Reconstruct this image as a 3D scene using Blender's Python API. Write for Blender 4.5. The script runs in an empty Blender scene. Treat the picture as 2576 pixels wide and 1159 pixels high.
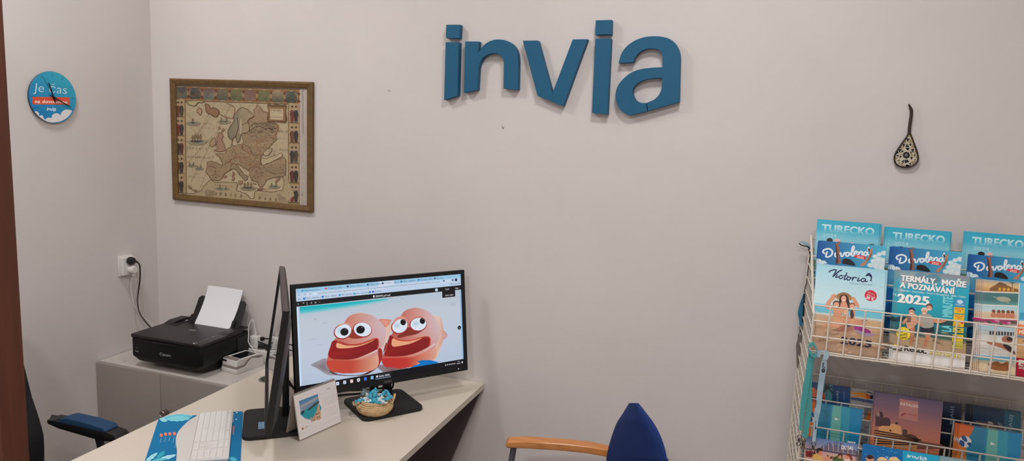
import bpy, bmesh, math, random
from mathutils import Vector, Matrix
random.seed(7)
C = bpy.context.scene.collection
R = math.radians
PI = math.pi

# ------------------------------------------------------------------ camera model (2576 x 1159 photograph)
F_PX, PITCH, YAW, ROLL = 1782.88, R(8.3766), R(18.4756), R(2.48685)
HC = 1.868
CAM = Vector((0, 0, HC))
_f = Vector((-math.sin(YAW)*math.cos(PITCH), math.cos(YAW)*math.cos(PITCH), -math.sin(PITCH)))
_r = Vector((math.cos(YAW), math.sin(YAW), 0))
_u = _r.cross(_f)
CR_, CU_ = math.cos(ROLL)*_r + math.sin(ROLL)*_u, -math.sin(ROLL)*_r + math.cos(ROLL)*_u
WALL = 2.816      # back wall
LEFT = -2.857     # left wall
DESK = 0.74       # desk top
CAB = 0.684       # cabinet top

def sight(px, py):
    return (px-1288)/F_PX*CR_ - (py-579.5)/F_PX*CU_ + _f
def at(px, py, axis, val):
    d = sight(px, py); t = (val-CAM[axis])/d[axis]
    return CAM + t*d

class Plane:
    """a real plane in the room: origin, two unit axes, normal; uv() measures where a traced photo point lies on it"""
    def __init__(s, O, U, V, N=None):
        s.O, s.U, s.V = Vector(O), Vector(U).normalized(), Vector(V).normalized()
        s.N = Vector(N).normalized() if N is not None else s.U.cross(s.V).normalized()
    def uv(s, px, py):
        n = s.U.cross(s.V); d = sight(px, py); t = (s.O-CAM).dot(n)/d.dot(n); p = CAM + t*d - s.O
        return (p.dot(s.U), p.dot(s.V))
    def pt(s, u, v, n=0.0):
        return s.O + s.U*u + s.V*v + s.N*n
def crop(x0, y0, k): return lambda X, Y: (x0+X/k, y0+Y/k)

# ------------------------------------------------------------------ colour and materials
def lin(c):
    return tuple((x/255/12.92 if x/255 <= .04045 else ((x/255+.055)/1.055)**2.4) for x in c[:3])
def nodes(name):
    m = bpy.data.materials.new(name); m.use_nodes = True
    nt = m.node_tree; return m, nt, nt.nodes['Principled BSDF']
def L(nt, a, b): nt.links.new(a, b)
_mc = {}
def mat(name, rgb, rough=.5, metal=0., bump=0., bscale=200., var=0., vscale=6., coat=0., spec=.5, sheen=0., alb=None):
    if name in _mc: return _mc[name]
    m, nt, p = nodes(name)
    col = alb if alb else lin(rgb)
    p.inputs['Base Color'].default_value = (*col, 1); p.inputs['Roughness'].default_value = rough
    p.inputs['Metallic'].default_value = metal; p.inputs['Coat Weight'].default_value = coat
    p.inputs['Specular IOR Level'].default_value = spec; p.inputs['Sheen Weight'].default_value = sheen
    tc = nt.nodes.new('ShaderNodeTexCoord')
    if var > 0:
        n = nt.nodes.new('ShaderNodeTexNoise'); n.inputs['Scale'].default_value = vscale; n.inputs['Detail'].default_value = 6
        L(nt, tc.outputs['Object'], n.inputs['Vector'])
        r = nt.nodes.new('ShaderNodeValToRGB')
        r.color_ramp.elements[0].position = .3; r.color_ramp.elements[1].position = .7
        r.color_ramp.elements[0].color = (*[x*(1-var) for x in col], 1); r.color_ramp.elements[1].color = (*[min(1, x*(1+var)) for x in col], 1)
        L(nt, n.outputs['Fac'], r.inputs['Fac']); L(nt, r.outputs['Color'], p.inputs['Base Color'])
    if bump > 0:
        n = nt.nodes.new('ShaderNodeTexNoise'); n.inputs['Scale'].default_value = bscale; n.inputs['Detail'].default_value = 4
        L(nt, tc.outputs['Object'], n.inputs['Vector'])
        b = nt.nodes.new('ShaderNodeBump'); b.inputs['Strength'].default_value = bump; b.inputs['Distance'].default_value = .002
        L(nt, n.outputs['Fac'], b.inputs['Height']); L(nt, b.outputs['Normal'], p.inputs['Normal'])
    _mc[name] = m; return m
def wood(name, c1, c2, rough=.35, axis=0, stretch=14.):
    if name in _mc: return _mc[name]
    m, nt, p = nodes(name)
    tc = nt.nodes.new('ShaderNodeTexCoord'); mp = nt.nodes.new('ShaderNodeMapping')
    sc = [60., 60., 60.]; sc[axis] = 60./stretch; mp.inputs['Scale'].default_value = sc
    n = nt.nodes.new('ShaderNodeTexNoise'); n.inputs['Scale'].default_value = 1.2; n.inputs['Detail'].default_value = 8; n.inputs['Distortion'].default_value = .6
    r = nt.nodes.new('ShaderNodeValToRGB'); r.color_ramp.elements[0].position = .32; r.color_ramp.elements[1].position = .7
    r.color_ramp.elements[0].color = (*lin(c1), 1); r.color_ramp.elements[1].color = (*lin(c2), 1)
    L(nt, tc.outputs['Object'], mp.inputs['Vector']); L(nt, mp.outputs['Vector'], n.inputs['Vector'])
    L(nt, n.outputs['Fac'], r.inputs['Fac']); L(nt, r.outputs['Color'], p.inputs['Base Color']); p.inputs['Roughness'].default_value = rough
    _mc[name] = m; return m
GAIN = 1.45
def printed(name, rough=.38, coat=0., mottle=.03, mscale=240.):
    """ink on paper: the colours of the print come from the mesh's own colour attribute, with a fine mottling"""
    if name in _mc: return _mc[name]
    m, nt, p = nodes(name)
    a = nt.nodes.new('ShaderNodeVertexColor'); a.layer_name = 'Col'
    tc = nt.nodes.new('ShaderNodeTexCoord'); n = nt.nodes.new('ShaderNodeTexNoise'); n.inputs['Scale'].default_value = mscale; n.inputs['Detail'].default_value = 5
    mr = nt.nodes.new('ShaderNodeMapRange'); mr.inputs['From Min'].default_value = .3; mr.inputs['From Max'].default_value = .7
    mr.inputs['To Min'].default_value = 1-mottle; mr.inputs['To Max'].default_value = 1+mottle
    vm = nt.nodes.new('ShaderNodeVectorMath'); vm.operation = 'SCALE'
    L(nt, tc.outputs['Object'], n.inputs['Vector']); L(nt, n.outputs['Fac'], mr.inputs['Value'])
    L(nt, a.outputs['Color'], vm.inputs[0]); L(nt, mr.outputs['Result'], vm.inputs['Scale']); L(nt, vm.outputs['Vector'], p.inputs['Base Color'])
    p.inputs['Roughness'].default_value = rough; p.inputs['Coat Weight'].default_value = coat; p.inputs['Coat Roughness'].default_value = .12
    _mc[name] = m; return m
def screen_material():
    m, nt, p = nodes('lit_screen')
    a = nt.nodes.new('ShaderNodeVertexColor'); a.layer_name = 'Col'
    p.inputs['Base Color'].default_value = (.004, .004, .005, 1); p.inputs['Roughness'].default_value = .35
    L(nt, a.outputs['Color'], p.inputs['Emission Color']); p.inputs['Emission Strength'].default_value = 1.0
    return m

# ------------------------------------------------------------------ objects
def tag(o, label=None, cat=None, group=None, kind=None):
    if label: o['label'] = label
    if cat: o['category'] = cat
    if group: o['group'] = group
    if kind: o['kind'] = kind
    return o
def thing(name, loc, label, cat, group=None):
    o = bpy.data.objects.new(name, None); o.empty_display_size = .05; C.objects.link(o); o.location = loc
    return tag(o, label, cat, group)
_world = {}
def wloc(o): return _world.get(o.name, Vector(o.location))
def copy_tree(o, loc, label=None, group=None):
    c = o.copy(); C.objects.link(c); c.location = loc
    if label: c['label'] = label
    if group: c['group'] = group
    for ch in list(o.children):
        d = ch.copy(); C.objects.link(d); d.parent = c
        for g in list(ch.children):
            e = g.copy(); C.objects.link(e); e.parent = d
    return c

class Frame:
    def __init__(s, O=(0, 0, 0), yaw=0., X=None, Y=None, Z=None):
        s.O = Vector(O)
        if X is None:
            s.X, s.Y, s.Z = Vector((math.cos(yaw), math.sin(yaw), 0)), Vector((-math.sin(yaw), math.cos(yaw), 0)), Vector((0, 0, 1))
        else:
            s.X, s.Y, s.Z = Vector(X).normalized(), Vector(Y).normalized(), Vector(Z).normalized()
    def __call__(s, p): return s.O + s.X*p[0] + s.Y*p[1] + s.Z*p[2]
WORLD = Frame()

class MB:
    def __init__(s, fr=WORLD): s.v, s.f, s.m, s.fr, s.mi = [], [], [], fr, 0
    def add(s, pts, faces):
        b = len(s.v); s.v += [s.fr(p) for p in pts]
        for f in faces: s.f.append([b+i for i in f]); s.m.append(s.mi)
        return s
    def box(s, x0, x1, y0, y1, z0, z1):
        return s.add([(x0,y0,z0),(x1,y0,z0),(x1,y1,z0),(x0,y1,z0),(x0,y0,z1),(x1,y0,z1),(x1,y1,z1),(x0,y1,z1)],
                     [(3,2,1,0),(4,5,6,7),(0,1,5,4),(1,2,6,5),(2,3,7,6),(3,0,4,7)])
    def prism(s, poly, c0, c1, axes='xyz'):
        """poly in the first two named axes, extruded along the third"""
        ar = sum(poly[i][0]*poly[(i+1) % len(poly)][1]-poly[(i+1) % len(poly)][0]*poly[i][1] for i in range(len(poly)))
        if ar < 0: poly = poly[::-1]
        ix = {'x': 0, 'y': 1, 'z': 2}
        def P(a, b, c):
            q = [0, 0, 0]; q[ix[axes[0]]] = a; q[ix[axes[1]]] = b; q[ix[axes[2]]] = c; return q
        n = len(poly); flip = axes in ('xzy', 'yxz', 'zyx')
        pts = [P(a, b, c0) for a, b in poly]+[P(a, b, c1) for a, b in poly]
        fs = [list(range(n))[::-1], list(range(n, 2*n))]+[[i, (i+1) % n, n+(i+1) % n, n+i] for i in range(n)]
        if (c1 < c0) != flip: fs = [f[::-1] for f in fs]
        return s.add(pts, fs)
    def tube(s, path, r, n=8, closed=False, cap=True):
        P = [Vector(p) for p in path]; k = len(P); rs = r if isinstance(r, (list, tuple)) else [r]*k
        T = []
        for i in range(k):
            a = P[(i-1) % k] if (closed or i > 0) else P[i]; b = P[(i+1) % k] if (closed or i < k-1) else P[i]
            t = (b-a); T.append(t.normalized() if t.length > 1e-9 else Vector((0, 0, 1)))
        ref = Vector((0, 0, 1)) if abs(T[0].z) < .9 else Vector((1, 0, 0))
        nrm = T[0].cross(ref).normalized(); pts = []
        for i in range(k):
            nrm = (nrm-T[i]*nrm.dot(T[i])).normalized(); bi = T[i].cross(nrm)
            for j in range(n):
                a = 2*PI*j/n; pts.append(P[i]+(nrm*math.cos(a)+bi*math.sin(a))*rs[i])
        fs = []
        for i in range(k if closed else k-1):
            for j in range(n):
                a, b = i*n+j, i*n+(j+1) % n; c, d = ((i+1) % k)*n+(j+1) % n, ((i+1) % k)*n+j
                fs.append((a, b, c, d))
        if cap and not closed: fs.append(list(range(n))[::-1]); fs.append(list(range((k-1)*n, k*n)))
        return s.add(pts, fs)
    def rod(s, a, b, r, n=6): return s.tube([a, b], r, n)
    def lathe(s, prof, c=(0, 0, 0), n=32, axis='z'):
        pts, fs = [], []
        for r, h in prof:
            for j in range(n):
                a = 2*PI*j/n; q = (r*math.cos(a), r*math.sin(a), h)
                if axis == 'x': q = (q[2], q[0], q[1])
                if axis == 'y': q = (q[1], q[2], q[0])
                pts.append((c[0]+q[0], c[1]+q[1], c[2]+q[2]))
        for i in range(len(prof)-1):
            for j in range(n): fs.append((i*n+j, i*n+(j+1) % n, (i+1)*n+(j+1) % n, (i+1)*n+j))
        if prof[0][0] > 1e-6: fs.append(list(range(n))[::-1])
        if prof[-1][0] > 1e-6: fs.append(list(range((len(prof)-1)*n, len(prof)*n)))
        return s.add(pts, fs)
    def ball(s, c, rx, ry=None, rz=None, n=16, m=10):
        ry = rx if ry is None else ry; rz = rx if rz is None else rz
        pts = [(c[0], c[1], c[2]-rz)]; fs = []
        for i in range(1, m):
            t = -PI/2+PI*i/m
            for j in range(n): pts.append((c[0]+rx*math.cos(t)*math.cos(2*PI*j/n), c[1]+ry*math.cos(t)*math.sin(2*PI*j/n), c[2]+rz*math.sin(t)))
        pts.append((c[0], c[1], c[2]+rz)); e = len(pts)-1
        for j in range(n):
            fs.append((0, 1+(j+1) % n, 1+j)); fs.append((e, e-n+j, e-n+(j+1) % n))
            for i in range(m-2): a = 1+i*n; fs.append((a+j, a+(j+1) % n, a+n+(j+1) % n, a+n+j))
        return s.add(pts, fs)
    def loft(s, rings, cap=True):
        n = len(rings[0]); pts = [p for r in rings for p in r]; fs = []
        for i in range(len(rings)-1):
            for j in range(n): fs.append((i*n+j, i*n+(j+1) % n, (i+1)*n+(j+1) % n, (i+1)*n+j))
        if cap: fs.append(list(range(n))[::-1]); fs.append(list(range((len(rings)-1)*n, len(rings)*n)))
        return s.add(pts, fs)
    def sheet(s, fn, nu, nv, thick=None):
        """surface fn(u,v)->(point) on a grid; thick: fn gives (front, back) and the rim is closed"""
        W = nu+1
        if thick is None:
            pts = [fn(i/nu, j/nv) for j in range(nv+1) for i in range(W)]
            return s.add(pts, [(j*W+i, j*W+i+1, (j+1)*W+i+1, (j+1)*W+i) for j in range(nv) for i in range(nu)])
        A = [fn(i/nu, j/nv)[0] for j in range(nv+1) for i in range(W)]; B = [fn(i/nu, j/nv)[1] for j in range(nv+1) for i in range(W)]
        k = len(A); fs = []
        for j in range(nv):
            for i in range(nu):
                q = (j*W+i, j*W+i+1, (j+1)*W+i+1, (j+1)*W+i); fs.append(q); fs.append(tuple(k+x for x in q[::-1]))
        rim = [i for i in range(W)]+[j*W+nu for j in range(1, nv+1)]+[nv*W+i for i in range(nu-1, -1, -1)]+[j*W for j in range(nv-1, 0, -1)]
        for a, b in zip(rim, rim[1:]+rim[:1]): fs.append((b, a, k+a, k+b))
        return s.add(A+B, fs)
    def build(s, name, mats, parent=None, loc=None, bevel=0., seg=2, ang=35, smooth=True, fix=True):
        org = wloc(parent) if parent is not None else Vector(loc if loc is not None else (0, 0, 0))
        me = bpy.data.meshes.new(name); me.from_pydata([tuple(p-org) for p in s.v], [], s.f)
        ms = mats if isinstance(mats, (list, tuple)) else [mats]
        for m in ms: me.materials.append(m)
        me.polygons.foreach_set('material_index', s.m); me.update()
        bm = bmesh.new(); bm.from_mesh(me)
        if fix: bmesh.ops.recalc_face_normals(bm, faces=bm.faces)
        if bevel > 0:
            ed = [e for e in bm.edges if len(e.link_faces) == 2 and e.calc_face_angle(0) > R(ang)]
            bmesh.ops.bevel(bm, geom=ed, offset=bevel, offset_type='OFFSET', segments=seg, profile=.6, affect='EDGES', clamp_overlap=True)
        if smooth:
            for f in bm.faces: f.smooth = True
            for e in bm.edges: e.smooth = not (len(e.link_faces) == 2 and e.calc_face_angle(0) > R(ang))
        bm.to_mesh(me); bm.free()
        o = bpy.data.objects.new(name, me); C.objects.link(o)
        if parent is not None:
            o.parent = parent; _world[o.name] = org
        else: o.location = org
        return o

def cr(pts, n=6, closed=False):
    """Catmull-Rom through the points"""
    k = len(pts); out = []; D = len(pts[0])
    for i in range(k if closed else k-1):
        p0 = pts[(i-1) % k] if (closed or i > 0) else pts[0]; p1 = pts[i]; p2 = pts[(i+1) % k]
        p3 = pts[(i+2) % k] if (closed or i < k-2) else pts[-1]
        for j in range(n):
            t = j/n; t2, t3 = t*t, t*t*t
            out.append(tuple(.5*(2*p1[d]+(p2[d]-p0[d])*t+(2*p0[d]-5*p1[d]+4*p2[d]-p3[d])*t2+(3*p1[d]-p0[d]-3*p2[d]+p3[d])*t3) for d in range(D)))
    if not closed: out.append(tuple(pts[-1]))
    return out

# ------------------------------------------------------------------ lettering
_tc = {}
def glyphs(body, offset=0., shear=0., space=1.):
    key = (body, offset, shear, space)
    if key not in _tc:
        cu = bpy.data.curves.new('lettering', 'FONT'); cu.body = body; cu.size = 1; cu.offset = offset; cu.shear = shear; cu.space_character = space
        cu.resolution_u = 4; cu.fill_mode = 'FRONT' if hasattr(cu, 'fill_mode') else cu.fill_mode
        ob = bpy.data.objects.new('lettering', cu); C.objects.link(ob)
        dg = bpy.context.evaluated_depsgraph_get(); ev = ob.evaluated_get(dg); me = ev.to_mesh()
        vs = [(v.co.x, v.co.y) for v in me.vertices]; fs = [list(p.vertices) for p in me.polygons]
        ev.to_mesh_clear(); bpy.data.objects.remove(ob); bpy.data.curves.remove(cu)
        _tc[key] = (vs, fs)
    return _tc[key]

class Art:
    """flat printed picture on a Plane, drawn back to front in thin layers; coordinates are photo-crop coordinates through `cr`, or plane metres if cr is None"""
    DZ = 1e-5
    def __init__(s, plane, cr=None, gain=None):
        s.p, s.cr, s.gain = plane, cr, GAIN if gain is None else gain
        s.v, s.f, s.c, s.n, s.sub = [], [], [], 0, 0
        s.hold = False; s.base = 0.0
    def to(s, X, Y): return s.p.uv(*s.cr(X, Y)) if s.cr else (X, Y)
    def ink(s, c): return tuple(min(1., x*s.gain) for x in lin(c))
    def up(s):
        if s.hold: s.sub = (s.sub+1) % 8
        else: s.n += 1; s.sub = 0
    def raw(s, uv, faces, cols, rise=0.):
        b = len(s.v); z = s.base + (s.n+s.sub*.24)*s.DZ; k = max(1, len(uv)-1)
        s.v += [(u, v, z+rise*s.DZ*i/k) for i, (u, v) in enumerate(uv)]; s.c += cols
        for f in faces:
            ar = sum(uv[f[i]][0]*uv[f[(i+1) % len(f)]][1]-uv[f[(i+1) % len(f)]][0]*uv[f[i]][1] for i in range(len(f)))
            if ar < 0: f = f[::-1]
            s.f.append([b+i for i in f])
    def poly(s, pts, col, sm=0):
        s.up()
        if sm: pts = cr(pts, sm, True)
        cs = [s.ink(col(X, Y) if callable(col) else col) for X, Y in pts]
        s.raw([s.to(*p) for p in pts], [list(range(len(pts)))], cs); return s
    def fan(s, pts, cin, cout, sm=0, ctr=None):
        """radial gradient: cin in the middle, cout at the rim"""
        s.up()
        if sm: pts = cr(pts, sm, True)
        n = len(pts); c = ctr or (sum(p[0] for p in pts)/n, sum(p[1] for p in pts)/n)
        s.raw([s.to(*p) for p in pts]+[s.to(*c)], [[i, (i+1) % n, n] for i in range(n)], [s.ink(cout)]*n+[s.ink(cin)]); return s
    def grad(s, quad, stops):
        """quad TL,TR,BR,BL; stops [(t,colour)] from top to bottom"""
        s.up(); tl, tr, br, bl = quad; uv, cs, fs = [], [], []
        for t, c in stops:
            uv += [s.to(tl[0]+(bl[0]-tl[0])*t, tl[1]+(bl[1]-tl[1])*t), s.to(tr[0]+(br[0]-tr[0])*t, tr[1]+(br[1]-tr[1])*t)]; cs += [s.ink(c)]*2
        for i in range(len(stops)-1): fs.append([2*i, 2*i+1, 2*i+3, 2*i+2])
        s.raw(uv, fs, cs); return s
    def rect(s, x0, y0, x1, y1, col): return s.poly([(x0, y0), (x1, y0), (x1, y1), (x0, y1)], col)
    def ell(s, cx, cy, rx, ry=None, col=(0, 0, 0), rot=0., n=28, rim=None, a0=0, a1=360):
        ry = rx if ry is None else ry; ca, sa = math.cos(R(rot)), math.sin(R(rot)); pts = []
        for i in range(n if a1-a0 == 360 else n+1):
            a = R(a0+(a1-a0)*i/n); x, y = rx*math.cos(a), ry*math.sin(a); pts.append((cx+x*ca-y*sa, cy+x*sa+y*ca))
        if rim: return s.fan(pts, col, rim)
        return s.poly(pts, col)
    def line(s, pts, w, col, sm=0, closed=False, taper=False):
        """stroke; w in the same units as the points, measured before mapping; col may be a function of (X, Y)"""
        if len(pts) < 2: return s
        s.up()
        if sm: pts = cr(pts, sm, closed)
        k = len(pts); uv, cs, fs = [], [], []
        for i in range(k):
            a = pts[(i-1) % k] if (closed or i > 0) else pts[i]; b = pts[(i+1) % k] if (closed or i < k-1) else pts[i]
            dx, dy = b[0]-a[0], b[1]-a[1]; l = math.hypot(dx, dy) or 1; h = w/2*((1-abs(2*i/max(1, k-1)-1)**2*.85) if taper else 1)
            uv += [s.to(pts[i][0]-dy/l*h, pts[i][1]+dx/l*h), s.to(pts[i][0]+dy/l*h, pts[i][1]-dx/l*h)]
            cs += [s.ink(col(*pts[i]) if callable(col) else col)]*2
        for i in range(k if closed else k-1): j = (i+1) % k; fs.append([2*i, 2*i+1, 2*j+1, 2*j])
        if not closed and not taper:      # round ends
            for e, (p, q_) in enumerate(((pts[0], pts[1]), (pts[-1], pts[-2]))):
                t0 = math.atan2(p[1]-q_[1], p[0]-q_[0]); b = len(uv)
                arc = [(p[0]+w/2*math.cos(t0+R(t)), p[1]+w/2*math.sin(t0+R(t))) for t in (-90, -45, 0, 45, 90)]
                if e == 0: uv = [s.to(*a) for a in arc]+uv; cs = [s.ink(col(*p) if callable(col) else col)]*5+cs; fs = [[0, 1, 2, 3, 4]]+[[i+5 for i in f] for f in fs]
                else: uv += [s.to(*a) for a in arc]; cs += [s.ink(col(*p) if callable(col) else col)]*5; fs.append([b, b+1, b+2, b+3, b+4])
        s.raw(uv, fs, cs, rise=.9 if k > 8 else 0.)
        return s
    def dash(s, pts, w, col): return s.line(pts, w, col)
    def text(s, body, p0, p1, h, col, bold=0., shear=0., space=1., col2=None):
        """baseline from p0 to p1 (crop units), cap height h (crop units, at right angles); stretched to fit"""
        s.up(); b_ = min(bold, .028); vs, fs = glyphs(body, b_, shear, space+b_*1.6)
        if not vs: return s
        x0 = min(v[0] for v in vs); x1 = max(v[0] for v in vs); W = max(1e-6, x1-x0); H = .72
        dx, dy = p1[0]-p0[0], p1[1]-p0[1]; l = math.hypot(dx, dy)
        nx, ny = (dy/l, -dx/l) if s.cr else (-dy/l, dx/l)
        if len(body) == 1 and l > W/H*h*1.25: dx, dy, l = dx*W/H*h*1.25/l, dy*W/H*h*1.25/l, W/H*h*1.25
        uv, cs = [], []; k1 = s.ink(col); k2 = s.ink(col2) if col2 else k1
        for x, y in vs:
            t, q = (x-x0)/W, y/H; uv.append(s.to(p0[0]+dx*t+nx*h*q, p0[1]+dy*t+ny*h*q)); qq = max(0, min(1, q))
            cs.append(tuple(k2[i]+(k1[i]-k2[i])*qq for i in range(3)))
        s.raw(uv, fs, cs)
        if bold > .03:      # extra heavy faces: the same outline set again a hair to either side
            e = (bold-.026)*h*1.15; h0 = s.hold; s.hold = False
            for k_ in (-1, 1):
                ex, ey = dx/l*e*k_, dy/l*e*k_
                s.text(body, (p0[0]+ex, p0[1]+ey), (p1[0]+ex, p1[1]+ey), h, col, .028, shear, space, col2)
            s.hold = h0
        return s
    def merge(s, mb, name, mats, parent=None, loc=None, **k):
        return s.build(name, mats, parent, loc, block=mb, **k)
    def build(s, name, mats, parent=None, loc=None, block=None, block_col=(225, 222, 216)):
        org = wloc(parent) if parent is not None else Vector(loc if loc is not None else (0, 0, 0))
        vs = [s.p.pt(u, v, n)-org for u, v, n in s.v]; fs = [list(f) for f in s.f]; cs = list(s.c)
        if block:
            b = len(vs); vs += [p-org for p in block.v]; fs += [[b+i for i in f] for f in block.f]; cs += [s.ink(block_col)]*len(block.v)
        me = bpy.data.meshes.new(name); me.from_pydata([tuple(p) for p in vs], [], fs); me.materials.append(mats)
        at_ = me.color_attributes.new('Col', 'FLOAT_COLOR', 'POINT')
        flat = []
        for c in cs: flat += [c[0], c[1], c[2], 1.0]
        at_.data.foreach_set('color', flat); me.update()
        o = bpy.data.objects.new(name, me); C.objects.link(o)
        if parent is not None: o.parent = parent; _world[o.name] = org
        else: o.location = org
        return o
def wob(pts, a, seed=1):
    rd = random.Random(seed); return [(x+rd.uniform(-a, a), y+rd.uniform(-a, a)) for x, y in pts]
def mixc(a, b, t): return tuple(a[i]+(b[i]-a[i])*t for i in range(3))
# ================================================================== setting
m_wall = mat('plaster_wall', (216, 209, 206), rough=.85, bump=.13, bscale=170, var=.025, vscale=2.5, spec=.2)
m_ceil = mat('ceiling_white', (232, 228, 222), rough=.9)
m_floor = wood('floor_laminate', (134, 122, 112), (160, 148, 136), rough=.4, axis=1)
def struct(name, mb, m, **k): return tag(mb.build(name, m, **k), kind='structure')
X1, Y0, ZC = 2.3, -2.3, 3.44
struct('wall_back', MB().box(LEFT-.15, X1+.15, WALL, WALL+.15, 0, ZC), m_wall, smooth=False)
struct('wall_left', MB().box(LEFT-.15, LEFT, Y0-.15, WALL, 0, ZC), m_wall, smooth=False)
struct('wall_right', MB().box(X1, X1+.15, Y0-.15, WALL, 0, ZC), m_wall, smooth=False)
struct('wall_front', MB().box(LEFT, X1, Y0-.15, Y0, 0, ZC), m_wall, smooth=False)
struct('floor', MB().box(LEFT-.15, X1+.15, Y0-.15, WALL+.15, -.1, 0), m_floor, smooth=False)
struct('ceiling', MB().box(LEFT-.15, X1+.15, Y0-.15, WALL+.15, ZC, ZC+.1), m_ceil, smooth=False)
m_door = wood('brown_door_wood', (76, 37, 22), (94, 47, 28), rough=.45, axis=2)
d = thing('door_1', (-.843, .6, 0), 'brown wooden door frame standing in the near corner of the view', 'door'); tag(d, kind='structure')
MB().box(-.862, -.820, .5665, .600, .0, 2.12).build('jamb', m_door, d, bevel=.003)
MB().box(-1.30, -.862, .570, .592, .0, 2.12).build('door_leaf', m_door, d, bevel=.002)

# small marks on the plaster
pw = Plane((0, WALL, 0), (1, 0, 0), (0, 0, 1), (0, -1, 0))
m_scuff = mat('wall_scuff', (98, 90, 84), .9)
def scuff(pts, r): 
    tag(MB().tube([pw.pt(*pw.uv(*p), .0004) for p in pts], r, 5).build('trim_1', m_scuff), kind='structure')
scuff([(1263, 316), (1264, 321), (1267, 324)], .0011); scuff([(1268, 318), (1266, 324)], .0008)
scuff([(976, 226), (979, 229), (982, 229)], .0009)
m_crack = m_wall
tag(MB().tube([pw.pt(*pw.uv(*p), -.0012) for p in cr([(1696, 288), (1745, 296), (1800, 312), (1845, 328), (1890, 338)], 4)], .0016, 6).build('trim_2', m_crack), kind='structure')

# ================================================================== lamps of the room (ceiling fittings above the frame, plus added unseen fill lamps)
m_lampbody = mat('lamp_housing', (235, 235, 232), .5)
def ceiling_or_fill_lamp(x, y, power, size, col, lab):
    t = thing('ceiling_or_fill_lamp', (x, y, ZC), lab, 'lamp', 'ceiling lamps above the picture')
    MB().lathe([(size*.62, ZC), (size*.62, ZC-.045), (size*.56, ZC-.06), (0.001, ZC-.06)], (x, y, 0), 32).build('lamp_housing', m_lampbody, t)
    li = bpy.data.lights.new('ceiling_or_fill_light', 'AREA'); li.shape = 'DISK'; li.size = size; li.energy = power; li.color = col
    lo = bpy.data.objects.new('lamp_light', li); C.objects.link(lo); lo.location = (0, 0, -.066); lo.parent = t
WARM = (1.0, .987, .985)
ceiling_or_fill_lamp(-2.30, 1.50, 22, .40, WARM, 'round white ceiling lamp above the printer corner')
ceiling_or_fill_lamp(-.16, 1.50, 22, .40, WARM, 'round white ceiling lamp above the gap between desk and rack')
ceiling_or_fill_lamp(.35, -.30, 24, .40, WARM, 'added round white fill lamp over the middle of the room')  # unseen fill lamp, added to brighten the rack and room
ceiling_or_fill_lamp(-.6, -1.2, 43, .40, WARM, 'added round white fill lamp behind the viewer')  # unseen lamp added behind the camera as room fill
w = bpy.data.worlds.new('room_air'); bpy.context.scene.world = w; w.use_nodes = True
w.node_tree.nodes['Background'].inputs[0].default_value = (.8, .85, 1, 1); w.node_tree.nodes['Background'].inputs[1].default_value = .05

# ================================================================== blue wall letters
m_blue = mat('blue_foam', (2, 88, 124), rough=.6, bump=.15, bscale=600)
LD = .032
pl = Plane((0, WALL-LD, 0), (1, 0, 0), (0, 0, 1), (0, -1, 0)); kl = crop(1080, 30, 3.788)
def sp(*p): return list(p)
G = {}   # glyph outlines of the sign, in metres on the wall
def outl(pts): return [pl.uv(*kl(*p)) for p in pts]
G['i1d'] = outl([(160,122),(292,121),(285,251),(157,248)])
G['i1s'] = outl([(155,288),(282,289),(270,797),(140,840)])
G['n'] = outl([(342,281),(471,281),(466,390)]+cr([(466,390),(500,337),(550,292),(610,267),(665,262),(725,270),(782,300),(822,348),(842,405),(848,480)],4)[1:]+[(843,742),(706,730),(710,500)]+cr([(710,500),(700,442),(670,407),(630,394),(580,397),(530,420),(490,465),(468,535)],4)[1:]+[(456,742),(328,770)])
G['v'] = outl([(890,273),(1035,272),(1172,775),(1366,262),(1508,259),(1275,898),(1030,798)])
G['i2d'] = outl([(1585,80),(1738,75),(1735,213),(1580,218)])
G['i2s'] = outl([(1582,255),(1733,253),(1698,978),(1550,963)])
G['a'] = outl([(2083,944),(2383,857)]+cr([(2393,440),(2382,370),(2345,300),(2285,255),(2210,235),(2140,231),(2050,240),(1960,272),(1880,328),(1828,400),(1803,487)],4)+[(1943,480)]
  +cr([(1943,480),(1960,440),(1992,395),(2040,363),(2100,349),(2160,353),(2203,376),(2221,425)],4)[1:]+[(2222,526)]+cr([(2222,526),(2120,531),(2010,546),(1920,580),(1845,640),(1793,710),(1774,780),(1776,830),(1790,880),(1820,930),(1860,966),(1912,985)],4)[1:]+[(2077,946)]
  +[(2067,866)]+cr([(2067,866),(2020,866),(1973,845),(1946,800),(1938,755),(1955,708),(2000,670),(2070,643),(2150,633),(2220,630)],4)[1:]+cr([(2220,630),(2216,715),(2190,785),(2140,835),(2073,864)],4)[1:])
def letter_mesh(keys, name, parent=None):
    mb = MB()
    for k in keys: mb.prism(G[k], WALL-.0015, WALL-LD, 'xzy')
    return mb.build(name, m_blue, parent, loc=None if parent else (sum(p[0] for p in G[keys[0]])/len(G[keys[0]]), WALL, min(p[1] for p in G[keys[0]])), bevel=.0006, seg=1)
def letter_i(d, s_, lab):
    t = thing('wall_letter', (G[s_][3][0], WALL, G[s_][3][1]), lab, 'wall letter', 'blue letters of the wall sign')
    letter_mesh([d], 'dot', t); letter_mesh([s_], 'stem', t)
letter_i('i1d', 'i1s', 'blue wall letter i with slanted foot, at the start of the sign beside the n')
tag(letter_mesh(['n'], 'wall_letter'), 'blue arched wall letter n of the sign', 'wall letter', 'blue letters of the wall sign')
tag(letter_mesh(['v'], 'wall_letter'), 'blue wall letter v with a cut-off lower tip', 'wall letter', 'blue letters of the wall sign')
letter_i('i2d', 'i2s', 'tall blue wall letter i between the v and the a')
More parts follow.
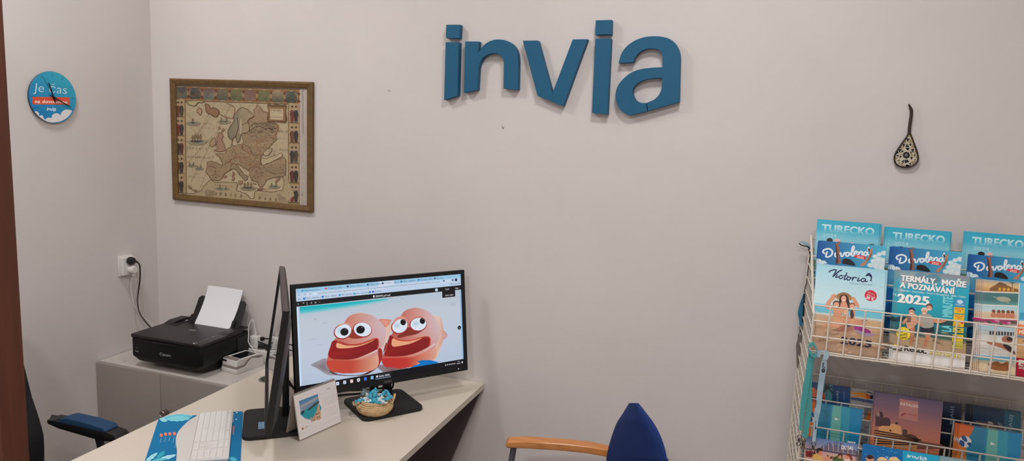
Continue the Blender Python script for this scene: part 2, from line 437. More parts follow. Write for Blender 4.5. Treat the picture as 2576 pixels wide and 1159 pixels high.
tag(letter_mesh(['a'], 'wall_letter'), 'blue wall letter a with a joint line through its bowl', 'wall letter', 'blue letters of the wall sign')
_gx0 = min(p[0] for k in G for p in G[k]); _gx1 = max(p[0] for k in G for p in G[k]); _gz0 = min(p[1] for k in G for p in G[k]); _gz1 = max(p[1] for k in G for p in G[k])
def logo(art, p0, p1, h, col):
    """the sign's word, flat, baseline p0-p1, height h (art units)"""
    art.up(); dx, dy = p1[0]-p0[0], p1[1]-p0[1]; l = math.hypot(dx, dy); nx, ny = (dy/l, -dx/l) if art.cr else (-dy/l, dx/l)
    for k in G:
        uv = []
        for x, z in G[k]:
            t, q = (x-_gx0)/(_gx1-_gx0), (z-_gz0)/(_gz1-_gz0); uv.append(art.to(p0[0]+dx*t+nx*h*q, p0[1]+dy*t+ny*h*q))
        art.raw(uv, [list(range(len(uv)))], [art.ink(col)]*len(uv))

# ================================================================== cabinet in the corner
m_cab = mat('grey_laminate', (150, 141, 135), rough=.45)
m_cabtop = mat('grey_laminate_top', (196, 189, 182), rough=.4)
m_edge = mat('pale_edge_band', (206, 198, 188), rough=.5)
m_steel = mat('brushed_steel', (170, 160, 150), rough=.3, metal=1.)
m_black = mat('black_plastic', (20, 19, 20), rough=.42)
m_matt = mat('matt_black_plastic', (26, 25, 26), rough=.6)
cab = thing('cabinet', (-2.455, 2.63, 0), 'low grey two-door office cabinet in the corner under the black printer', 'cabinet')
MB().box(-2.853, -2.057, 2.449, 2.810, .02, .664).build('carcass', m_cab, cab, bevel=.001)
MB().box(-2.853, -2.053, 2.449, 2.810, .664, CAB).build('top_panel', m_cabtop, cab, bevel=.001)
MB().box(-2.84, -2.07, 2.47, 2.800, .0, .02).build('plinth', m_matt, cab)
d1 = MB().box(-2.853, -2.4725, 2.430, 2.448, .03, .680).build('door', m_cab, cab, bevel=.001)
d2 = MB().box(-2.4695, -2.057, 2.430, 2.448, .03, .680).build('door', m_cab, cab, bevel=.001)
tag(MB().lathe([(.006, 0), (.006, .010), (.0135, .011), (.0140, .034), (.0125, .036), (.0115, .0345), (.004, .034), (.001, .0335)], (0, 0, 0), 24, 'y').build('knob', m_steel, d2) if False else
    MB(Frame((-2.432, 2.430, .512), X=(1, 0, 0), Y=(0, 0, 1), Z=(0, -1, 0))).lathe([(.006, 0), (.006, .008), (.0135, .009), (.0140, .034), (.0125, .036), (.0115, .0345), (.004, .034), (.001, .0335)], (0, 0, 0), 24).build('knob', m_steel, d2), 'brushed steel cylinder knob')
for x, y in ((-2.744, 2.490), (-2.10, 2.50)):
    MB().lathe([(.0035, CAB), (.0035, CAB+.0006), (.001, CAB+.0008)], (x, y, 0), 10).build('screw_cap', m_cab, cab)

# ================================================================== printer
m_prn = mat('printer_black', (17, 15, 15), rough=.5, bump=.1, bscale=900, spec=.3)
m_prnlid = mat('printer_lid_brownblack', (34, 28, 28), rough=.42, bump=.12, bscale=1200)
PX0, PX1, PY0, PY1, PZ = -2.655, -2.250, 2.446, 2.770, .845
prn = thing('printer', ((PX0+PX1)/2, 2.62, CAB), 'black inkjet printer standing on the grey corner cabinet', 'printer')
def prr(z, ix, y0, c=.012):
    a0, a1, b0, b1 = PX0+ix, PX1-ix, y0, PY1
    return [(a0+c, b0, z), (a1-c, b0, z), (a1, b0+c, z), (a1, b1-c, z), (a1-c, b1, z), (a0+c, b1, z), (a0, b1-c, z), (a0, b0+c, z)]
MB().loft([prr(CAB+.0005, .034, PY0+.13), prr(CAB+.034, .026, PY0+.012), prr(CAB+.056, .004, PY0+.001), prr(CAB+.062, .0, PY0), prr(PZ-.018, .0, PY0)]).build('body', m_prn, prn, bevel=.003, seg=2)
# scanner lid: slightly crowned plate with a raised hinge strip along the back corner and the right-hand console
MB().prism([(PX0, PY0+.001), (PX1, PY0+.001), (PX1, PY1-.05), (PX1-.03, PY1-.03), (PX0+.05, PY1-.055), (PX0, PY1-.055)], PZ-.0175, PZ-.001, 'xyz').build('scanner_lid', m_prnlid, prn, bevel=.006, seg=3)
MB().prism([(PY0+.19, PZ-.002), (PY0+.23, PZ+.010), (PY1-.012, PZ+.010), (PY1-.004, PZ-.002)], PX0+.002, PX0+.052, 'yzx').build('hinge_cover', m_prnlid, prn, bevel=.003)
MB().prism([(PY0+.16, PZ-.002), (PY0+.20, PZ+.006), (PY1-.012, PZ+.006), (PY1-.004, PZ-.002)], PX1-.060, PX1-.001, 'yzx').build('hinge_cover', m_prnlid, prn, bevel=.003)
MB().box(PX0+.053, PX0+.078, PY0+.19, PY1-.05, PZ-.0015, PZ+.0008).build('hinge_slot', m_black, prn)
MB().prism([(PX0+.13, PY0-.0005), (PX0+.145, PY0-.006), (PX0+.255, PY0-.006), (PX0+.27, PY0-.0005)], PZ-.026, PZ-.018, 'xyz').build('lid_grip', m_black, prn, bevel=.001)
MB().prism([(PX0+.085, PY0+.02), (PX0+.10, PY0+.0115), (PX1-.10, PY0+.0115), (PX1-.085, PY0+.02)], CAB+.036, CAB+.058, 'xyz').build('output_slot', m_black, prn, bevel=.001)
MB().box(PX1-.002, PX1+.004, PY1-.09, PY1-.01, CAB+.03, PZ-.03).build('rear_cover', m_matt, prn, bevel=.002)
m_print = printed('printed_marks', .45)
a = Art(Plane((0, PY0-.0003, 0), (1, 0, 0), (0, 0, 1), (0, -1, 0)))
a.text('Canon', (PX0+.170, .766), (PX0+.232, .766), .0135, (150, 146, 142), bold=.012)
a.text('WiFi', (PX0+.030, .777), (PX0+.043, .777), .008, (85, 82, 80), bold=.01); a.text('Energy', (PX0+.028, .763), (PX0+.046, .763), .006, (150, 146, 142), bold=.02)
a.build('front_lettering', m_print, prn)
a = Art(Plane((0, 0, PZ-.0007), (1, 0, 0), (0, 1, 0), (0, 0, 1)))
for i in range(5): a.line([(PX0+.185+i*.004, PY0+.150+.022*abs(math.sin(i*1.7))), (PX0+.225-i*.003, PY0+.160+.006*i)], .0016, (120, 112, 108))
a.text('MG', (PX0+.186, PY0+.156), (PX0+.222, PY0+.158), .016, (128, 120, 116), bold=.02)
for i in range(8):
    y = PY0+.02+i*.018
    a.rect(PX1-.052+(i % 2)*.004, y, PX1-.040+(i % 3)*.004, y+.004, (150, 145, 142) if i % 3 == 0 else (92, 86, 84))
a.ell(PX1-.036, PY0+.078, .004, col=(60, 54, 54)); a.ell(PX1-.05, PY0+.012, .006, .004, (190, 186, 182))
a.build('control_marks', m_print, prn)
# rear paper support
sup = Frame((-2.418, 2.712, PZ-.012), X=(1, 0, 0), Y=Vector((0, -.95, .33)), Z=Vector((0, .072, .135)))
hh = .150
o_ = MB(sup); o_.prism([(-.152, .0), (-.162, .022), (-.150, .05), (-.140, .055), (-.140, hh-.012), (-.128, hh), (.132, hh), (.144, hh-.012), (.144, .055), (.150, .03), (.140, .0)], -.002, .003, 'xzy').build('paper_support', m_matt, prn, bevel=.0015)
for sx in (-.112, .112): MB(sup).box(sx-.008, sx+.008, .002, .012, .01, .05).build('paper_guide', m_black, prn, bevel=.002)
def paper_fn(u, v):
    x = -2.5225+.209*u+.010*v*0; t = v
    y = 2.700+.094*t+.010*math.sin(PI*t); z = PZ-.004+.178*t-.006*(u-.5)**2*t
    return (x+.006*t, y, z)
o = MB().sheet(lambda u, v: (paper_fn(u, v), tuple(Vector(paper_fn(u, v))+Vector((0, .0016, -.0008)))), 10, 14, True).build('paper_stack', mat('white_paper', (238, 238, 242), .8), loc=(-2.418, 2.70, PZ))
tag(o, 'white A4 paper standing in the rear feed of the black printer', 'paper')

# ================================================================== payment terminal on its cradle
m_white = mat('white_plastic', (222, 218, 214), rough=.35); m_greyband = mat('warm_grey_plastic', (140, 128, 120), .4); m_glass_dark = mat('dark_display', (16, 16, 17), .12)
tf = Frame((-2.206, 2.572, CAB), X=(math.cos(R(-8))*.98, math.sin(R(-8))*.98, 0), Y=(-math.sin(R(-8)), math.cos(R(-8)), 0), Z=(0, 0, 1)); tf.Y = tf.Y*.86; tf.X = tf.X*.98; tf.Z = tf.Z*.94
term = thing('payment_terminal', (-2.203, 2.65, CAB), 'small white card payment terminal with grey band, in its cradle beside the printer', 'payment terminal')
W = .050
MB(tf).prism([(0, 0), (-.004, .014), (-.002, .026), (.058, .028), (.085, .050), (.105, .058), (.140, .052), (.150, .046), (.185, .044), (.188, .006), (.182, 0)], -W, W, 'yzx').build('cradle', m_white, term, bevel=.003, seg=3)
MB(tf).prism([(-.0025, .0265), (.0, .036), (.052, .036), (.080, .058), (.105, .064), (.183, .055), (.183, .050), (.105, .058), (.085, .050), (.058, .0285)], -W+.0015, W-.0015, 'yzx').build('grey_band', m_greyband, term, bevel=.001)
MB(tf).prism([(.001, .0365), (.006, .066), (.014, .070), (.160, .068), (.182, .060), (.182, .056), (.105, .0645), (.080, .0585), (.052, .0365)], -W+.003, W-.003, 'yzx').build('reader_body', m_white, term, bevel=.003, seg=3)
MB(tf).prism([(.040, .0698), (.150, .0686), (.150, .0692), (.040, .0704)], -.030, .036, 'yzx').build('display', m_glass_dark, term)
MB(tf).box(-.042, -.020, -.0006, .004, .055, .063).build('card_light', m_glass_dark, term, bevel=.0008)
MB(tf).prism([(.006, .0695), (.030, .0700), (.030, .0722), (.006, .0715)], -.044, .044, 'yzx').build('card_slot_lip', m_greyband, term, bevel=.0006)
a = Art(Plane(tf((0, -.0012, 0)), tf.X, tf.Z, -tf.Y)); a.ell(-.028, .046, .005, .004, (190, 185, 180)); a.text('))', (-.031, .0445), (-.026, .0445), .004, (120, 112, 106)); a.build('contactless_mark', m_print, term)

# ================================================================== power strip with plugs, charger and cables
ps = thing('power_strip', (-2.14, 2.79, CAB), 'white power strip lying on the cabinet against the wall behind the payment terminal', 'power strip')
MB().box(-2.275, -2.056, 2.752, 2.806, CAB, CAB+.058).build('housing', m_white, ps, bevel=.006, seg=3)
for x in (-2.235, -2.190, -2.145, -2.100): MB().lathe([(.0185, CAB+.0582), (.0185, CAB+.0594), (.0165, CAB+.0594), (.0160, CAB+.0586), (.001, CAB+.0586)], (x, 2.778, 0), 20).build('socket_face', m_greyband, ps)
chg = thing('charger', (-2.227, 2.782, CAB+.06), 'white square mains charger plugged upright on the power strip', 'charger')
MB().box(-2.249, -2.203, 2.766, 2.798, CAB+.060, CAB+.118).build('body', m_white, chg, bevel=.004, seg=2)
a = Art(Plane((0, 2.7655, 0), (1, 0, 0), (0, 0, 1), (0, -1, 0)))
for i in range(6): a.rect(-2.240, CAB+.078+i*.005, -2.240+.014+.010*(i % 3)*.5, CAB+.0795+i*.005, (150, 145, 140))
a.build('rating_print', m_print, chg)
pth = cr([(-2.226, 2.782, CAB+.118), (-2.226, 2.782, CAB+.135), (-2.232, 2.776, CAB+.185), (-2.240, 2.772, CAB+.197), (-2.252, 2.765, CAB+.165), (-2.243, 2.752, CAB+.125), (-2.232, 2.738, CAB+.095), (-2.207, 2.738, CAB+.068), (-2.176, 2.728, CAB+.047)], 6)
MB().tube(pth, .0022, 8).tube(pth[:8], .0045, 8).build('cable', m_white, chg)
pg = thing('power_plug', (-2.10, 2.778, CAB+.06), 'pair of black mains plugs lying across the power strip behind the side-on monitor', 'plug')
for i, (x, dx) in enumerate(((-2.168, .0), (-2.128, .01))):
    MB().loft([[(x-.03+t*.03, 2.776+(.013-.004*t)*math.cos(2*PI*j/12), CAB+.073+(.011-.003*t)*math.sin(2*PI*j/12)-.002*i) for j in range(12)] for t in (0, .35, 1, 1.8, 2.4)]).build('plug_body', m_black, pg)
MB().tube(cr([(-2.24, 2.775, CAB+.100), (-2.20, 2.770, CAB+.094), (-2.165, 2.765, CAB+.090), (-2.10, 2.76, CAB+.086), (-2.02, 2.755, CAB+.084), (-1.90, 2.76, CAB+.082)], 5), .003, 8).build('cable', m_black, pg)
MB().tube(cr([(-2.172, 2.765, CAB+.114), (-2.15, 2.765, CAB+.118), (-2.09, 2.765, CAB+.116), (-1.95, 2.765, CAB+.10)], 5), .0035, 8).box(-2.180, -2.165, 2.758, 2.772, CAB+.106, CAB+.122).build('connector_lead', m_black, pg)
bb = [(-2.262, 2.700, CAB+.13), (-2.258, 2.73, CAB+.122), (-2.245, 2.755, CAB+.105), (-2.238, 2.77, CAB+.10)]

# ================================================================== wall socket with plugs
ws = thing('wall_socket', (LEFT, 2.611, 1.117), 'white double wall socket on the narrow left wall above the cabinet', 'wall socket')
MB().box(LEFT, LEFT+.011, 2.572, 2.652, 1.066, 1.166).build('back_plate', m_white, ws, bevel=.004, seg=2)
MB().box(LEFT+.010, LEFT+.030, 2.578, 2.650, 1.072, 1.160).build('socket_insert', m_white, ws, bevel=.005, seg=3)
pf = Frame((LEFT+.030, 2.616, 1.141), X=(0, 1, 0), Y=(0, 0, 1), Z=(1, 0, 0))
bp = thing('power_plug', tuple(pf.O), 'black round mains plug in the upper outlet of the wall socket', 'plug')
MB(pf).lathe([(.018, 0), (.0195, .003), (.0195, .015), (.017, .022), (.001, .024)], n=24).build('plug_body', m_black, bp)
MB(pf).tube([(.010, -.003, .012), (.022, -.006, .013), (.030, -.010, .015)], [.0075, .0062, .0045], 10).build('strain_relief', m_black, bp)
MB().tube(cr([(LEFT+.047, 2.646, 1.131), (LEFT+.044, 2.662, 1.112), (LEFT+.035, 2.672, 1.075), (LEFT+.028, 2.675, 1.03), (LEFT+.022, 2.672, .985), (LEFT+.03, 2.655, .93), (LEFT+.05, 2.645, .88), (LEFT+.08, 2.650, .835), (LEFT+.115, 2.665, .79), (LEFT+.15, 2.68, .755), (LEFT+.19, 2.69, .735)], 6), .0034, 8).build('cable', m_black, bp)
wf = Frame((LEFT+.030, 2.620, 1.098), X=(0, 1, 0), Y=(0, 0, 1), Z=(1, 0, 0))
wp = thing('power_plug', tuple(wf.O), 'white round mains plug in the lower outlet of the wall socket', 'plug')
MB(wf).lathe([(.018, 0), (.0195, .003), (.0195, .020), (.016, .027), (.001, .028)], n=24).build('plug_body', m_white, wp)
MB(wf).tube([(.003, -.012, .014), (.004, -.024, .014), (.004, -.033, .013)], [.008, .006, .005], 10).build('strain_relief', m_white, wp)
MB().tube(cr([(LEFT+.043, 2.624, 1.064), (LEFT+.02, 2.628, 1.02), (LEFT+.012, 2.640, .96), (LEFT+.012, 2.655, .90), (LEFT+.014, 2.690, .85), (LEFT+.03, 2.735, .79), (LEFT+.06, 2.765, .735), (LEFT+.10, 2.775, .700)], 6), .0032, 8).build('cable', m_white, wp)

# ================================================================== desk
m_desk = mat('cream_desk_laminate', (216, 206, 192), rough=.45, spec=.4)
m_deskedge = mat('cream_edge_band', (214, 204, 188), rough=.5)
dsk = thing('desk', (-1.52, 2.06, 0), 'cream office desk standing against the back wall with two monitors on it', 'desk')
DX0, DX1, DY0, DY1 = -1.998, -1.038, 1.28, 2.8145
# top with a round cable hole
hc, hr = (-1.898, 2.462), .040
def top_ring(z):
    out = []
    for i in range(32):
        a_ = 2*PI*i/32; out.append((hc[0]+hr*math.cos(a_), hc[1]+hr*math.sin(a_), z))
    return out
sq = []
for i in range(32):
    a_ = 2*PI*i/32; c_, s_ = math.cos(a_), math.sin(a_); k_ = .07/max(abs(c_), abs(s_)); sq.append((hc[0]+c_*k_, hc[1]+s_*k_))
mb = MB(); z0, z1 = DESK-.025, DESK
n = 32
for z, fl in ((z1, False), (z0, True)):
    pts = top_ring(z)+[(x, y, z) for x, y in sq]; mb.add(pts, [(i, (i+1) % n, n+(i+1) % n, n+i) for i in range(n)])
mb.add(top_ring(z1)+top_ring(z0), [(i, (i+1) % n, n+(i+1) % n, n+i) for i in range(n)])
sx0, sx1, sy0, sy1 = hc[0]-.07, hc[0]+.07, hc[1]-.07, hc[1]+.07
for z in (z0, z1):
    for (x0, x1_, y0, y1) in ((DX0, sx0, DY0, DY1), (sx1, DX1, DY0, DY1), (sx0, sx1, DY0, sy0), (sx0, sx1, sy1, DY1)):
        mb.add([(x0, y0, z), (x1_, y0, z), (x1_, y1, z), (x0, y1, z)], [(0, 1, 2, 3)])
mb.build('desktop', m_desk, dsk, smooth=False, fix=False)
MB().add([(DX0, DY0, z0), (DX1, DY0, z0), (DX1, DY1, z0), (DX0, DY1, z0), (DX0, DY0, z1), (DX1, DY0, z1), (DX1, DY1, z1), (DX0, DY1, z1)], [(0, 1, 5, 4), (1, 2, 6, 5), (2, 3, 7, 6), (3, 0, 4, 7)]).build('edge_band', m_deskedge, dsk, smooth=False)
gm = MB().lathe([(.0385, DESK-.024), (.0385, DESK+.0015), (.046, DESK+.002), (.0475, DESK+.0002), (.0388, DESK-.0005), (.0388, DESK-.0245)], (hc[0], hc[1], 0), 40).build('cable_grommet', mat('grommet_grey_green', (128, 130, 116), .45), dsk)
m_leg = mat('grey_steel_leg', (120, 118, 118), .4, metal=.6)
for x, y in ((-1.93, 1.36), (-1.12, 1.36), (-1.93, 2.74)): MB().box(x-.025, x+.025, y-.025, y+.025, 0, z0).build('leg', m_leg, dsk, bevel=.004)
MB().prism([(-1.96, z0), (-1.045, z0), (-1.31, .003), (-1.96, .003)], 2.786, 2.806, 'xzy').build('shadow_end_panel', mat('shadow_dark_grey', (84, 74, 74), .6), dsk, bevel=.001)  # dark end panel shaped and toned as the desk's slanted shadow on the wall
# ================================================================== monitors
m_bez = mat('monitor_black', (17, 17, 19), rough=.5, bump=.08, bscale=1500)
m_beztop = mat('monitor_black_gloss', (28, 26, 27), rough=.35)
m_back = mat('monitor_back', (34, 35, 40), rough=.5, bump=.1, bscale=1500)
MW, MH = .730, .4264
def monitor(c, yaw, tilt, bc, label):
    c = Vector(c); X = Vector((math.cos(yaw), math.sin(yaw), 0)); n0 = Vector((math.sin(yaw), -math.cos(yaw), 0))
    Z = Vector((0, 0, 1))*math.cos(tilt)-n0*math.sin(tilt); N = n0*math.cos(tilt)+Vector((0, 0, 1))*math.sin(tilt)
    t = thing('monitor', (bc[0], bc[1], DESK), label, 'monitor', 'black monitors on the desk')
    P = Frame(c, X=X, Y=N, Z=Z); w, h = MW/2, MH/2
    bz = MB(P); o_ = [(-w, -h), (w, -h), (w, h), (-w, h)]; i_ = [(-w+.016, -h+.023), (w-.016, -h+.023), (w-.016, h-.016), (-w+.016, h-.016)]
    for k in range(4):
        a, b, cc, d_ = o_[k], o_[(k+1) % 4], i_[(k+1) % 4], i_[k]
        bz.add([(a[0], 0, a[1]), (b[0], 0, b[1]), (cc[0], 0, cc[1]), (d_[0], 0, d_[1]), (a[0], -.020, a[1]), (b[0], -.020, b[1]), (cc[0], -.006, cc[1]), (d_[0], -.006, d_[1])],
               [(0, 1, 2, 3), (1, 0, 4, 5), (3, 2, 6, 7)])
    bz.build('bezel', m_bez, t, smooth=False)
    def ring(ix, iz0, iz1, d_): 
        x, z0, z1 = w-ix, -h+iz0, h-iz1; r = min(.02, x*.3); out = []
        for cx, cz, a0 in ((x-r, z0+r, -90), (x-r, z1-r, 0), (-x+r, z1-r, 90), (-x+r, z0+r, 180)):
            for k in range(5): a_ = R(a0+k*22.5); out.append((cx+r*math.cos(a_), d_, cz+r*math.sin(a_)))
        return out
    MB(P).loft([ring(.0005, .0005, .0005, -.012), ring(.001, .001, .001, -.022), ring(.012, .012, .012, -.026), ring(.05, .03, .05, -.036), ring(.11, .05, .085, -.042), ring(.16, .075, .12, -.046)]).build('back_cover', m_back, t)
    # stand: two uprights with a slot, hinge block, foot plate
    S = Frame((c[0], c[1], 0), X=X, Y=n0, Z=(0, 0, 1)); zt = c[2]+.03
    off = -.045
    mb = MB(S); mb.box(-.044, -.014, off-.012, off+.012, DESK+.014, zt); mb.box(.012, .044, off-.012, off+.012, DESK+.014, zt); mb.box(-.014, .012, off-.010, off+.010, DESK+.014, DESK+.040); mb.box(-.014, .012, off-.010, off+.010, DESK+.085, zt)
    nk = mb.build('neck', m_black, t, bevel=.003, seg=2)
    MB(S).box(-.05, .05, off-.008, off+.020, c[2]-.05, c[2]+.05).build('hinge_block', m_black, nk, bevel=.004)
    B = Frame((bc[0], bc[1], DESK), X=X, Y=n0, Z=(0, 0, 1)); r = .028; pts = []
    for cx, cy, a0 in ((.1275-r, -.115+r, -90), (.1275-r, .115-r, 0), (-.1275+r, .115-r, 90), (-.1275+r, -.115+r, 180)):
        for k in range(7): a_ = R(a0+k*15); pts.append((cx+r*math.cos(a_), cy+r*math.sin(a_)))
    MB(B).prism(pts, .0005, .0145, 'xyz').build('foot_plate', m_matt, t, bevel=.003, seg=2)
    return t, Plane(P((0, -.0055, 0)), X, Z, N), P, B
m_off = mat('switched_off_screen', (20, 19, 20), rough=.10, spec=1., coat=1.)
m_lit = screen_material()
# monitor turned to the visitor
MBc, MBy, MBt = (-1.317, 2.4235, 1.046), R(52.45), R(7.84)
tb, pb, FB, BB = monitor(MBc, MBy, MBt, (-1.314, 2.404), 'large black monitor showing two smiling orange beach slippers, turned towards the visitor')
x0, x1, z0_, z1_ = -MW/2+.016, MW/2-.016, -MH/2+.023, MH/2-.016
a = Art(pb, None, gain=1.0); a.DZ = 5e-6
a.poly([(x0, z0_), (x1, z0_), (x1, z1_), (x0, z1_)], (9, 9, 13))
k6 = crop(700, 660, 2.898)
# picture-space grid of the screen: s across, t down, in screen fractions
def ST(s, t):
    if t <= .15: t *= .82
    elif t <= .196: t = .123+(t-.15)*1.0435
    return (x0+(x1-x0)*s, z1_-(z1_-z0_)*t)
def q(s0, t0, s1, t1): return [ST(s0, t0), ST(s1, t0), ST(s1, t1), ST(s0, t1)]
a.poly(q(0, 0, 1, .052), (148, 193, 222)); a.poly(q(0, .052, 1, .150), (184, 203, 226)); a.poly(q(.468, .008, .565, .056), (205, 215, 232)); a.poly(q(.06, .060, .93, .098), (196, 212, 232))
rd = random.Random(3)
for i, s in enumerate((.018, .145, .268, .385, .475, .590, .700, .806)):
    cc = [(40, 150, 190), (205, 60, 70), (60, 60, 70), (30, 90, 150), (30, 50, 80), (30, 90, 150), (20, 140, 180), (40, 60, 90)][i]
    a.poly(q(s+.014, .018, s+.025, .038), cc)
    a.text(['Přehled prodejen Invia', 'Přihlášení na CA2B', 'Rezervace - Rezervace', 'Pošta - Helena', 'Franchise - 2025', 'Mail - Helena', 'Dovolená 2025', 'Invia'][i], ST(s+.031, .040), ST(s+.031+(.075 if i < 7 else .045), .040), .0068, (60, 84, 104))
    a.text('x', ST(s+.113, .038), ST(s+.118, .038), .006, (40, 60, 80))
for s in (.012, .046, .073): a.text({.012: '<', .046: '>', .073: 'o'}[s], ST(s, .085), ST(s+.012, .085), .007, (70, 84, 104), bold=.01)
a.ell(*ST(.103, .076), .0045, col=(214, 224, 238)); a.text('vacationcloud.sharepoint.com/sites/CZ-invia/franchise/Sdilene%20dokumenty/Forms/AllItems.aspx', ST(.118, .086), ST(.86, .086), .0068, (92, 104, 124))
for s in (.885, .945): a.ell(*ST(s, .072), .004, col=(70, 84, 110))
a.ell(*ST(.968, .073), .0062, col=(32, 40, 90)); a.text(':', ST(.986, .080), ST(.988, .080), .007, (60, 70, 90), bold=.02)
for i, (s, tx, wd, cc) in enumerate(((.045, 'Mail - Helena', .07, (20, 110, 180)), (.145, 'Pošta - Helena', .07, (20, 110, 180)), (.240, 'MDA - hlavní strana', .065, (30, 150, 190)), (.325, 'Intra - Vaše dovol..', .075, (30, 160, 190)), (.415, '', 0, (20, 110, 180)), (.434, 'facebook', .04, (40, 90, 190)), (.936, 'Všechny záložky', .05, (150, 160, 180)))):
    a.poly(q(s-.006, .112, s+.006, .134), cc)
    if tx: a.text(tx, ST(s+.010, .132), ST(s+.010+wd, .132), .0066, (84, 96, 116))
a.text('###', ST(.012, .134), ST(.026, .134), .007, (90, 100, 120))
a.poly(q(0, .150, 1, .196), (10, 11, 16))
for i, s in enumerate((.014, .040, .062, .082, .104, .128)): a.text('i*|vo-'[i], ST(s-.004, .182), ST(s+.006, .182), .008, (205, 205, 210), bold=.01)
a.text('2025-04 FB_sq-A1 a.pdf', ST(.448, .184), ST(.538, .184), .0075, (225, 226, 230), bold=.012); a.poly(q(.434, .163, .442, .186), (230, 230, 235))
# the photograph shown by the viewer
PT0, PT1 = .196, .934
pic = q(.012, PT0, .990, PT1)
a.grad(pic, [(0, (176, 190, 204)), (.25, (188, 196, 208)), (.6, (186, 196, 212)), (1, (176, 190, 212))])
a.poly(q(0, .196, .012, PT1), (196, 218, 240)); a.poly(q(.990, .196, 1, PT1), (150, 182, 214))
a.cr = k6
a.up(); n_ = a.n
# turquoise water wedge with a soft lower edge
top = [(154, 324), (300, 309), (450, 295), (600, 281), (720, 269), (800, 262)]; bot = [(157, 362), (300, 343), (450, 322), (600, 298), (720, 276), (800, 263)]
uv, cs, fs = [], [], []
for (X, Y), (X2, Y2) in zip(top, bot):
    for X_, Y_, c_ in ((X, Y, (0, 172, 184)), ((X+X2)/2, (Y+Y2)/2, (10, 174, 186)), (X2, Y2, (70, 186, 194)), (X2, Y2+26, (186, 195, 206))): uv.append(a.to(X_, Y_)); cs.append(a.ink(c_))
for i in range(len(top)-1):
    for j in range(3): fs.append([i*4+j, (i+1)*4+j, (i+1)*4+j+1, i*4+j+1])
a.raw(uv, fs, cs)
for X, Y, rx, ry, c_ in ((270, 413, 16, 9, (160, 164, 172)), (340, 440, 26, 7, (172, 176, 184)), (820, 258, 18, 9, (158, 160, 166)), (905, 262, 22, 7, (166, 170, 178)), (470, 345, 60, 8, (178, 184, 194)), (250, 560, 60, 6, (176, 184, 196)), (300, 600, 40, 5, (172, 180, 192)), (1270, 300, 30, 20, (168, 180, 196)), (700, 310, 40, 6, (174, 180, 190))): a.ell(X, Y, rx, ry, c_, -8, rim=(184, 193, 206))
a.cr = crop(800, 760, 6.1)
bgc = (176, 184, 200)
def shade(stops):
    """colour along x by stops [(X, colour)]"""
    def f(X, Y):
        for (xa, ca), (xb, cb) in zip(stops, stops[1:]):
            if X <= xb: t = max(0, (X-xa)/(xb-xa)); return mixc(ca, cb, t)
        return stops[-1][1]
    return f
# sand shadows
a.fan([(-110, 960), (0, 900), (130, 860), (170, 1000), (300, 1110), (150, 1112), (40, 1050), (-40, 1000)], (120, 104, 112), (150, 146, 156), 4)
a.poly([(170, 1040), (300, 1100), (520, 1120), (700, 1100), (880, 1000), (900, 1010), (760, 1105), (600, 1128), (380, 1125), (230, 1100)], (84, 52, 56), 3)
a.fan([(900, 985), (1000, 960), (1350, 1000), (1390, 1040), (1330, 1075), (1180, 1085), (1040, 1095), (960, 1040)], (120, 84, 84), (140, 122, 130), 4)
# --- left slipper
a.fan(cr([(925, 262), (1108, 264), (1120, 290), (1048, 392), (985, 340)], 3, True), (222, 152, 132), (206, 128, 108))
a.poly([(1000, 420), (1130, 330), (1152, 390), (1095, 500), (1055, 600), (1000, 700), (930, 712), (960, 600)], shade([(930, (222, 176, 150)), (1040, (212, 186, 176)), (1150, (222, 180, 150))]), 3)
a.poly([(915, 720), (965, 708), (990, 775), (975, 880), (912, 990)], (150, 44, 36), 3); a.poly([(1000, 770), (1040, 622), (1062, 650), (1040, 720)], (140, 40, 36), 2)
bodyL = [(405, 312), (440, 252), (500, 196), (575, 168), (680, 160), (790, 182), (870, 224), (940, 280), (1000, 345), (1030, 410), (1040, 480), (1030, 570), (985, 690), (920, 720), (915, 990), (700, 1078), (450, 1092), (260, 1080), (172, 1030), (138, 960), (140, 880), (160, 780), (190, 680), (235, 590), (300, 520), (360, 420)]
def bodyshade(x_l, x_r, yt, yb, cl, cm, crr, cbot):
    def f(X, Y):
        t = min(1, max(0, (X-x_l)/(x_r-x_l))); s = min(1, max(0, (Y-yt)/(yb-yt)))
        c_ = mixc(cl, cm, t*2) if t < .5 else mixc(cm, crr, t*2-1); return mixc(c_, cbot, s**2*.7)
    return f
bs = bodyshade(200, 1000, 200, 1050, (188, 92, 78), (206, 142, 128), (200, 178, 186), (188, 96, 78))
def meshfill(outline, nx, ny, colf):
    """fills an outline by horizontal rows so that colour can vary inside"""
    pts = cr(outline, 4, True); ys = [p[1] for p in pts]; y0, y1 = min(ys), max(ys); rows = []
    for j in range(ny+1):
        y = y0+(y1-y0)*(j+.001 if j == 0 else (j-.001 if j == ny else j))/ny; xs = []
        for (xa, ya), (xb, yb) in zip(pts, pts[1:]+pts[:1]):
            if (ya <= y < yb) or (yb <= y < ya): xs.append(xa+(xb-xa)*(y-ya)/(yb-ya))
        rows.append((min(xs), max(xs), y) if xs else rows[-1])
    a.up(); uv, cs, fs = [], [], []
    for l, r_, y in rows:
        for i in range(nx+1): X = l+(r_-l)*i/nx; uv.append(a.to(X, y)); cs.append(a.ink(colf(X, y)))
    W_ = nx+1
    for j in range(ny):
        for i in range(nx): fs.append([j*W_+i, j*W_+i+1, (j+1)*W_+i+1, (j+1)*W_+i])
    a.raw(uv, fs, cs)
meshfill(bodyL, 14, 34, bs)
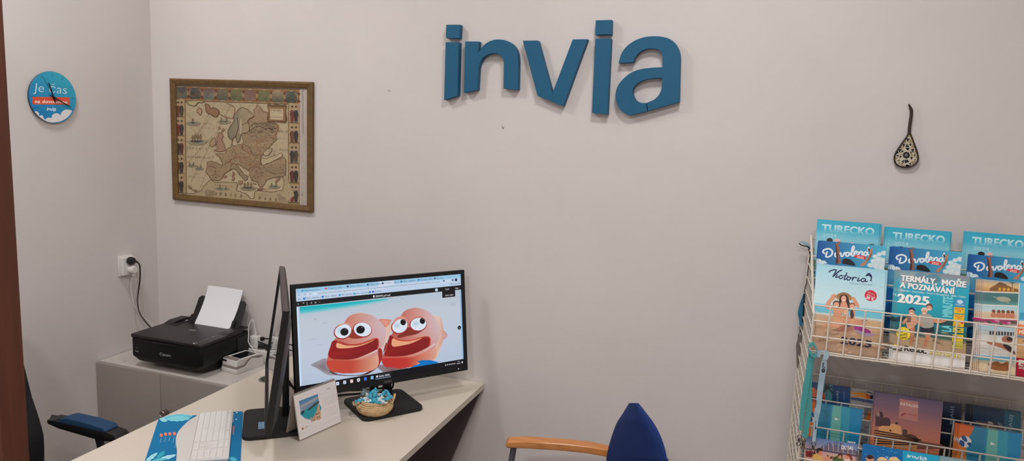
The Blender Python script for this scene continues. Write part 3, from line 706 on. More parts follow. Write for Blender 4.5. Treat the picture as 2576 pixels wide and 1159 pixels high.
def weave(x0, x1, y0, y1, f, st=15, dk=.90):
    h = a.hold; a.up(); a.hold = True
    for i in range(int((x1-x0)/st)):
        for j in range(int((y1-y0)/st)):
            X, Y = x0+i*st+(j % 2)*st/2, y0+j*st
            if f(X, Y): a.ell(X, Y, st*.30, st*.22, tuple(c_*dk for c_ in bs_cur(X, Y)), n=5)
    a.hold = h
bs_cur = bs
weave(430, 880, 190, 330, lambda X, Y: ((X-660)/270)**2+((Y-330)/150)**2 < 1 and not ((X-683)/150)**2+((Y-415)/122)**2 < 1)
weave(340, 800, 560, 625, lambda X, Y: Y > 560 and X < 820)
# nose shadow, mouth, tongue, lips, sole
a.poly([(455, 475), (505, 430), (555, 400), (565, 470), (640, 525), (745, 525), (650, 552), (540, 556), (470, 535)], (140, 50, 36), 3)
a.poly([(228, 590), (330, 600), (480, 642), (650, 632), (780, 592), (878, 550), (925, 565), (934, 640), (915, 715), (880, 735), (750, 795), (600, 855), (450, 884), (250, 876), (155, 812), (186, 690)], shade([(150, (150, 22, 24)), (420, (120, 16, 24)), (930, (126, 24, 28))]), 3)
a.line([(300, 603), (400, 640), (500, 650), (650, 635), (780, 592), (885, 556), (922, 575), (928, 650), (910, 712)], 17, (186, 62, 44), 4)
a.poly([(290, 622), (380, 650), (470, 664), (650, 650), (870, 572), (740, 640), (560, 690), (410, 706), (288, 696)], shade([(290, (232, 168, 128)), (880, (214, 140, 106))]), 3)
a.line([(240, 880), (450, 890), (620, 862), (770, 802), (905, 735)], 22, shade([(240, (176, 70, 58)), (600, (206, 140, 126)), (900, (214, 190, 186))]), 4)
meshfill([(140, 890), (220, 905), (450, 905), (650, 890), (800, 850), (914, 800), (914, 985), (700, 1074), (450, 1092), (260, 1082), (176, 1034), (136, 960)], 12, 12, shade([(140, (190, 66, 50)), (520, (186, 68, 52)), (660, (196, 106, 82)), (910, (214, 158, 134))]))
bs_cur = shade([(140, (190, 66, 50)), (520, (186, 68, 52)), (660, (196, 106, 82)), (910, (214, 158, 134))])
weave(585, 905, 870, 1040, lambda X, Y: Y < 1070-.42*(X-585) and Y > 905-.32*(X-600), 18)
# --- right slipper
a.fan([(1910, 430), (1975, 478), (1984, 515), (1950, 555), (1900, 580)], (206, 164, 160), (190, 140, 136), 3)
a.poly([(1780, 212), (1868, 220), (1900, 300), (1922, 430), (1915, 590), (1860, 760), (1780, 890), (1700, 800), (1820, 600), (1850, 420), (1830, 300)], shade([(1700, (222, 170, 150)), (1860, (218, 190, 180)), (1920, (206, 150, 132))]), 3)
bodyR = [(1268, 212), (1318, 142), (1400, 96), (1500, 78), (1600, 96), (1690, 140), (1765, 205), (1825, 280), (1858, 360), (1870, 460), (1850, 580), (1800, 690), (1830, 790), (1760, 885), (1560, 930), (1390, 1008), (1110, 1012), (1020, 980), (982, 920), (986, 830), (1040, 720), (1065, 600), (1105, 520), (1150, 460), (1190, 330)]
bsr = bodyshade(1150, 1840, 120, 980, (180, 84, 76), (204, 142, 132), (204, 182, 188), (190, 92, 78))
meshfill(bodyR, 14, 34, bsr); bs_cur = bsr
weave(1300, 1640, 100, 250, lambda X, Y: ((X-1500)/220)**2+((Y-250)/160)**2 < 1)
weave(1250, 1600, 500, 560, lambda X, Y: Y > 500+.02*(X-1250))
a.poly([(1215, 520), (1300, 452), (1370, 390), (1430, 388), (1520, 436), (1602, 432), (1500, 490), (1350, 522), (1250, 545)], (128, 46, 34), 3)
a.poly([(1105, 505), (1180, 552), (1300, 585), (1430, 580), (1560, 546), (1660, 522), (1718, 540), (1728, 600), (1716, 662), (1620, 722), (1480, 782), (1300, 824), (1100, 834), (1018, 812), (1052, 700), (1078, 590)], shade([(1020, (140, 24, 24)), (1300, (122, 18, 24)), (1720, (130, 28, 30))]), 3)
a.line([(1160, 552), (1240, 578), (1340, 590), (1450, 580), (1560, 548), (1660, 527), (1712, 545), (1720, 600), (1708, 655)], 17, (186, 66, 48), 4)
a.poly([(1142, 556), (1220, 584), (1320, 598), (1440, 590), (1595, 548), (1450, 622), (1300, 660), (1140, 676)], (226, 160, 120), 3)
a.line([(1040, 838), (1280, 842), (1480, 808), (1620, 752), (1720, 690), (1790, 640)], 20, shade([(1040, (190, 84, 72)), (1400, (200, 128, 112)), (1780, (216, 194, 194))]), 4)
meshfill([(988, 850), (1120, 856), (1320, 852), (1500, 822), (1660, 756), (1800, 700), (1830, 790), (1760, 885), (1560, 930), (1390, 1008), (1110, 1012), (1020, 980), (980, 920)], 12, 12, shade([(980, (184, 46, 42)), (1380, (186, 54, 44)), (1520, (200, 104, 80)), (1820, (214, 160, 142))]))
bs_cur = shade([(980, (184, 46, 42)), (1380, (186, 54, 44)), (1520, (200, 104, 80)), (1820, (214, 160, 142))])
weave(1450, 1800, 790, 920, lambda X, Y: Y > 860-.3*(X-1450) and Y < 930, 18)
# eyes
def eye(cx, cy, rx, ry, rot, px, py, prx, pry, lid=None):
    a.ell(cx-4, cy+6, rx+13, ry+12, (150, 44, 42), rot); a.ell(cx, cy, rx, ry, (214, 224, 236), rot); a.ell(cx-rx*.35, cy-ry*.1, rx*.55, ry*.62, (170, 196, 214), rot, rim=(212, 222, 234))
    a.ell(px, py, prx, pry, (6, 6, 9), -20); a.ell(px+prx*.35, py-pry*.6, prx*.3, pry*.18, (74, 74, 84), -20)
eye(384, 442, 130, 106, -22, 405, 453, 63, 58); eye(683, 416, 134, 107, 8, 652, 420, 67, 60)
a.poly([(275, 400), (330, 345), (410, 318), (480, 325), (512, 358), (505, 372), (470, 342), (400, 338), (330, 365)], (214, 146, 130), 3)
eye(1255, 362, 122, 104, -28, 1305, 306, 42, 47); eye(1540, 336, 122, 96, -8, 1600, 288, 40, 46)
a.poly([(1150, 310), (1190, 245), (1260, 214), (1330, 222), (1374, 268), (1378, 300), (1340, 268), (1270, 258), (1200, 285), (1152, 345)], (208, 140, 130), 3)
a.poly([(1425, 290), (1450, 235), (1520, 206), (1590, 215), (1640, 262), (1590, 240), (1510, 240), (1450, 268)], (196, 128, 116), 3)
# blue badge in the corner of the advertisement
a.poly([(1368, 1058), (1400, 1014), (1460, 976), (1568, 938), (1522, 904), (1600, 886), (1720, 886), (1822, 912), (1905, 962), (1640, 1010)], (0, 112, 186))
# overlay menu, arrow, task bar
a.cr = None
a.poly(q(.870, .190, .958, .240), (12, 12, 16)); a.text('Otevřít v aplikaci', ST(.890, .226), ST(.945, .226), .007, (200, 200, 205), bold=.01)
for s, tx, wd in ((.893, 'Otevřít', .025), (.960, 'Sdílet', .022)): a.text(tx, ST(s, .186), ST(s+wd, .186), .007, (190, 190, 196), bold=.01)
a.ell(*ST(.833, .174), .0065, col=(180, 214, 236)); a.text('x', ST(.992, .180), ST(.997, .180), .006, (160, 160, 165))
a.ell(*ST(.978, .585), .0085, col=(14, 20, 34)); a.text('>', ST(.9745, .595), ST(.9815, .595), .006, (150, 190, 220), bold=.02)
a.poly(q(0, .934, 1, 1), (12, 12, 17))
for i, (s, cc) in enumerate(((.045, (40, 110, 200)), (.085, (230, 180, 60)), (.125, (40, 140, 90)), (.165, (220, 224, 230)), (.208, (225, 232, 245)), (.248, (215, 228, 248)), (.288, (235, 205, 205)), (.328, (240, 240, 242)), (.368, (60, 110, 230)), (.408, (120, 190, 230)))):
    if i < 3: continue
    a.poly(q(s-.008, .953, s+.008, .985), cc)
    if i in (4, 5, 7): a.poly(q(s-.003, .962, s+.003, .978), (90, 130, 190) if i != 7 else (60, 60, 70))
a.poly(q(.428, .944, .522, .992), (38, 40, 48)); a.poly(q(.428, .988, .522, .993), (150, 170, 200)); a.ell(*ST(.438, .966), .004, col=(225, 228, 232)); a.text('Franchise - 2025-04..', ST(.450, .976), ST(.516, .976), .007, (232, 232, 236), bold=.012)
for i in range(6): a.poly(q(.872+i*.0125, .962, .879+i*.0125, .974), (190, 192, 198))
a.text('11:18', ST(.958, .960), ST(.972, .960), .005, (210, 210, 215)); a.text('07.04.2025', ST(.951, .980), ST(.977, .980), .005, (210, 210, 215)); a.poly(q(.986, .958, .994, .978), (230, 232, 238))
tag(a.build('screen', m_lit, tb), 'lit screen with browser window and slipper picture')
m_silver = mat('silver_print', (128, 126, 124), .4)
a = Art(Plane(FB((0, .0003, 0)), FB.X, FB.Z, FB.Y)); a.text('/\\OC', (-.018, -MH/2+.0065), (.016, -MH/2+.0065), .0085, (116, 114, 112), bold=.012); a.build('maker_lettering', m_print, tb)
lm = bpy.data.materials.new('power_lamp'); lm.use_nodes = True; lm.node_tree.nodes['Principled BSDF'].inputs['Emission Color'].default_value = (.85, .92, 1, 1); lm.node_tree.nodes['Principled BSDF'].inputs['Emission Strength'].default_value = 1.2
MB(FB).box(.318, .3225, -.001, .0006, -MH/2+.0105, -MH/2+.0125).build('power_lamp', lm, tb)
# monitor seen from its edge, turned to the employee
ta, pa, FA, BA = monitor((-1.640, 2.146, 1.035), R(-52.43), R(8.08), (-1.588, 2.094), 'black monitor seen almost edge-on, its dark screen facing the black office chair')
a = Art(pa, None); 
MB(Frame(pa.O, X=pa.U, Y=pa.N, Z=pa.V)).box(x0-.001, x1+.001, -.002, 0, z0_-.001, z1_+.001).build('screen', m_off, ta)
MB(FA).box(-MW/2-.0006, MW/2+.0006, -.018, -.0005, MH/2-.0005, MH/2+.0012).build('top_trim', mat('bezel_top_brown', (74, 66, 66), .35), ta)
a = Art(Plane(BA((0, 0, .0146)), BA.X, BA.Y, (0, 0, 1)))
a.poly([(.005, .040), (.067, .040), (.067, .062), (.005, .062)], (96, 130, 160)); a.poly([(.008, .043), (.064, .043), (.064, .046), (.008, .046)], (130, 160, 184)); a.build('foot_sticker', m_print, ta)
# video and power leads between the monitors
vc = thing('monitor_lead', (-1.50, 2.46, DESK), 'black monitor leads looping over the desk between the two monitors', 'cable')
MB().tube(cr([(-1.63, 2.20, .90), (-1.64, 2.26, .82), (-1.62, 2.36, .765), (-1.55, 2.46, .748), (-1.45, 2.52, .748), (-1.37, 2.53, .77), (-1.34, 2.49, .85)], 6), .0045, 8).build('video_lead', m_black, vc)
MB().tube(cr([(-1.61, 2.19, .88), (-1.615, 2.27, .79), (-1.59, 2.34, .748), (-1.52, 2.42, .746), (-1.42, 2.50, .746), (-1.35, 2.54, .76), (-1.325, 2.50, .84)], 6), .004, 8).build('power_lead', m_black, vc)
MB().tube(cr([(-1.255, 2.475, .84), (-1.27, 2.45, .79), (-1.345, 2.36, .770), (-1.43, 2.30, .752), (-1.46, 2.29, .7445)], 6), .0040, 8).build('front_lead', m_black, vc) if False else None
hk = thing('adapter_lead', (-1.66, 2.66, DESK), 'bundled black lead and plug on the desk behind the edge-on monitor', 'cable')
MB().tube(cr([(-1.66+.018*math.cos(i*.9), 2.66+.018*math.sin(i*.9), DESK+.006+.0035*i) for i in range(26)], 3), .005, 8).build('cable_bundle', m_black, hk)
MB(Frame((-1.63, 2.61, DESK), yaw=.5)).box(-.02, .02, -.009, .009, .0005, .016).build('blue_connector', mat('pale_blue_plastic', (128, 150, 164), .4), hk, bevel=.003)

# ================================================================== desk calendar
cf = Frame((-1.424, 2.005, DESK), yaw=math.atan2(.195, .045))   # X along the front foot, -Y towards the viewer
CW, CD, CH = .2, .070, .164
cal = thing('desk_calendar', tuple(cf((CW/2, CD/2, 0))), 'white tent-shaped desk calendar with a bay picture beside the monitor foot', 'calendar')
m_card = mat('grey_card', (176, 164, 152), .8); m_paper = mat('calendar_paper', (226, 222, 218), .7)
apx = CD*.5
def slab(p, q_, t, x0=0, x1=CW): # thin board between two profile points (y,z)
    d_ = Vector((q_[0]-p[0], q_[1]-p[1])); nn = Vector((-d_.y, d_.x)).normalized()*t
    return [(p[0], p[1]), (q_[0], q_[1]), (q_[0]+nn.x, q_[1]+nn.y), (p[0]+nn.x, p[1]+nn.y)]
mb = MB(cf); mb.prism(slab((0, .001), (apx-.001, CH), -.0012), 0, CW, 'yzx'); mb.prism(slab((CD, .001), (apx+.001, CH), .0012), 0, CW, 'yzx'); mb.prism([(0, .0005), (CD, .0005), (CD, .002), (0, .002)], 0, CW, 'yzx'); mb.build('easel', m_card, cal)
dv = Vector((0, apx-.001, CH-.001)).normalized(); pn = Vector((0, -dv.z, dv.y))
wv = lambda v: (cf.X*v[0]+cf.Y*v[1]+cf.Z*v[2])
mb = MB(cf); L_ = math.hypot(apx-.001, CH-.001)
mb.prism([(dv.y*d_+pn.y*n_, .001+dv.z*d_+pn.z*n_) for d_, n_ in ((.003, .0014), (.003, .0033), (L_-.004, .0033), (L_-.004, .0014))], .0005, CW-.0005, 'yzx'); mb.build('page_block', m_paper, cal)
cp = Plane(cf((0, 0, .001))+wv(pn)*.0037, cf.X, wv(dv), wv(pn))
a = Art(cp, None)
a.poly([(0.001, .004), (CW-.001, .004), (CW-.001, L_-.006), (.001, L_-.006)], (208, 203, 203))
for i in range(7): 
    r_ = .030+.011*i; a.line([(.062+r_*1.0*math.cos(R(t)), .100+r_*math.sin(R(t))) for t in range(95 if i < 5 else 110, 260 if i < 4 else 235, 8) if 0.002 < .062+r_*math.cos(R(t)) and .03 < .100+r_*math.sin(R(t)) < L_-.012], .0006, (176, 150, 136))
# bay photograph in a quarter-round frame
px0, px1, pt, pbm = .020, .108, .137, .046
arc = [(px1-(px1-px0)*math.sin(R(t)), pbm+(.103-pbm)*(1-math.cos(R(t)))) for t in range(0, 91, 10)]
sky = [(px0, pt), (px1, pt), (px1, .088), (px0, .088)]
a.poly([(px1, pt), (px0, pt)]+arc[::-1], lambda X, Y: mixc((66, 120, 160), (150, 150, 158), max(0, min(1, (pt-Y)/.036))))
BX = lambda x: px0+(x-.012)/.075*(px1-px0)
BY = lambda y: pbm+(y-.040)/.084*(pt-pbm)
_p, _l, _e = a.poly, a.line, a.ell
bp_ = lambda pts, c_, sm=0: _p([(BX(x), BY(y)) for x, y in pts], c_, sm)
bp_([(.015, .108), (.05, .112), (.08, .116), (.086, .110), (.06, .104), (.02, .100)], (150, 150, 160), 3)
bp_([(.013, .088), (.087, .090), (.087, .060), (.055, .052), (.030, .060), (.016, .074)], (34, 138, 150), 2)
bp_([(.040, .086), (.060, .094), (.086, .100), (.086, .094), (.060, .087), (.045, .082)], (52, 62, 66), 2); bp_([(.014, .088), (.025, .089), (.026, .082), (.018, .078)], (40, 52, 58), 2)
bp_([(.086, .092), (.086, .042), (.070, .041), (.050, .043), (.060, .055), (.072, .066), (.078, .080)], (186, 150, 124), 2)
for i in range(34): X, Y = rd.uniform(.046, .085), rd.uniform(.043, .062); a.hold = i > 0; a.ell(BX(X), BY(Y), rd.uniform(.001, .003), rd.uniform(.001, .0025), rd.choice([(70, 84, 40), (120, 60, 44), (214, 190, 160), (54, 66, 40), (170, 120, 90)]), n=7)
a.hold = False
for i in range(12): a.line([(BX(.05+i*.003), BY(.050+i*.0028)), (BX(.053+i*.003), BY(.051+i*.0028))], .0014, (206, 160, 124))
a.text('Coral', (.026, .036), (.042, .036), .005, (120, 112, 110)); a.text('travel', (.043, .036), (.060, .036), .005, (176, 170, 168)); a.ell(.019, .039, .0042, col=(214, 120, 60)); a.poly([(.015, .039), (.023, .040), (.022, .035), (.017, .035)], (120, 50, 50))
a.text('Květen', (.150, .139), (.170, .139), .0050, (104, 102, 104))
for r_ in range(6):
    for c_ in range(7):
        dday = r_*7+c_-9
        if r_ == 0: s_ = 'PÚSČPSN'[c_]
        elif 1 <= dday <= 31: s_ = str(dday)
        else: continue
        X, Y = .124+c_*.0112, .1285-r_*.0088; a.hold = not (r_ == 0 and c_ == 0)
        a.text(s_, (X, Y), (X+.0024*len(s_)+.0006, Y), .0040, (206, 150, 140) if c_ == 6 and r_ else (152, 148, 148), bold=.0)
a.hold = False
for i in range(5): a.line([(.126, .070-i*.0066), (.190, .070-i*.0066)], .0005, (166, 160, 158))
a.line([(.001, .0235), (CW-.001, .0235)], .0005, (170, 164, 160))
a.build('printed_page', printed('calendar_print', .7), cal)
mb = MB(cf)
for i in range(30):
    X = .006+i*(CW-.012)/29; cy, cz, r_ = apx, CH-.003, .0062
    mb.tube([(X+.0012*math.sin(R(t))*0, cy+r_*math.cos(R(t)), cz+r_*math.sin(R(t))) for t in range(-70, 250, 24)], .0006, 5)
mb.build('wire_binding', mat('binding_wire', (150, 146, 142), .35, metal=.8), cal)

# ================================================================== raffia basket of sweets on the monitor foot
BZ = DESK+.0148; bx, by = -1.303, 2.318
m_raf = mat('raffia_rope', (216, 184, 138), rough=.75, bump=.5, bscale=420, var=.16, vscale=60)
bk = thing('basket', (bx, by, BZ), 'small round coiled raffia basket of wrapped sweets on the foot of the lit monitor', 'basket')
mb = MB(); coil = []
rows = 8
for k in range(rows):
    t = k/(rows-1); r_ = .057+.013*math.sin(PI*min(1, t*1.15)*.95)-.006*t; z = BZ+.0045+k*.0062
    mb.tube([(bx+r_*math.cos(R(a_)), by+r_*math.sin(R(a_)), z) for a_ in range(0, 360, 9)], .0043, 8, closed=True)
mb.build('coiled_wall', m_raf, bk); MB().lathe([(.001, BZ+.0005), (.056, BZ+.0005), (.058, BZ+.006), (.001, BZ+.006)], (bx, by, 0), 32).build('bottom', m_raf, bk)
def bh(az, lab):
    c_, s_ = math.cos(az), math.sin(az); T = Vector((-s_, c_, 0)); O = Vector((bx+c_*.064, by+s_*.064, BZ+.036)); N_ = Vector((c_, s_, 0))
    P_ = [O+T*-.034+N_*.004+Vector((0, 0, -.014)), O+T*-.030+N_*.010+Vector((0, 0, -.004)), O+T*-.012+N_*.017+Vector((0, 0, .002)), O+T*.012+N_*.017+Vector((0, 0, .002)), O+T*.030+N_*.010+Vector((0, 0, .014)), O+T*.034+N_*.003+Vector((0, 0, .020))]
    MB().tube(cr([tuple(p) for p in P_], 5), .0036, 8).build('handle', m_raf, bk)
def bh2(az):
    c_, s_ = math.cos(az), math.sin(az); T = Vector((-s_, c_, 0)); O = Vector((bx+c_*.064, by+s_*.064, BZ+.05)); N_ = Vector((c_, s_, 0))
    P_ = [O+T*-.018+Vector((0, 0, -.012))+N_*.003, O+T*-.016+N_*.009+Vector((0, 0, .006)), O+N_*.013+Vector((0, 0, .015)), O+T*.016+N_*.009+Vector((0, 0, .006)), O+T*.018+N_*.003+Vector((0, 0, -.012))]
    MB().tube(cr([tuple(p) for p in P_], 5), .0036, 8).build('handle', m_raf, bk)
bh(R(222), ''); bh2(R(28))
m_wrapb = mat('blue_sweet_wrapper', (66, 172, 202), rough=.28, var=.35, vscale=70, coat=.3); m_wrapw = mat('white_sweet_wrapper', (206, 222, 226), rough=.25, var=.10, vscale=60, coat=.3); m_wrapg = mat('grey_clear_wrapper', (112, 134, 140), rough=.2, var=.3, vscale=60, coat=.3)
def sweet(kind, c_, yaw, roll, pit, label):
    rr = random.Random(hash(label) % 1000 if False else int(c_[0]*1e6) % 997)
    Xv = Vector((math.cos(yaw)*math.cos(pit), math.sin(yaw)*math.cos(pit), math.sin(pit))); Yv = Vector((-math.sin(yaw), math.cos(yaw), 0)); Zv = Xv.cross(Yv)
    Yr = Yv*math.cos(roll)+Zv*math.sin(roll); Zr = Zv*math.cos(roll)-Yv*math.sin(roll); fr = Frame(c_, X=Xv, Y=Yr, Z=Zr)
    rings = []
    for x, r_, fl in ((-.018, .0095, .22), (-.0145, .0075, .3), (-.0105, .0028, .8), (-.0088, .0052, .95), (-.004, .0078, .9), (.004, .0078, .9), (.0088, .0052, .95), (.0105, .0028, .8), (.0145, .0075, .3), (.018, .0095, .22)):
        rings.append([(x+rr.uniform(-.0012, .0012), r_*math.cos(2*PI*j/10)*(1+.16*(j % 2)), r_*fl*math.sin(2*PI*j/10)+(.0014 if j % 2 else -.0014)*(1 if abs(x) > .012 else 0)) for j in range(10)])
    mb_ = MB(fr).loft(rings)
    o_ = mb_.build('sweet', {'b': m_wrapb, 'w': m_wrapw, 'g': m_wrapg}[kind], loc=c_, ang=25)
    return tag(o_, label, 'sweet', 'wrapped sweets in the raffia basket')
e1 = Vector((.8660, .5, 0)).normalized(); e1 = CR_.copy(); e1.z = 0; e1.normalize(); e2 = Vector((-e1.y, e1.x, 0))
kc = crop(820, 940, 8.28)
# (kind, crop x, crop y, distance behind basket centre, yaw, roll, pitch, label)
SW = [('g', 770, 410, .012, .9, .2, 1.1, 'grey transparent sweet standing upright at the back left of the basket'),
      ('b', 985, 370, .008, .6, .3, .6, 'turquoise wrapped sweet at the very top of the heap in the basket'),
      ('w', 1140, 440, .016, .2, .1, .1, 'round white sweet behind the heap, in front of the monitor neck'),
      ('b', 1210, 400, .020, 1.2, .4, .4, 'turquoise sweet near the back of the basket beside the loop handle'),
      ('b', 1305, 430, .004, 2.2, .3, .5, 'blue wrapper end standing up beside the loop handle of the basket'),
      ('w', 820, 520, -.020, .4, .3, .15, 'white sweet with pointed ends at the left of the basket heap'),
      ('b', 930, 470, -.014, 1.9, .6, .7, 'turquoise sweet with flared end in the middle left of the heap'),
      ('b', 1020, 440, -.008, 1.4, .2, .8, 'turquoise and white sweet in the middle of the heap under the top one'),
      ('w', 905, 570, -.038, .1, .0, .05, 'white sweet lying at the front rim of the basket'),
      ('b', 1010, 545, -.036, .7, .5, .2, 'turquoise sweet lying at the front rim, in the centre of the basket'),
      ('w', 1120, 530, -.026, 1.0, .4, .3, 'white and blue sweet right of the heap centre'),
      ('b', 1285, 515, -.022, .3, .4, .35, 'turquoise sweet poking over the rim at the loop handle side'),
      ('b', 700, 555, -.030, .2, .5, .25, 'turquoise wrapper end sticking out over the left rim of the basket'),
      ('w', 1180, 580, -.040, 2.6, .1, .05, 'white sweet low at the front rim towards the loop handle'),
      ('b', 1060, 590, -.046, 2.9, .1, .0, 'blue sweet low behind the front rim of the basket'),
      ('w', 870, 440, .010, 2.4, .2, .2, 'pale sweet at the back between the grey one and the top one')]
bcv = Vector((bx, by, BZ+.055))
for kd, X, Y, dd, yw, ro, pi_, lab in SW:
    p_ = kc(X, Y); ctr = bcv+e2*dd; d_ = sight(*p_); t_ = (ctr-CAM).dot(e2)/d_.dot(e2); c_ = CAM+d_*t_
    sweet(kd, tuple(c_), yw+YAW, ro, pi_, lab)
for i in range(14):   # sweets below the visible layer
    an = i*2.4; r_ = .012+.026*((i*7) % 5)/4; z = BZ+.022+.010*(i % 3)
    sweet('wb'[i % 2], (bx+r_*math.cos(an), by+r_*math.sin(an), z), an*1.3, .3, .1, ('white' if i % 2 == 0 else 'blue')+' wrapped sweet buried under the top layer in the raffia basket')

# ================================================================== desk pad and keyboard
pdl = Plane((0, 0, DESK+.0022), (1, 0, 0), (0, 1, 0), (0, 0, 1))
pd = Frame((-1.770, 2.135, DESK+.0004), yaw=math.atan2(-.783, .620))    # X runs along the long side towards the viewer, Y towards the screen edge
PW, PL_ = .292, .62
k8 = crop(160, 860, 3.876)
pad = thing('desk_pad', tuple(pd((PL_/2, -PW/2, 0))), 'blue desk pad with pale leaf pattern lying under the white keyboard', 'desk pad')
rc = []
for cx, cy, a0 in ((PL_-.012, -PW+.012, -90), (PL_-.012, -.012, 0), (.012, -.012, 90), (.012, -PW+.012, 180)):
    for k in range(5): an = R(a0+k*22.5); rc.append((cx+.012*math.cos(an), cy+.012*math.sin(an)))
MB(pd).prism(rc, 0, .0018, 'xyz').build('mat', mat('blue_pad', (0, 118, 172), .6, spec=.3), pad, loc=None)
a = Art(pdl, k8)
def leaf(p, q_, w_, c1, c2, n=7):
    dx, dy = q_[0]-p[0], q_[1]-p[1]; l = math.hypot(dx, dy); nx, ny = -dy/l, dx/l; pts = []
    for i in range(n+1): t = i/n; h = w_*math.sin(PI*min(1, t*.95+.03))**.7; pts.append((p[0]+dx*t+nx*h*(1-.22*(i % 2)), p[1]+dy*t+ny*h*(1-.22*(i % 2))))
    for i in range(n, -1, -1): t = i/n; h = w_*math.sin(PI*min(1, t*.95+.03))**.7; pts.append((p[0]+dx*t-nx*h*(1-.22*(i % 2)), p[1]+dy*t-ny*h*(1-.22*(i % 2))))
    a.poly(pts, c1, 2); a.line([p, q_], 2.2, c2)
leaf((935, 745), (1010, 770), 20, (138, 196, 204), (8, 104, 158)); leaf((975, 738), (1255, 722), 30, (92, 176, 192), (20, 120, 164), 9); leaf((1000, 752), (1230, 745), 26, (112, 188, 198), (20, 120, 164), 9)
leaf((960, 1110), (975, 1062), 14, (40, 146, 172), (8, 104, 158)); leaf((900, 1140), (985, 1062), 18, (32, 148, 168), (8, 104, 158)); leaf((800, 1165), (915, 1080), 20, (146, 200, 206), (8, 104, 158)); leaf((920, 1150), (1095, 1100), 20, (160, 206, 210), (8, 104, 158)); leaf((850, 1165), (1010, 1135), 16, (84, 172, 188), (8, 104, 158)); leaf((1615, 1130), (1690, 1150), 22, (60, 160, 180), (20, 120, 164))
for X, Y, tx, l_ in ((952, 908, 'zájezdy', 55), (994, 899, 'letenky', 60), (1036, 896, 'hotely', 50), (1080, 893, 'dovolená', 75)):
    a.ell(X, Y, 15, 17, (222, 96, 62), n=14); a.ell(X-3, Y-8, 10, 5, (236, 150, 120), n=12); a.text(tx, (X-2, Y+30), (X-2-l_*.2, Y+30+l_*.75), 9, (150, 200, 208))
a.text('lastminute', (1094, 970), (1082, 1030), 9, (150, 200, 208))
a.text('MALTA', (1648, 694), (1640, 785), 16, (214, 226, 230), bold=.02); a.text('EGYPT', (1650, 820), (1642, 900), 16, (222, 110, 70), bold=.02); a.rect(1684, 684, 1696, 694, (210, 224, 230)); a.rect(1678, 748, 1690, 757, (210, 224, 230))
a.build('printed_pattern', printed('pad_print', .55), pad)
# keyboard
kz = DESK+.0026
kp = Plane((0, 0, kz+.016), (1, 0, 0), (0, 1, 0), (0, 0, 1))
def K(X, Y): return kp.uv(*k8(X, Y))
kb = thing('keyboard', (*K(1400, 950), kz), 'white keyboard with a wavy front edge lying on the blue desk pad', 'keyboard')
ctl, ctr_ = Vector(K(1312, 697)), Vector(K(1655, 645)); cbr, cbl = Vector(K(1610, 1108)), None
ux = (cbr-ctr_).normalized(); uy = (ctr_-ctl).normalized()        # ux: along the keyboard to the viewer, uy: across it away from the user
uy = (uy-ux*uy.dot(ux)).normalized()
KF = Frame((ctr_.x, ctr_.y, kz), X=(ux.x, ux.y, 0), Y=(uy.x, uy.y, 0), Z=(0, 0, 1))
def kl_(X, Y): v = Vector(K(X, Y))-ctr_; return (v.dot(ux), v.dot(uy))
KLEN = kl_(1610, 1108)[0]+.004
wave = [kl_(X, Y) for X, Y in ((1312, 697), (1285, 706), (1225, 740), (1155, 805), (1110, 862), (1093, 920), (1094, 970), (1103, 1030), (1100, 1090), (1092, 1150))]
KB_ = kl_(1312, 697)[1]
wx = wave[-1]; wave += [(wx[0]+.04, wx[1]-.006), (wx[0]+.09, wx[1]+.004), (KLEN-.02, KB_-.03), (KLEN-.002, KB_+.02)] if wx[0]+.10 < KLEN else []
ol = [(.004, 0), (0, -.004)]+cr([(0, KB_)]+wave[1:], 4)+[(KLEN, -.006), (KLEN-.004, 0)]
mb = MB(KF); n_ = len(ol)
mb.prism(ol, .0, .0085, 'xyz')
o = mb.build('case', m_white, kb, bevel=.002, seg=2)
mb = MB(KF); KY0 = KB_+.004
def keyrow(y0, y1, xs, z=.0108):
    for xa, xb in xs: mb.box(xa+.0005, xb-.0005, y0+.0005, y1-.0005, .006, z)
Wk = KLEN; ky = [KY0+i*(-.020-KY0)/5 for i in range(6)]
un_ = Wk/23.5
rows_ = [[(0.2, 1.4), (1.4, 2.6), (2.6, 3.8), (3.8, 10), (10, 11.2), (11.2, 12.4), (12.4, 13.6), (13.6, 15), (15.4, 16.4), (16.4, 17.4), (17.4, 18.4), (18.8, 20.8), (20.8, 21.8), (21.8, 22.8)],
         [(0.2, 2.4)]+[(2.4+i, 3.4+i) for i in range(10)]+[(12.4, 15), (16.4, 17.4)]+[(18.8+i, 19.8+i) for i in range(3)]+[(21.8, 22.8)],
         [(0.2, 2.0)]+[(2.0+i, 3.0+i) for i in range(11)]+[(13, 15)]+[(18.8+i, 19.8+i) for i in range(3)]+[(21.8, 22.8)],
         [(0.2, 1.7)]+[(1.7+i, 2.7+i) for i in range(12)]+[(13.7, 15)]+[(15.4+i, 16.4+i) for i in range(3)]+[(18.8+i, 19.8+i) for i in range(4)],
         [(0.2+i, 1.2+i) for i in range(13)]+[(13.2, 15)]+[(15.4+i, 16.4+i) for i in range(3)]+[(18.8+i, 19.8+i) for i in range(4)]]
for r_, xs in enumerate(rows_): keyrow(ky[r_], ky[r_+1], [(p*un_, q_*un_) for p, q_ in xs])
keyrow(-.016, -.005, [(p*un_, q_*un_) for p, q_ in [(.2, 1.2)]+[(2.0+i, 3.0+i) for i in range(4)]+[(6.6+i, 7.6+i) for i in range(4)]+[(11+i, 12+i) for i in range(4)]+[(15.4+i, 16.4+i) for i in range(3)]])
keys = mb.build('keys', mat('white_keys', (230, 227, 224), .4), kb, bevel=.0008, seg=1)
a = Art(Plane(KF((0, 0, .01085)), KF.X, KF.Y, (0, 0, 1)))
lt = ['', 'YXCVBNM,.-', 'ASDFGHJKL', 'QWERTZUIOP', '1234567890']
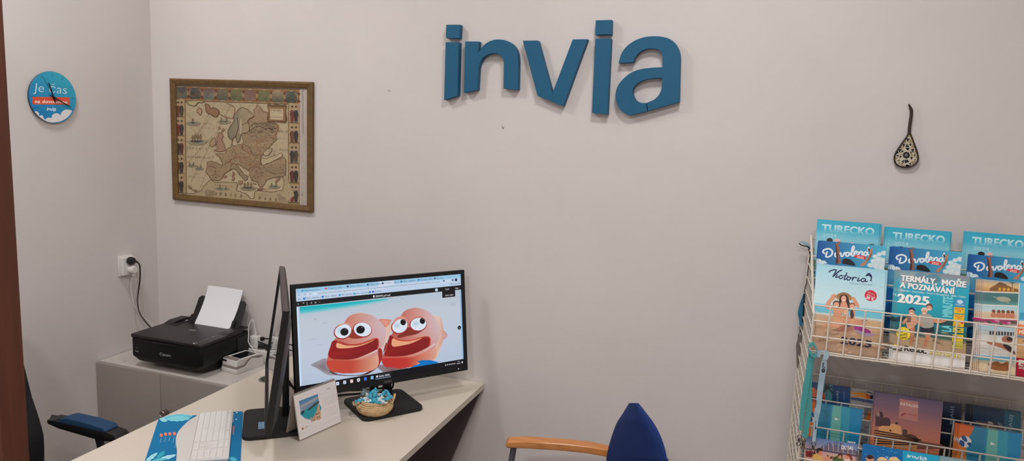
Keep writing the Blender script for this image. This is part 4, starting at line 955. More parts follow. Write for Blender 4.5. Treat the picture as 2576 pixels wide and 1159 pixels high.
a.up(); a.hold = True
for r_, xs in enumerate(rows_):
    for i, (p, q_) in enumerate(xs[:14]):
        s_ = lt[r_][i-1] if 0 < i <= len(lt[r_]) else '-'
        a.text(s_, (p*un_+.003, (ky[r_]+ky[r_+1])/2), (p*un_+(.0065 if s_ != '-' else .005), (ky[r_]+ky[r_+1])/2), .0042, (132, 128, 126), bold=.01)
a.build('key_legends', m_print, kb)
mb = MB(KF); mb.prism([(0, KB_+.0025), (Wk, KB_+.0025), (Wk, KB_+.0036), (0, KB_+.0036)], .0083, .0089, 'xyz').build('groove', mat('groove_grey', (150, 144, 138), .6), kb)

# ================================================================== black office chair behind the desk
m_fab = mat('black_chair_fabric', (22, 20, 22), .85, bump=.3, bscale=900); m_bluefab = mat('blue_armrest_pad', (22, 62, 98), .7, bump=.2, bscale=900)
oc = thing('office_chair', (-2.32, 1.68, 0), 'black swivel office chair with blue armrest pad, partly behind the brown door frame', 'chair')
OY = 1.68
def ocb(u, v):
    y = OY+(u-.5)*2*.225*(1-.25*max(0, v-.75)/.25*abs(2*u-1)); z = .42+.66*v
    xf = -2.535+.05*math.sin(PI*min(1, max(0, (.62-z)/.2+.5)))*0 - .30*max(0, z-.60)**1.1*.92 + .018*math.sin(max(0, min(1, (z-.40)/.35))*PI) - .09*(2*u-1)**2*0
    return (xf, y, z), (xf-.075, y, z)
MB().sheet(ocb, 12, 36, True).build('backrest', m_fab, oc, bevel=.012, seg=3)
MB().prism([(-2.52, OY-.24), (-2.02, OY-.23), (-1.99, OY-.18), (-1.99, OY+.18), (-2.02, OY+.23), (-2.52, OY+.24)], .41, .49, 'xyz').build('seat', m_fab, oc, bevel=.025, seg=3)
for s_ in (-1, 1):
    ya = OY+s_*.275
    ar = MB().prism([(-2.53, .636), (-2.47, .626), (-2.25, .616), (-2.185, .626), (-2.172, .640), (-2.19, .654), (-2.23, .658), (-2.46, .656), (-2.53, .654)], ya-.031, ya+.031, 'xzy').build('armrest', m_black, oc, bevel=.007, seg=2)
    tag(MB().prism([(-2.475, .650), (-2.235, .650), (-2.225, .660), (-2.24, .672), (-2.33, .678), (-2.43, .678), (-2.46, .668)], ya-.030, ya+.030, 'xzy').build('arm_pad', m_bluefab, ar, bevel=.009, seg=3), 'blue padded armrest top')
    MB().tube(cr([(-2.52, ya-s_*.02, .655), (-2.48, ya, .645), (-2.40, ya, .636)], 4), .017, 8).tube(cr([(-2.30, ya, .62), (-2.29, ya-s_*.0, .50), (-2.28, ya-s_*.10, .42), (-2.26, OY, .40)], 5), .014, 8).build('arm_bracket', m_black, oc)
MB().lathe([(.03, .10), (.03, .30), (.022, .30), (.022, .41)], (-2.26, OY, 0), 18).build('gas_column', m_black, oc)
MB().box(-2.60, -2.50, OY-.03, OY+.03, .40, .46).box(-2.52, -2.2, OY-.03, OY+.03, .385, .412).build('back_carrier', m_black, oc, bevel=.006)
for k in range(5):
    an = R(20+72*k); ex, ey = -2.26+.27*math.cos(an), OY+.27*math.sin(an)
    lg = MB().tube([(-2.26, OY, .12), (-2.26+.14*math.cos(an), OY+.14*math.sin(an), .105), (ex, ey, .075)], [.022, .018, .014], 8).build('leg', m_black, oc)
    MB(Frame((ex, ey, .028), yaw=an)).lathe([(.012, -.020), (.028, -.018), (.028, .018), (.012, .020)], (0, 0, 0), 16, 'y').tube([(0, 0, .0), (0, 0, .05)], .008, 6).build('caster', m_black, lg)

# ================================================================== visitor chair
m_navy = mat('navy_upholstery', (18, 46, 104), .8, bump=.15, bscale=900, spec=.3); m_beech = wood('beech_arm', (196, 124, 66), (214, 146, 86), .28, axis=0); m_tube = mat('grey_tube', (112, 110, 114), .4, metal=.5)
VA = R(15)
vf = Frame((-.473, 2.275, 0), yaw=VA)         # local -X is forward (towards the desk)
vch = thing('visitor_chair', (-.473, 2.275, 0), 'blue visitor chair with beech armrests and grey steel legs in front of the bare wall', 'chair')
kch = crop(1220, 980, 5.152)
LEv = [(1886, 172), (1868, 200), (1800, 320), (1720, 450), (1660, 600), (1620, 720), (1590, 860), (1578, 960)]; RIv = [(1970, 172), (2000, 205), (2080, 310), (2190, 460), (2260, 600), (2310, 740), (2345, 900), (2352, 990)]
Le, Re = [], []
for (xl, yl), (xr, yr) in zip(LEv, RIv):
    f = ((xr-xl)/770)**.6
    Le.append(tuple(at(*kch(xl, yl), 1, 2.22+.21*f))); Re.append(tuple(at(*kch(xr, yr), 1, 2.22-.21*f)))
for zz in (.66, .55, .45):
    e = Le[-1]; Le.append((e[0]-.012, e[1], zz)); e = Re[-1]; Re.append((e[0]-.012, e[1], zz))
Le, Re = cr(Le, 4), cr(Re, 4); nb = len(Le)-1
bn = Vector((.89, .46, 0))     # towards the rear of the backrest
def vb(u, v):
    i = min(nb, int(round(v*nb))); a_, b_ = Vector(Le[i]), Vector(Re[i]); s_ = 2*u-1; p = a_+(b_-a_)*u
    c_ = max(0, 1-s_*s_)**.5; wd = min(1, (b_-a_).length/.34)**1.6; th = .004+.026*c_*wd
    return tuple(p-bn*(.004+.020*c_*wd)), tuple(p+bn*(.004+.016*c_*wd))
MB().sheet(vb, 16, nb, True).build('backrest', m_navy, vch, bevel=.002, seg=1, ang=60)
MB(vf).prism([(-.25, -.20), (-.23, -.235), (.14, -.235), (.17, -.20), (.17, .20), (.14, .235), (-.23, .235), (-.25, .20)], .40, .46, 'xyz').build('seat', m_navy, vch, bevel=.02, seg=3)
for s_ in (-1, 1):
    ya = s_*.275
    pth = [(-.278, .654), (-.268, .670), (-.20, .676), (-.05, .677), (.04, .673), (.10, .666), (.15, .657)]
    MB(vf).prism(pth+[(.15, .628), (.10, .637), (.04, .644), (-.05, .648), (-.20, .647), (-.272, .643)], ya-.026, ya+.026, 'xzy').build('armrest', m_beech, vch, bevel=.007, seg=3)
    MB(vf).tube(cr([(-.245, ya, .648), (-.262, ya, .50), (-.285, ya, .30), (-.31, ya, .003)], 4), .0125, 10).build('leg', m_tube, vch)
    MB(vf).tube(cr([(.13, ya, .635), (.14, ya, .45), (.165, ya, .25), (.21, ya, .003)], 4), .0125, 10).build('leg', m_tube, vch)
    MB(vf).rod((-.272, ya, .425), (.142, ya, .425), .010, 8).build('seat_rail', m_tube, vch)
MB(vf).rod((-.10, -.275, .395), (-.10, .275, .395), .010, 8).rod((.12, -.275, .395), (.12, .275, .395), .010, 8).build('cross_rail', m_tube, vch)
# ================================================================== wall clock
m_cover = printed('glossy_cover', .32, coat=.25)
m_cover_matt = printed('matt_cover', .5)
ck = thing('wall_clock', (LEFT, 2.273, 1.905), 'round blue wall clock with red band and white clouds on the narrow left wall', 'clock')
CKR = .1085
wf_ = Frame((LEFT, 2.273, 1.904), X=(0, 1, 0), Y=(0, 0, 1), Z=(1, 0, 0))
MB(wf_).lathe([(CKR-.003, .001), (CKR-.001, .009), (CKR, .0105), (CKR, .012), (CKR-.001, .013), (.001, .013)], n=72).build('case', mat('clock_rim', (24, 66, 92), .4), ck)
cpn = Plane(wf_((0, 0, .0132)), (0, 1, 0), (0, 0, 1), (1, 0, 0))
a = Art(cpn, None)
disc = [(CKR*.992*math.cos(R(t)), CKR*.992*math.sin(R(t))) for t in range(0, 360, 5)]
a.poly(disc, lambda X, Y: mixc((14, 106, 166), (44, 150, 172), max(0, min(1, .5+.5*(Y*.8+X*.5)/CKR))))
for k in range(12):
    if k in (9, 3) or True:
        t = R(90-30*k); a.hold = k > 0; a.line([(.088*math.cos(t), .088*math.sin(t)), (.102*math.cos(t), .102*math.sin(t))], .0016, (20, 46, 66))
a.hold = False
kc1 = crop(0, 150, 3.3125); a.cr = kc1
cl = (196, 196, 196)
def inside(pts): # keep cloud outlines on the dial
    out = []
    for p in pts:
        u, v = a.to(*p); l = math.hypot(u, v); f = min(1, CKR*.985/l) if l > 0 else 1; out.append((u*f, v*f))
    return out
c1 = inside([(278, 440), (290, 430), (312, 432), (325, 450), (328, 468), (345, 462), (360, 470), (366, 486), (374, 508), (340, 500), (305, 478)])
c2 = inside([(376, 512), (384, 492), (402, 482), (430, 484), (434, 464), (455, 448), (484, 448), (505, 462), (512, 440), (535, 420), (565, 416), (600, 424), (585, 455), (550, 490), (500, 515), (430, 526)])
a.cr = None; a.poly(c1, cl, 3); a.poly(c2, cl, 3); a.cr = kc1
a.poly([(272, 310), (580, 314), (580, 376), (272, 372)], (196, 72, 46))
a.text('Je čas', (278, 264), (556, 286), 74, (200, 208, 212), bold=-.014)
a.text('na dovolenou', (291, 360), (561, 364), 26, (226, 214, 206), bold=.022)
logo(a, (392, 428), (466, 430), 30, (216, 220, 222))
a.build('dial_print', m_cover_matt, ck)
def hand(name, ang, l0, l1, w, z, m):
    t = R(ang); fr = Frame(wf_((0, 0, z)), X=wf_.X*math.cos(t)+wf_.Y*math.sin(t), Y=wf_.Y*math.cos(t)-wf_.X*math.sin(t), Z=wf_.Z)
    MB(fr).prism([(-l0, -w*.6), (-l0, w*.6), (0, w), (l1*.9, w*.7), (l1, w*.3), (l1, -w*.3), (l1*.9, -w*.7), (0, -w)], 0, .0012, 'xyz').build(name, m, ck)
m_hand = mat('black_hand', (12, 11, 12), .4)
hand('hour_hand', 108, .022, .064, .0030, .0155, m_hand); hand('minute_hand', -26, .022, .086, .0026, .0175, m_hand)
hand('second_hand', 120, .040, .100, .0006, .0195, mat('purple_hand', (40, 34, 84), .4))
MB(wf_).lathe([(.004, .013), (.004, .0215), (.001, .022)], n=16).build('hub', m_hand, ck)

# ================================================================== framed antique-style map of Europe
MX0, MX1, MZ0, MZ1 = -2.731, -1.918, 1.431, 2.026
fm = thing('framed_map', ((MX0+MX1)/2, WALL, MZ0), 'antique-looking map of Europe in a brown wooden frame on the back wall', 'framed map')
m_frame = mat('olive_brown_frame', (104, 78, 40), rough=.45, bump=.25, bscale=260, var=.22, vscale=40)
FW = .030; yw_, yf_ = WALL-.001, WALL-.021
oc_ = [(MX0, MZ0), (MX1, MZ0), (MX1, MZ1), (MX0, MZ1)]; ic_ = [(MX0+FW, MZ0+FW), (MX1-FW, MZ0+FW), (MX1-FW, MZ1-FW), (MX0+FW, MZ1-FW)]
for k in range(4):
    p, q_, r_, s_ = oc_[k], oc_[(k+1) % 4], ic_[(k+1) % 4], ic_[k]
    mb = MB(); pr = [(0, yw_), (0, yf_+.004), (.25, yf_), (.7, yf_+.003), (1, yf_+.0085), (1, yw_)]
    mb.loft([[(p[0]+(s_[0]-p[0])*t, y, p[1]+(s_[1]-p[1])*t) for t, y in pr], [(q_[0]+(r_[0]-q_[0])*t, y, q_[1]+(r_[1]-q_[1])*t) for t, y in pr]]).build('frame_side', m_frame, fm)
mpl = Plane((0, WALL-.0055, 0), (1, 0, 0), (0, 0, 1), (0, -1, 0)); k2 = crop(400, 180, 3.05)
a = Art(mpl, None, gain=1.12);  a.poly(ic_, (176, 164, 154)); a.cr = k2
PAP, LND, INK, RED = (176, 157, 125), (152, 127, 98), (72, 50, 36), (124, 62, 40)
a.poly([(118, 104), (1078, 134), (1078, 1028), (136, 946)], (120, 92, 62)); a.poly([(122, 112), (1074, 142), (1074, 1022), (139, 940)], (168, 142, 100))
a.poly([(205, 221), (988, 246), (992, 1008), (216, 944)], lambda X, Y: mixc((172, 155, 124), (182, 164, 132), (Y-220)/760))
# medallions
def yt(x): return 163+(x-172)*(196-163)/(1015-172)
a.poly([(124, 115), (1074, 146), (1074, 244), (128, 212)], (132, 88, 44))
for i in range(10):
    x = 120+106*i; a.hold = False; a.poly([(x-14, yt(x)-34), (x, yt(x)-12), (x+14, yt(x)-34)], (84, 40, 26)); a.hold = True; a.poly([(x-14, yt(x)+36), (x, yt(x)+12), (x+14, yt(x)+36)], (84, 40, 26)) if 0 < i else None
a.hold = False
rd = random.Random(11)
pal = [[(60, 62, 62), (176, 150, 110), (112, 92, 66), (86, 90, 78)], [(66, 64, 60), (184, 160, 120), (128, 84, 68), (56, 62, 48)], [(104, 74, 70), (120, 84, 76), (128, 124, 100), (92, 98, 88)], [(118, 100, 70), (96, 70, 62), (110, 92, 64), (80, 78, 62)], [(108, 106, 64), (92, 72, 64), (104, 96, 64), (88, 90, 56)], [(118, 88, 74), (108, 82, 72), (124, 96, 78), (120, 90, 70)], [(104, 104, 62), (112, 76, 70), (110, 102, 66), (96, 92, 60)], [(150, 132, 100), (96, 92, 60), (108, 74, 66), (72, 84, 66)], [(60, 66, 66), (150, 134, 104), (84, 82, 58), (52, 54, 44)]]
for i in range(9):
    cx, cy = 172+(1015-172)*i/8, yt(172+(1015-172)*i/8); p_ = pal[i]
    a.ell(cx, cy, 50, 49, (186, 158, 110)); 
    oc8 = [(cx+46*max(-1, min(1, 1.16*math.cos(R(t)))), cy+45*max(-1, min(1, 1.16*math.sin(R(t))))) for t in range(0, 360, 12)]
    a.poly(oc8, lambda X, Y, p_=p_, cy=cy: mixc(p_[0], p_[1], max(0, min(1, (Y-cy+45)/40))) if Y < cy-5 else mixc(p_[2], p_[3], max(0, min(1, (Y-cy+5)/45))))
    a.up(); a.hold = True
    for _ in range(60):
        t, r_ = rd.uniform(0, 360), 38*math.sqrt(rd.random()); a.ell(cx+r_*math.cos(R(t)), cy+r_*.9*math.sin(R(t)), rd.uniform(2, 8), rd.uniform(1.2, 3), mixc(p_[0] if math.sin(R(t)) < -.4 else p_[2 + (_ % 2)], rd.choice([(70, 52, 40), (160, 140, 106), (94, 92, 64)]), rd.uniform(.1, .45)), rd.uniform(-30, 30), n=7)
    a.hold = False
# costume panels
def panel_cells(xl, xr, ys):
    for j, (y0, y1) in enumerate(ys):
        a.poly([(xl, y0), (xr, y0+3), (xr, y1), (xl, y1-3)], (166, 142, 108)); H = y1-y0; w_ = (xr-xl)
        a.poly([(xl+2, y1-10), (xr-2, y1-8), (xr-2, y1-2), (xl+2, y1-4)], (72, 62, 44))
        for s_, (cx, cc) in enumerate(((xl+w_*.32, rd.choice([(84, 34, 30), (96, 54, 34), (46, 40, 36), (104, 38, 32)])), (xl+w_*.70, rd.choice([(40, 36, 34), (72, 34, 30), (60, 52, 44), (30, 28, 30)])))):
            t_ = y0+H*.13; b_ = y1-H*.07; sw = w_*.17
            a.poly([(cx-sw*.45, t_+H*.16), (cx+sw*.45, t_+H*.16), (cx+sw*1.0, t_+H*.30), (cx+sw*1.05, b_-H*.22), (cx+sw*.8, b_), (cx-sw*.85, b_), (cx-sw*1.1, b_-H*.24), (cx-sw*1.0, t_+H*.30)], cc)
            a.poly([(cx-sw*.2, t_+H*.2), (cx+sw*.25, t_+H*.2), (cx+sw*.3, b_-4), (cx-sw*.1, b_-4)], mixc(cc, (150, 96, 60), .35))
            a.ell(cx, t_+H*.09, w_*.075, H*.055, (150, 106, 80), n=10); a.poly([(cx-sw*1.0, t_+H*.20), (cx-sw*1.45, t_+H*.42), (cx-sw*.5, t_+H*.52), (cx-sw*.4, t_+H*.45), (cx-sw*.9, t_+H*.40)], mixc(cc, (20, 16, 16), .3)); a.poly([(cx+sw*.95, t_+H*.20), (cx+sw*1.4, t_+H*.45), (cx+sw*.9, t_+H*.60), (cx+sw*.8, t_+H*.45)], mixc(cc, (150, 110, 80), .25)); a.poly([(cx-w_*.13, t_+H*.05), (cx+w_*.13, t_+H*.05), (cx+w_*.07, t_-H*.03), (cx-w_*.07, t_-H*.03)], (38, 32, 30)); a.poly([(cx-w_*.08, t_+H*.145), (cx+w_*.08, t_+H*.145), (cx+w_*.04, t_+H*.19), (cx-w_*.04, t_+H*.19)], (206, 194, 170))
panel_cells(124, 196, [(216, 352), (358, 498), (504, 642), (648, 786), (792, 934)]); panel_cells(998, 1076, [(246, 398), (406, 552), (558, 706), (712, 858), (864, 1010)])
for X in (200, 994): a.line([(X, 218 if X < 500 else 246), (X+(12 if X < 500 else 2), 942 if X < 500 else 1008)], 4, (116, 84, 52))
a.line([(204, 222), (988, 247)], 5, (96, 72, 50))
# rhumb lines
for p, q_ in (((205, 300), (430, 600)), ((430, 240), (230, 600)), ((560, 240), (240, 860)), ((240, 420), (560, 760)), ((210, 600), (430, 300)), ((700, 250), (560, 500)), ((220, 700), (420, 480)), ((300, 930), (420, 640)), ((620, 240), (640, 300)), ((860, 320), (980, 520))): a.hold = True; a.line([p, q_], 1.6, (138, 116, 86))
a.hold = False
EUR = [(565, 516), (560, 545), (572, 572), (606, 562), (640, 556), (652, 528), (640, 500), (664, 474), (690, 480), (700, 452), (694, 420), (690, 380), (712, 358), (738, 342), (728, 300), (742, 282), (770, 262), (800, 300), (842, 318), (840, 380), (906, 400), (916, 440), (896, 480), (902, 520), (862, 560), (838, 600), (842, 640), (800, 634), (784, 660), (782, 700), (800, 716), (834, 706), (880, 686), (930, 670), (968, 660), (975, 720), (972, 790), (930, 806), (870, 816), (826, 832), (806, 870), (776, 884), (758, 850), (724, 836), (700, 800), (690, 760), (650, 735), (612, 710), (596, 712), (622, 744), (660, 792), (684, 806), (664, 836), (644, 812), (610, 776), (580, 742), (548, 756), (516, 774), (498, 790), (478, 826), (440, 834), (404, 826), (386, 800), (362, 768), (370, 732), (372, 698), (402, 688), (460, 706), (492, 716), (478, 680), (462, 650), (436, 632), (470, 628), (504, 630), (522, 596), (550, 580), (560, 560)]
SCA = [(630, 278), (596, 312), (574, 345), (578, 380), (556, 408), (536, 440), (530, 476), (540, 512), (564, 514), (586, 498), (596, 520), (604, 545), (618, 532), (626, 498), (642, 476), (680, 466), (694, 440), (692, 410), (682, 378), (704, 356), (726, 344), (716, 320), (684, 296), (656, 280)]
AFR = [(214, 942), (262, 934), (322, 918), (340, 884), (366, 860), (400, 832), (432, 850), (486, 846), (560, 852), (594, 850), (604, 874), (596, 908), (640, 926), (676, 940), (696, 968), (716, 974), (732, 964), (742, 918), (800, 916), (860, 924), (912, 914), (944, 912), (962, 868), (958, 820), (944, 800), (962, 798), (982, 815), (984, 998)]
GBR = [(456, 478), (472, 468), (486, 474), (492, 500), (480, 524), (496, 548), (508, 590), (502, 608), (470, 614), (428, 606), (452, 592), (440, 566), (452, 540), (446, 510)]
IRL = [(430, 508), (438, 540), (430, 566), (408, 574), (392, 562), (400, 530), (414, 512)]
ICE = [(356, 248), (384, 256), (400, 282), (424, 278), (452, 292), (462, 310), (446, 346), (420, 340), (398, 328), (368, 312), (360, 280)]
FAR = [(312, 280), (332, 292), (330, 312), (318, 334), (304, 318), (294, 304), (304, 290)]
GRL = [(218, 223), (346, 226), (330, 238), (300, 238), (290, 256), (268, 264), (240, 256), (222, 240)]
def land(pts, c_, w_=6, coast=INK, seed=1, shut=True):
    p_ = wob(cr(pts, 3, True), 2.2, seed); a.poly(p_, c_); rr = random.Random(seed)
    a.up(); h0 = a.hold; a.hold = True      # coast shading: short engraved strokes standing out to sea
    for i in range(0, len(p_)):
        X, Y = p_[i]; a.line([(X+rr.uniform(-9, 9), Y+rr.uniform(-4, 4)), (X+rr.uniform(-13, 13), Y+rr.uniform(-3, 3))], 1.3, mixc(coast, PAP, .35))
    a.hold = h0; a.line(p_ if shut else p_[:int(len(p_)*.90)], w_*.8, lambda X, Y: mixc(coast, (112, 72, 46), .5+.5*math.sin(X*.21+Y*.17)), 0, shut)
land(AFR, (170, 150, 116), 5, shut=False); land(EUR, lambda X, Y: mixc((140, 118, 92), (156, 132, 98), ((X*.7+Y) % 90)/90), 5, (86, 58, 38), 2); land(SCA, lambda X, Y: mixc((122, 116, 92), (158, 138, 108), max(0, min(1, (X-560)/110))), 6, (62, 52, 42), 3)
land(GBR, (150, 122, 98), 5, (104, 50, 40), 4); land(IRL, (160, 136, 104), 5, (96, 62, 44), 5); land(ICE, (138, 104, 74), 7, (66, 44, 34), 6); land(FAR, (170, 140, 110), 5, (96, 56, 40), 7); land(GRL, (168, 158, 112), 6, (52, 46, 38), 8)
a.poly(wob(cr([(628, 368), (634, 362), (636, 420), (632, 472), (624, 476), (622, 420)], 3, True), 1), (178, 160, 128))
land([(784, 690), (798, 664), (826, 668), (852, 656), (900, 642), (940, 624), (948, 648), (900, 676), (832, 706), (800, 718)], (180, 163, 131), 4, (84, 58, 40), 9)
land([(806, 620), (832, 598), (866, 590), (862, 610), (838, 640), (816, 646)], (178, 160, 128), 4, (70, 56, 44), 10)
for pts in ([(568, 768), (578, 772), (578, 796), (570, 798)], [(566, 802), (580, 804), (578, 832), (566, 830)], [(612, 842), (644, 838), (636, 862), (616, 858)], [(494, 796), (524, 800), (508, 814)], [(760, 900), (800, 892), (796, 902), (764, 908)], [(896, 838), (924, 812), (932, 818), (906, 846)], [(486, 446), (502, 436), (500, 452), (486, 458)], [(458, 426), (472, 430), (466, 440)], [(230, 872), (258, 894), (246, 898), (232, 886)], [(262, 906), (296, 908), (288, 918)]): land(pts, (150, 116, 88), 3, (98, 52, 44), 12)
# borders and rivers
for pts, c_ in (([(570, 590), (590, 620), (580, 660), (552, 680), (560, 710)], (134, 82, 44)), ([(640, 560), (650, 600), (690, 620), (700, 650), (660, 660), (620, 652), (580, 662)], (142, 92, 48)), ([(656, 600), (636, 578), (660, 560), (700, 590), (724, 640), (760, 640), (780, 640)], (110, 72, 46)), ([(620, 656), (630, 690), (670, 700), (720, 716), (780, 702)], (150, 96, 48)), ([(694, 656), (716, 690), (700, 716)], (146, 96, 50)), ([(776, 740), (740, 730), (700, 740), (690, 760)], (120, 66, 44)), ([(906, 400), (910, 450), (880, 500), (820, 510), (760, 540), (756, 590), (784, 640)], (158, 104, 56)), ([(700, 460), (730, 430), (780, 420), (820, 440), (870, 430), (900, 440)], (70, 58, 44)), ([(552, 680), (500, 716)], (120, 76, 44)), ([(380, 720), (420, 732), (440, 770), (412, 800)], (120, 80, 50)), ([(600, 350), (610, 420), (590, 500)], (52, 46, 38)), ([(690, 380), (660, 400), (640, 410)], (120, 70, 50)), ([(840, 380), (790, 400), (740, 396), (706, 420)], (72, 60, 46)), ([(596, 712), (560, 706), (548, 756)], (110, 70, 44)), ([(800, 716), (830, 760), (900, 780), (970, 770)], (130, 100, 64)), ([(520, 240), (580, 275), (570, 360)], (140, 96, 66)), ([(462, 320), (520, 350), (570, 360)], (140, 82, 58)), ([(742, 282), (760, 240)], (150, 96, 54))):
    a.hold = False; a.line(wob(cr(pts, 4), 2, 5), 4.2, c_)
a.up(); a.hold = True
for _ in range(1100):   # hatching, hills and place marks
    X, Y = rd.uniform(380, 960), rd.uniform(360, 860)
    inside_ = (X > 540 and 560 < Y < 800 and X < 780) or (X > 700 and 380 < Y < 640 and X < 900) or (380 < X < 480 and 700 < Y < 820) or (480 < X < 600 and 620 < Y < 740) or (720 < X < 960 and 710 < Y < 810)
    if inside_: a.line([(X, Y), (X+rd.uniform(4, 12), Y+rd.uniform(-3, 3))], rd.uniform(1.0, 2.2), rd.choice([(112, 86, 62), (96, 74, 56), (128, 100, 74), (120, 74, 54)]))
for _ in range(40): X, Y = rd.uniform(700, 810), rd.uniform(740, 870); a.ell(X, Y, rd.uniform(2, 6), rd.uniform(2, 4), rd.choice([(108, 58, 50), (84, 56, 48), (140, 100, 78)]), n=6)
for _ in range(60):
    X, Y = rd.uniform(705, 890), rd.uniform(386, 470); a.line([(X, Y), (X+rd.uniform(8, 24), Y+rd.uniform(-5, 8))], 3, rd.choice([(70, 58, 44), (92, 76, 56)]))
a.hold = False
# ships and sea beasts
def ship(cx, cy, w_, sea=True, m_=3):
    if sea: a.fan(cr([(cx-w_, cy+6), (cx-w_*.3, cy-6), (cx+w_*.6, cy-4), (cx+w_*1.1, cy+6), (cx+w_*.5, cy+w_*.42), (cx-w_*.4, cy+w_*.40)], 3, True), (84, 94, 84), (150, 140, 112))
    for i in range(m_):
        x = cx-w_*.4+w_*.8*i/max(1, m_-1) if m_ > 1 else cx; h = w_*(.55+.15*(i % 2))
        a.poly([(x-w_*.2, cy), (x+w_*.2, cy), (x+w_*.14, cy+w_*.14), (x-w_*.14, cy+w_*.14)], (66, 46, 34)); a.line([(x, cy), (x, cy-h)], 3, (70, 50, 36)); a.poly([(x-w_*.12, cy-h*.35), (x+w_*.13, cy-h*.40), (x+w_*.10, cy-h*.85), (x-w_*.06, cy-h*.9)], (122, 96, 70))
ship(290, 528, 76, True, 4); ship(500, 378, 50, True, 2); ship(262, 388, 56, True, 1); ship(252, 716, 34, True, 2); ship(310, 738, 34, True, 2); ship(684, 884, 60, True, 3); ship(884, 876, 44, True, 2); ship(470, 892, 40, True, 1); ship(516, 896, 28, True, 1)
# cartouche
a.poly([(834, 258), (850, 246), (868, 256), (906, 248), (944, 258), (966, 250), (984, 264), (974, 300), (984, 352), (974, 392), (900, 384), (842, 386), (832, 352), (842, 300)], (96, 68, 42), 2); a.poly([(842, 268), (972, 274), (970, 378), (846, 376)], (132, 100, 62)); a.poly([(856, 284), (956, 288), (956, 370), (858, 366)], (186, 168, 138)); a.line([(858, 350), (956, 354)], 3, (110, 84, 56))
a.text('EVROPA', (864, 304), (944, 308), 15, (84, 58, 40), bold=.012); a.text('recens descripta', (868, 318), (938, 321), 7, (130, 100, 70)); a.text('à', (900, 332), (905, 332), 6, (130, 100, 70)); a.text('Guilielmo', (866, 344), (940, 347), 9, (130, 100, 70), shear=.3)
def spaced(s_, p, q_, h, c_=(96, 74, 52), b_=0.):
    n_ = len(s_); a.up(); a.hold = True
    for i, ch in enumerate(s_):
        t = i/max(1, n_-1); X, Y = p[0]+(q_[0]-p[0])*t, p[1]+(q_[1]-p[1])*t
        if ch != ' ': e = h*(.3 if ch != 'I' else .06); a.text(ch, (X-e, Y-e*.08), (X+e, Y+e*.08), h, c_, bold=b_)
    a.hold = False
spaced('OCEANVS', (218, 590), (364, 598), 14); spaced('OCCIDENTALIS', (226, 660), (390, 667), 15); spaced('AFRICÆ', (440, 948), (630, 966), 26, b_=.0); spaced('PARS', (776, 980), (900, 994), 24); spaced('ASIÆ', (926, 466), (980, 468), 18); spaced('PARS', (934, 604), (986, 606), 15); spaced('ATLANTICVM', (232, 808), (336, 818), 9); spaced('MARE', (268, 786), (304, 790), 9)
spaced('OCEANVS', (482, 268), (566, 272), 8); spaced('HYPERBOREVS', (480, 292), (570, 296), 6, (150, 110, 80)); spaced('BRITANICVM', (340, 436), (424, 440), 7); spaced('OCEANVS', (346, 400), (398, 404), 8); spaced('MARE MEDITERRANEVM', (640, 902), (850, 906), 10); spaced('BARBARIA', (440, 872), (560, 886), 9); spaced('HYSTICVM', (786, 690), (900, 656), 8, (150, 120, 80)); spaced('TARTARIA', (864, 512), (960, 520), 9); spaced('MARMARICA', (770, 944), (880, 958), 8)
a.up(); a.hold = True
for _ in range(110): X, Y = rd.uniform(222, 300), rd.uniform(866, 930); a.hold = True
for j in range(12): a.line([(356+j*.5, 908+j*4), (420+(j*7) % 15, 910+j*4)], 1.6, (136, 114, 86))
for j in range(14): a.line([(905+j*5, 925+j*3), (925+j*4, 990)], 1.3, (150, 130, 100))
a.hold = False
a.rect(1098, 938, 1104, 948, (60, 54, 50)); a.line([(1102, 130), (1106, 480)], 4, (160, 150, 140)); 
a.build('map_print', printed('old_map_print', .5, mottle=.09, mscale=90), fm)
mp, nt, p = nodes('picture_pane'); p.inputs['Base Color'].default_value = (1, 1, 1, 1)
tr = nt.nodes.new('ShaderNodeBsdfTransparent'); gl = nt.nodes.new('ShaderNodeBsdfGlossy'); gl.inputs['Roughness'].default_value = .03; lw = nt.nodes.new('ShaderNodeLayerWeight'); lw.inputs['Blend'].default_value = .5; pw5 = nt.nodes.new('ShaderNodeMath'); pw5.operation = 'POWER'; pw5.inputs[1].default_value = 5; fz = nt.nodes.new('ShaderNodeMapRange'); fz.inputs['To Min'].default_value = .03; fz.inputs['To Max'].default_value = .9; L(nt, lw.outputs['Facing'], pw5.inputs[0]); L(nt, pw5.outputs[0], fz.inputs['Value']); mx = nt.nodes.new('ShaderNodeMixShader')
L(nt, fz.outputs[0], mx.inputs[0]); L(nt, tr.outputs[0], mx.inputs[1]); L(nt, gl.outputs[0], mx.inputs[2]); L(nt, mx.outputs[0], nt.nodes['Material Output'].inputs['Surface'])
mb = MB(); mb.add([(ic_[0][0], WALL-.0115, ic_[0][1]), (ic_[1][0], WALL-.0115, ic_[1][1]), (ic_[2][0], WALL-.0115, ic_[2][1]), (ic_[3][0], WALL-.0115, ic_[3][1])], [(0, 1, 2, 3)]); mb.build('glass_pane', mp, fm, fix=False, smooth=False)

